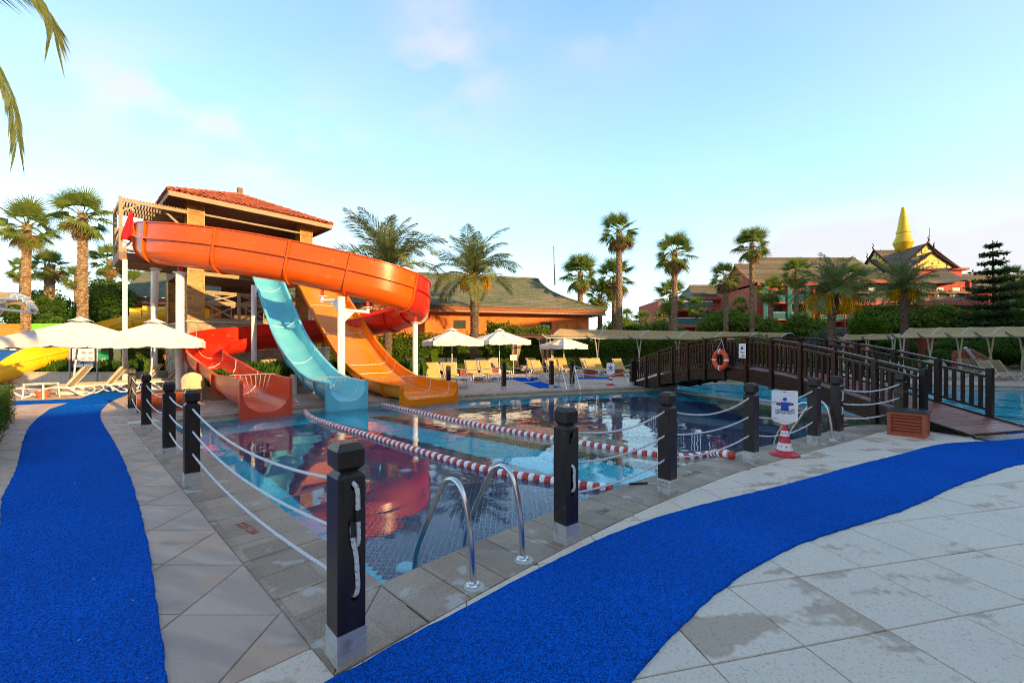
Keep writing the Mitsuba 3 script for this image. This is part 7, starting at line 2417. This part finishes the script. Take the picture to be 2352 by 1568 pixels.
# right half: the rows beyond the pool
R1 = [(1018, 892, 118, 'tan lounger with its foot end just right of the orange slide mouth', 'up'), (1062, 891, 120, 'tan lounger right of the orange slide mouth beside a white side table', 'up'),
      (1102, 877, 112, 'left one of the paired loungers between the two big umbrellas', 'up'), (1136, 877, 112, 'right one of the paired loungers between the two big umbrellas', 'up'),
      (1268, 877, 118, 'lounger in front of the small umbrella, beside the rope post', 'up'), (1306, 876, 118, 'lounger half hidden behind the post by the far ladder', 'up')]
for (px, py, yw, l, kd) in R1:
    lounge_at(px, py, yw, l, kind=kd)
for i, (px, py, yw, l) in enumerate(((936, 863, 96, 'first lounger of the back row, seen over the orange slide'), (956, 862, 96, 'second lounger of the back row, seen over the orange slide'), (1010, 862, 98, 'back row lounger behind the first big umbrella pole'), (1038, 862, 98, 'back row lounger right of the first big umbrella pole'),
        (1108, 861, 98, 'back row lounger left of the second big umbrella pole'), (1138, 861, 98, 'back row lounger beside the second big umbrella pole'), (1232, 861, 100, 'yellow lounger standing before the wooden cabana'), (1290, 862, 104, 'back row lounger left of the small umbrella pole'), (1311, 862, 104, 'back row lounger right of the small umbrella pole'),
        (1372, 863, 108, 'left lounger of the three under the left canopy'), (1386, 865, 112, 'middle lounger of the three under the left canopy'), (1398, 862, 108, 'right lounger of the three under the left canopy'), (1452, 865, 108, 'lounger behind the far foot of the bridge'))):
    lounge_at(px, py, yw, l, mt='cushion_tan' if i > 5 else 'cushion_sand')
# right shore of the big pool, seen over the bridge
for (px, py, yw, l) in ((2331, 873, 180, 'nearest lounger by the big pool on the right, foot end to the right'), (2352, 870, 180, 'second lounger by the big pool on the right, close behind the nearest'), (2210, 873, 180, 'lounger seen between the bridge balusters, second from the end post'), (2220, 868, 180, 'lounger close behind the one between the balusters'),
        (2440, 869, 180, 'lounger cut by the right edge of the picture'), (2460, 866, 180, 'second lounger cut by the right edge'), (2270, 862, 182, 'back row lounger under the right canopy'), (2300, 861, 182, 'second back row lounger under the right canopy'), (2120, 868, 178, 'lounger behind the bridge posts on the right'), (2060, 866, 178, 'lounger behind the middle of the right bridge railing'), (1990, 866, 178, 'lounger behind the bridge, left of the others there')):
    lounge_at(px, py, yw, l, mt='cushion_sand')
# the stacked ones on the left
q0 = gnd(52, 912)
lounger(q0[0], q0[1], math.radians(25), 'nearest lounger of the left group, flat part towards the left', mt='cushion_sand')
lounger(q0[0] + .35, q0[1] + 1.1, math.radians(25), 'second lounger of the left group, close behind the nearest', mt='cushion_sand')
lounger(q0[0] + .9, q0[1] + 2.0, math.radians(27), 'third lounger of the left group beside the umbrella pole', mt='cushion_sand')
lounger(q0[0] + 1.2, q0[1] + 2.75, math.radians(27), 'farthest lounger of the left group by the beige planter', mt='cushion_sand')


def side_table(x, y, label, s=.46, h=.45, yaw=.3):
    k = thing('side_table', label, 'side table', 'white plastic side tables')
    P = lambda nm, m: put(k, nm, move(m, (x, y, 0), yaw), 'plastic_white')
    P('top', chbox(s, s, .03, .008, (0, 0, h - .03)))
    for sx in (-1, 1):
        for sy in (-1, 1):
            P('leg', beam((sx * (s / 2 - .03), sy * (s / 2 - .03), h - .03), (sx * (s / 2 - .005), sy * (s / 2 - .005), 0), .045, .03))
q = gnd(95, 914)
side_table(q[0], q[1], 'white plastic side table before the left loungers', .60, .50, .15)
q = gnd(1063, 892); side_table(q[0], q[1], 'white plastic side table right of the orange slide mouth')
q = gnd(1164, 871); side_table(q[0], q[1], 'white plastic side table right of the paired loungers')
q = gnd(1327, 869); side_table(q[0], q[1], 'white plastic side table right of the post by the far ladder')
k = thing('clay_bowl', 'small orange clay bowl under the left side table', 'bowl')
q = gnd(91, 914)
put(k, None, lathe([(.11, 0), (.16, .10), (.185, .20), (.20, .215), (.185, .225), (.165, .20), (.14, .08), (.0, .06)], 24, (q[0], q[1] + .1, 0)), 'clay_bright', smooth=40)

# potted shrub beside the red flume
k = thing('potted_shrub', 'square clay pot with a leafy shrub beside the red flume', 'potted plant')
q = gnd(487, 919)
put(k, 'pot', move(loft([np.array([[-1, -1], [1, -1], [1, 1], [-1, 1]]) @ np.diag([r, r]) @ np.eye(2) if False else np.c_[np.array([[-1, -1], [1, -1], [1, 1], [-1, 1]]) * r, np.full(4, z)] for r, z in ((.185, 0), (.225, .36), (.25, .36), (.25, .42), (.21, .42), (.20, .36))], True, True), (q[0], q[1] + .2, 0), .6), 'clay_pot')
rngq = np.random.default_rng(6)
bl = [((q[0] + rngq.normal(0, .12), q[1] + .2 + rngq.normal(0, .12), .62 + rngq.uniform(-.08, .18)), (.24, .24, .2)) for i in range(6)]
put(k, 'foliage', blob_leaves(bl, 900, .12, rngq), 'strap_leaf')
put(k, 'stem', cat([tube([(q[0], q[1] + .2, .38), b[0]], [.014, .006], 5) for b in bl]), 'bark')

# rattan armchair at the end of the post row
def armchair():
    k = thing('rattan_chair', 'rattan chair with a rounded pale back behind the left rope posts', 'chair')
    q = gnd(425, 925); x, y = q[0], q[1] + .35
    A = math.radians(205)
    R = frame_of((x, y), A)
    t = np.linspace(-1.15, 1.15, 15)
    rows = []
    for z in np.linspace(.46, .92, 8):
        kz = (z - .46) / .46
        w = .30 * math.sqrt(max(.02, 1 - max(0, (kz - .30) / .70) ** 2.2))
        rows.append([np.array([w * math.sin(a) / math.sin(1.15), .24 * math.cos(a) - .02 + .08 * kz, z]) for a in t])
    back = [[p * [1, 1, 1] + [0, .025, 0] for p in r] for r in rows]
    put(k, 'back', R(cat([loft(rows, False), loft(back, False)])), 'rattan', smooth=True)
    put(k, 'seat', R(chbox(.52, .48, .05, .015, (0, 0, .41))), 'rattan')
    for sx in (-1, 1):
        put(k, 'leg', R(tube([(sx * .24, -.22, 0), (sx * .23, -.20, .42)], .016, 8)), 'cane', smooth=True)
        put(k, 'leg', R(tube([(sx * .24, .24, 0), (sx * .26, .20, .45), (sx * .29, .12, .68)], .016, 8)), 'cane', smooth=True)
    for s in (-1, 1):
        put(k, 'arch', R(tube([(-.22, s * .20, .24), (-.11, s * .21, .36), (0, s * .21, .26), (.11, s * .21, .36), (.22, s * .20, .24)], .009, 6)), 'cane', smooth=True)
    put(k, 'stretcher', R(tube([(-.23, -.2, .16), (.23, -.2, .16)], .010, 6)), 'cane', smooth=True)
armchair()

# notice board with OPEN / CLOSED under the left umbrella
def notice():
    k = thing('notice_board', 'black framed notice board with open and closed panels behind the left umbrella', 'notice board')
    y = 19.3
    x0, x1 = at(163, 0, y)[0], at(221, 0, y)[0]
    zt, zb = 1.68, .78
    for x in (x0 - .05, x1 + .05):
        put(k, 'post', tube([(x, y, 0), (x, y, zt + .1)], .035, 10), 'galvanised', smooth=True)
    put(k, 'backing', box(x0, x1, y - .01, y + .02, zb, zt), 'board_black')
    put(k, 'poster', box(x0 + .07, x1 - .07, y - .016, y - .0105, zb + .30, zt - .04), 'board_white')
    rn = np.random.default_rng(2)
    pw = (x1 - x0 - .14)
    for i in range(3):
        for j in range(2):
            cx, cz = x0 + .07 + pw * (i + .5) / 3, zb + .42 + j * .26
            m = []
            for q in range(5):
                a = rn.uniform(-.10, .10, (4, 2)) * [1.2, .7] + [cx, cz]
                m.append(LineString(a).buffer(.006))
            g = prism(unary_union(m), 0, .0015)
            put(k, 'drawing', upright(g, (0, y - .0165, 0)), 'board_ink')
    for w, f in (('OPEN', .14), ('CLOSED', .55)):
        t = meshkit.text_mesh(w, .075, .002, bold=True)
        put(k, 'lettering', upright((np.array(t.vertices), np.array(t.faces)), (x0 + (x1 - x0) * f, y - .0125, zb + .17)), 'board_white')
        put(k, 'plate', upright(prism(sbox(0, 0, .40, .10).buffer(.02), 0, .004), (x0 + (x1 - x0) * f - .02, y - .0125, zb + .035)), 'board_white')
notice()

# ---- tensile canopies on curved steel frames
def canopy(name_label, front, back, n, hgt, label_group='cream fabric canopies on steel frames', post_in=.30, amp=.42, ph=0.0, post_bottom=0.0):
    """front, back: two ground points each (start, end) of the low and the high edge."""
    k = thing('shade_canopy', name_label, 'canopy', label_group)
    f0, f1, b0, b1 = (np.array(p, float) for p in (*front, *back))
    def P(u, v):
        g = (f0 + (f1 - f0) * u) * (1 - v) + (b0 + (b1 - b0) * u) * v
        k_ = np.clip((v - .22) / .66, 0, 1); k_ = k_ * k_ * (3 - 2 * k_)
        z = hgt[0] + (hgt[1] - hgt[0]) * k_ + .14 * max(0, 1 - v / .22) ** 2 - .10 * max(0, (v - .88) / .12) ** 2
        s = (u * n) % 1.0
        return np.array([*g, z + .05 * (4 * (s - .5) ** 2 - 1) * .5])
    us, vs = np.linspace(0, 1, n * 8 + 1), np.linspace(0, 1, 15)
    put(k, 'fabric', loft([[P(u, v) for v in vs] for u in us], False), 'canvas_cream', smooth=True)
    for i in range(n + 1):
        u = i / n
        fr = put(k, 'frame', tube([P(u, v) + [0, 0, -.05] for v in np.linspace(-.05, 1.05, 18)], .055, 8), 'canopy_steel', smooth=True)
        lac = []
        for v in np.linspace(.08, .92, 12):
            lac.append(tube([P(u, v) + [-.07, 0, -.05], P(u, v) + [0, 0, .02], P(u, v) + [.07, 0, -.05]], .010, 4))
        put(fr, 'lacing', cat(lac), 'cord_white')
        if i < n + 1:
            g = P(u, .42)
            for s in (-1, 1):
                top = P(u, .42 + s * .13) + [0, 0, -.06]
                d = (b0 - f0) / np.linalg.norm(b0 - f0)
                q = np.array([*(g[:2] + d * s * .10), post_bottom])
                m1 = np.array([*(g[:2] + d * s * .12), top[2] * .55])
                put(k, 'post', tube(spline(np.array([q, m1, top])[:, [2, 0, 1]], 10)[:, [1, 2, 0]], .042, 8), 'canopy_post', smooth=True)
    for v in (.12, .5, .88):
        put(k, 'purlin', tube([P(u, v) + [0, 0, -.06] for u in np.linspace(-.01, 1.01, n * 4 + 1)], .028, 6), 'canopy_steel', smooth=True)
        for u in (-.012, 1.012):
            pass


canopy('long cream fabric canopy on paired curved posts left of the bridge', ((at(1248, 0, 26.5)[0], 26.5), (at(1760, 0, 33.5)[0], 33.5)), ((at(1294, 0, 29.3)[0], 29.3), (at(1822, 0, 36.3)[0], 36.3)), 6, (2.35, 2.98))
canopy('cream fabric canopy on curved steel posts at the far right', ((at(2050, 0, 24.0)[0], 24.0), (at(2470, 0, 20.5)[0], 20.5)), ((at(2100, 0, 27.5)[0], 27.5), (at(2560, 0, 24.0)[0], 24.0)), 6, (2.30, 2.95))
canopy('small low cream canopy left of the far right one, beside the date palm trunk', ((at(1925, 0, 27.0)[0], 27.0), (at(2040, 0, 25.6)[0], 25.6)), ((at(1950, 0, 29.5)[0], 29.5), (at(2068, 0, 28.0)[0], 28.0)), 2, (2.25, 2.62))
kc_ = thing('shade_canopy', 'corner of a cream canopy with laced grey tube frame at the left edge', 'canopy', 'cream fabric canopies on steel frames')
yc = 13.0
fr = [at(-60, 727, yc), at(-12, 722, yc), at(10, 693, yc), at(35, 681, yc - .1), at(58, 686, yc - .25), at(72, 701, yc - .4), at(80, 712, yc - .5)]
fq = spline(fr, 40) if False else resample(np.array(fr), 40)
fq[2:-2] = np.stack([np.convolve(fq[:, c], np.ones(5) / 5, 'valid') for c in range(3)], 1)
put(kc_, 'frame', tube(fq, .085, 12), 'canopy_steel', smooth=True)
put(kc_, 'lacing', cat([tube([fq[i] + np.array([.02, -.10, -.08]), fq[i] + np.array([0, -.10, .05]), fq[i] + np.array([.03, .0, .10]), fq[i] + np.array([.05, .08, .06])], .010, 5) for i in range(10, 38, 4)]), 'cord_white')
put(kc_, 'purlin', cat([tube([at(-60, 671, yc + .6), at(52, 676, yc + .2)], .055, 8), tube([at(-60, 684, yc), at(68, 688, yc - .25)], .05, 8), tube([at(-60, 703, yc), at(88, 719, yc - .5)], .04, 8)]), 'canopy_steel', smooth=True)
put(kc_, 'fabric', loft([[fq[i] + np.array([-.03, .02, .05]) + np.array([-2.2 * t, .8 * t, .16 * math.sin(t * 3)]) for t in np.linspace(0, 1, 8)] for i in range(6, 40, 3)], False), 'canvas_cream', smooth=True)
pb = at(-14, 724, yc)
put(kc_, 'post', tube([(at(-22, 800, yc)[0], yc, 0), (at(-18, 800, yc)[0], yc, 1.6), (pb[0], yc, pb[2]), (at(6, 700, yc)[0], yc, at(6, 700, yc)[2])], .12, 12), 'canopy_post', smooth=True)
put(kc_, 'stay', tube([at(-10, 775, yc + .4), at(40, 772, yc + 3.4)], .05, 8), 'canopy_post', smooth=True)
# white shade sail far on the left
k = thing('shade_sail', 'white shade sail between the leafy trees on the left', 'shade sail')
put(k, None, loft([[at(168, 738, 36), at(200, 737, 35), at(248, 745, 35)], [at(205, 750, 34), at(226, 753, 33.5), at(248, 757, 33)], [at(246, 770, 32), at(247, 767, 32), at(248, 768, 32)]], False), 'canvas_white', smooth=True)
put(k + '', 'pole', tube([(at(212, 800, 36)[0], 36.0, 0), at(212, 738, 36)], .06, 8), 'galvanised') if False else None

# ---- cabana with cream curtains behind the loungers
def cabana():
    k = thing('cabana', 'dark wooden cabana with tied cream curtains by the ivy wall', 'cabana')
    y0, y1 = 28.4, 30.0
    x0, x1 = at(1185, 0, y0)[0], at(1251, 0, y0)[0]
    zt = at(0, 775, y0)[2]
    for (x, y) in ((x0, y0), (x1, y0), (x0, y1), (x1, y1)):
        put(k, 'post', box(x - .07, x + .07, y - .07, y + .07, 0, zt), 'cabana_wood')
    put(k, 'roof_beam', cat([box(x0 - .15, x1 + .15, y0 - .09, y0 + .09, zt - .02, zt + .18), box(x0 - .15, x1 + .15, y1 - .09, y1 + .09, zt - .02, zt + .18)]), 'cabana_wood')
    put(k, 'roof_beam', cat([box(x - .09, x + .09, y0 + .1, y1 - .1, zt - .0, zt + .16) for x in (x0, x1)]), 'cabana_wood')
    put(k, 'roof', box(x0 - .2, x1 + .2, y0 - .2, y1 + .2, zt + .185, zt + .24), 'cabana_wood')
    arc = unary_union([sbox(x0 + .07, zt - .42, x1 - .07, zt - .02).difference(Point((x0 + x1) / 2, zt - .78).buffer(.80, 24))])
    put(k, 'arched_panel', upright(prism(arc, 0, .05), (0, y0 - .03, 0)), 'cabana_wood')
    put(k, 'platform', box(x0 - .3, x1 + .3, y0 - .4, y1 + .1, .0, .14), 'cabana_wood')
    for (x, s) in ((x0 + .16, 1), (x1 - .16, -1), (x0 - .12, 1), (x1 + .14, -1)):
        rows = []
        for z in np.linspace(zt - .05, .25, 16):
            t = (zt - z) / zt
            w = .20 - .13 * math.exp(-((t - .62) / .16) ** 2)
            cx = x + s * (.10 - .16 * min(t / .62, 1))
            rows.append([np.array([cx + w * (j / 12 - .5) * 2 * .8, y0 + .0 + .05 * math.sin(j * 1.9), z]) for j in range(13)])
        put(k, 'curtain', loft(rows, False), 'curtain_cream', smooth=True)
    put(k, 'daybed', box(x0 + .3, x1 - .3, y0 + .2, y1 - .2, .14, .48), 'cushion_sand')
cabana()
k = thing('hammock_cloth', 'red cloth slung beside the cabana post', 'cloth')
a, b_ = at(1205, 868, 25.2), at(1236, 858, 25.6)
put(k, None, loft([[a + (b_ - a) * t + [0, 0, -.14 * math.sin(np.pi * t)], a + (b_ - a) * t + [0, .06, .05 - .10 * math.sin(np.pi * t)]] for t in np.linspace(0, 1, 9)], False), 'flag_red', smooth=True)
# small white menu stand
k = thing('menu_stand', 'small white menu stand in front of the cabana', 'sign')
q = gnd(1179.5, 861)
put(k, 'pole', tube([(q[0], q[1], 0), (q[0], q[1], 1.0)], .025, 8), 'plastic_white', smooth=True)
put(k, 'base', lathe([(.22, 0), (.22, .02), (.05, .04)], 16, (q[0], q[1], 0)), 'plastic_white')
put(k, 'panel', box(q[0] - .22, q[0] + .22, q[1] - .04, q[1] - .01, .9, 1.26), 'sign_white')
for i in range(4):
    put(k, 'line', box(q[0] - .16, q[0] + .14, q[1] - .0425, q[1] - .041, .97 + i * .065, .985 + i * .065), 'board_ink')
# a grate cover and the litter that lies about
k = thing('floor_hatch', 'pale hatch plate set in the far deck right of the ladder', 'hatch')
q = gnd(1366, 880)
put(k, 'plate', box(q[0] - .7, q[0] + .7, q[1] - .2, q[1] + .2, .004, .016), 'stucco_trim')
put(k, 'handle', box(q[0] - .08, q[0] + .08, q[1] - .02, q[1] + .02, .0165, .03), 'galvanised')
rl = np.random.default_rng(21)
k = thing('fallen_petals', 'tiny pale petals and bits scattered over the blue carpet and slabs', 'litter', kind='stuff')
pts = []
cl = Polygon(np.vstack([np.array(lf), np.array(rt)[::-1]])).buffer(0)
while len(pts) < 60:
    p_ = np.array([rl.uniform(-6, .2), rl.uniform(1.6, 7)])
    if cl.contains(Point(p_)) or (rl.uniform() < .25 and p_[0] < -.3 * p_[1] - .6):
        pts.append([*p_, .018 if cl.contains(Point(p_)) else .002])
put(k, None, leaves(np.array(pts), np.tile([0, 0, 1.0], (len(pts), 1)), .014, rl, jitter=.3), 'cushion_sand', kind='stuff')
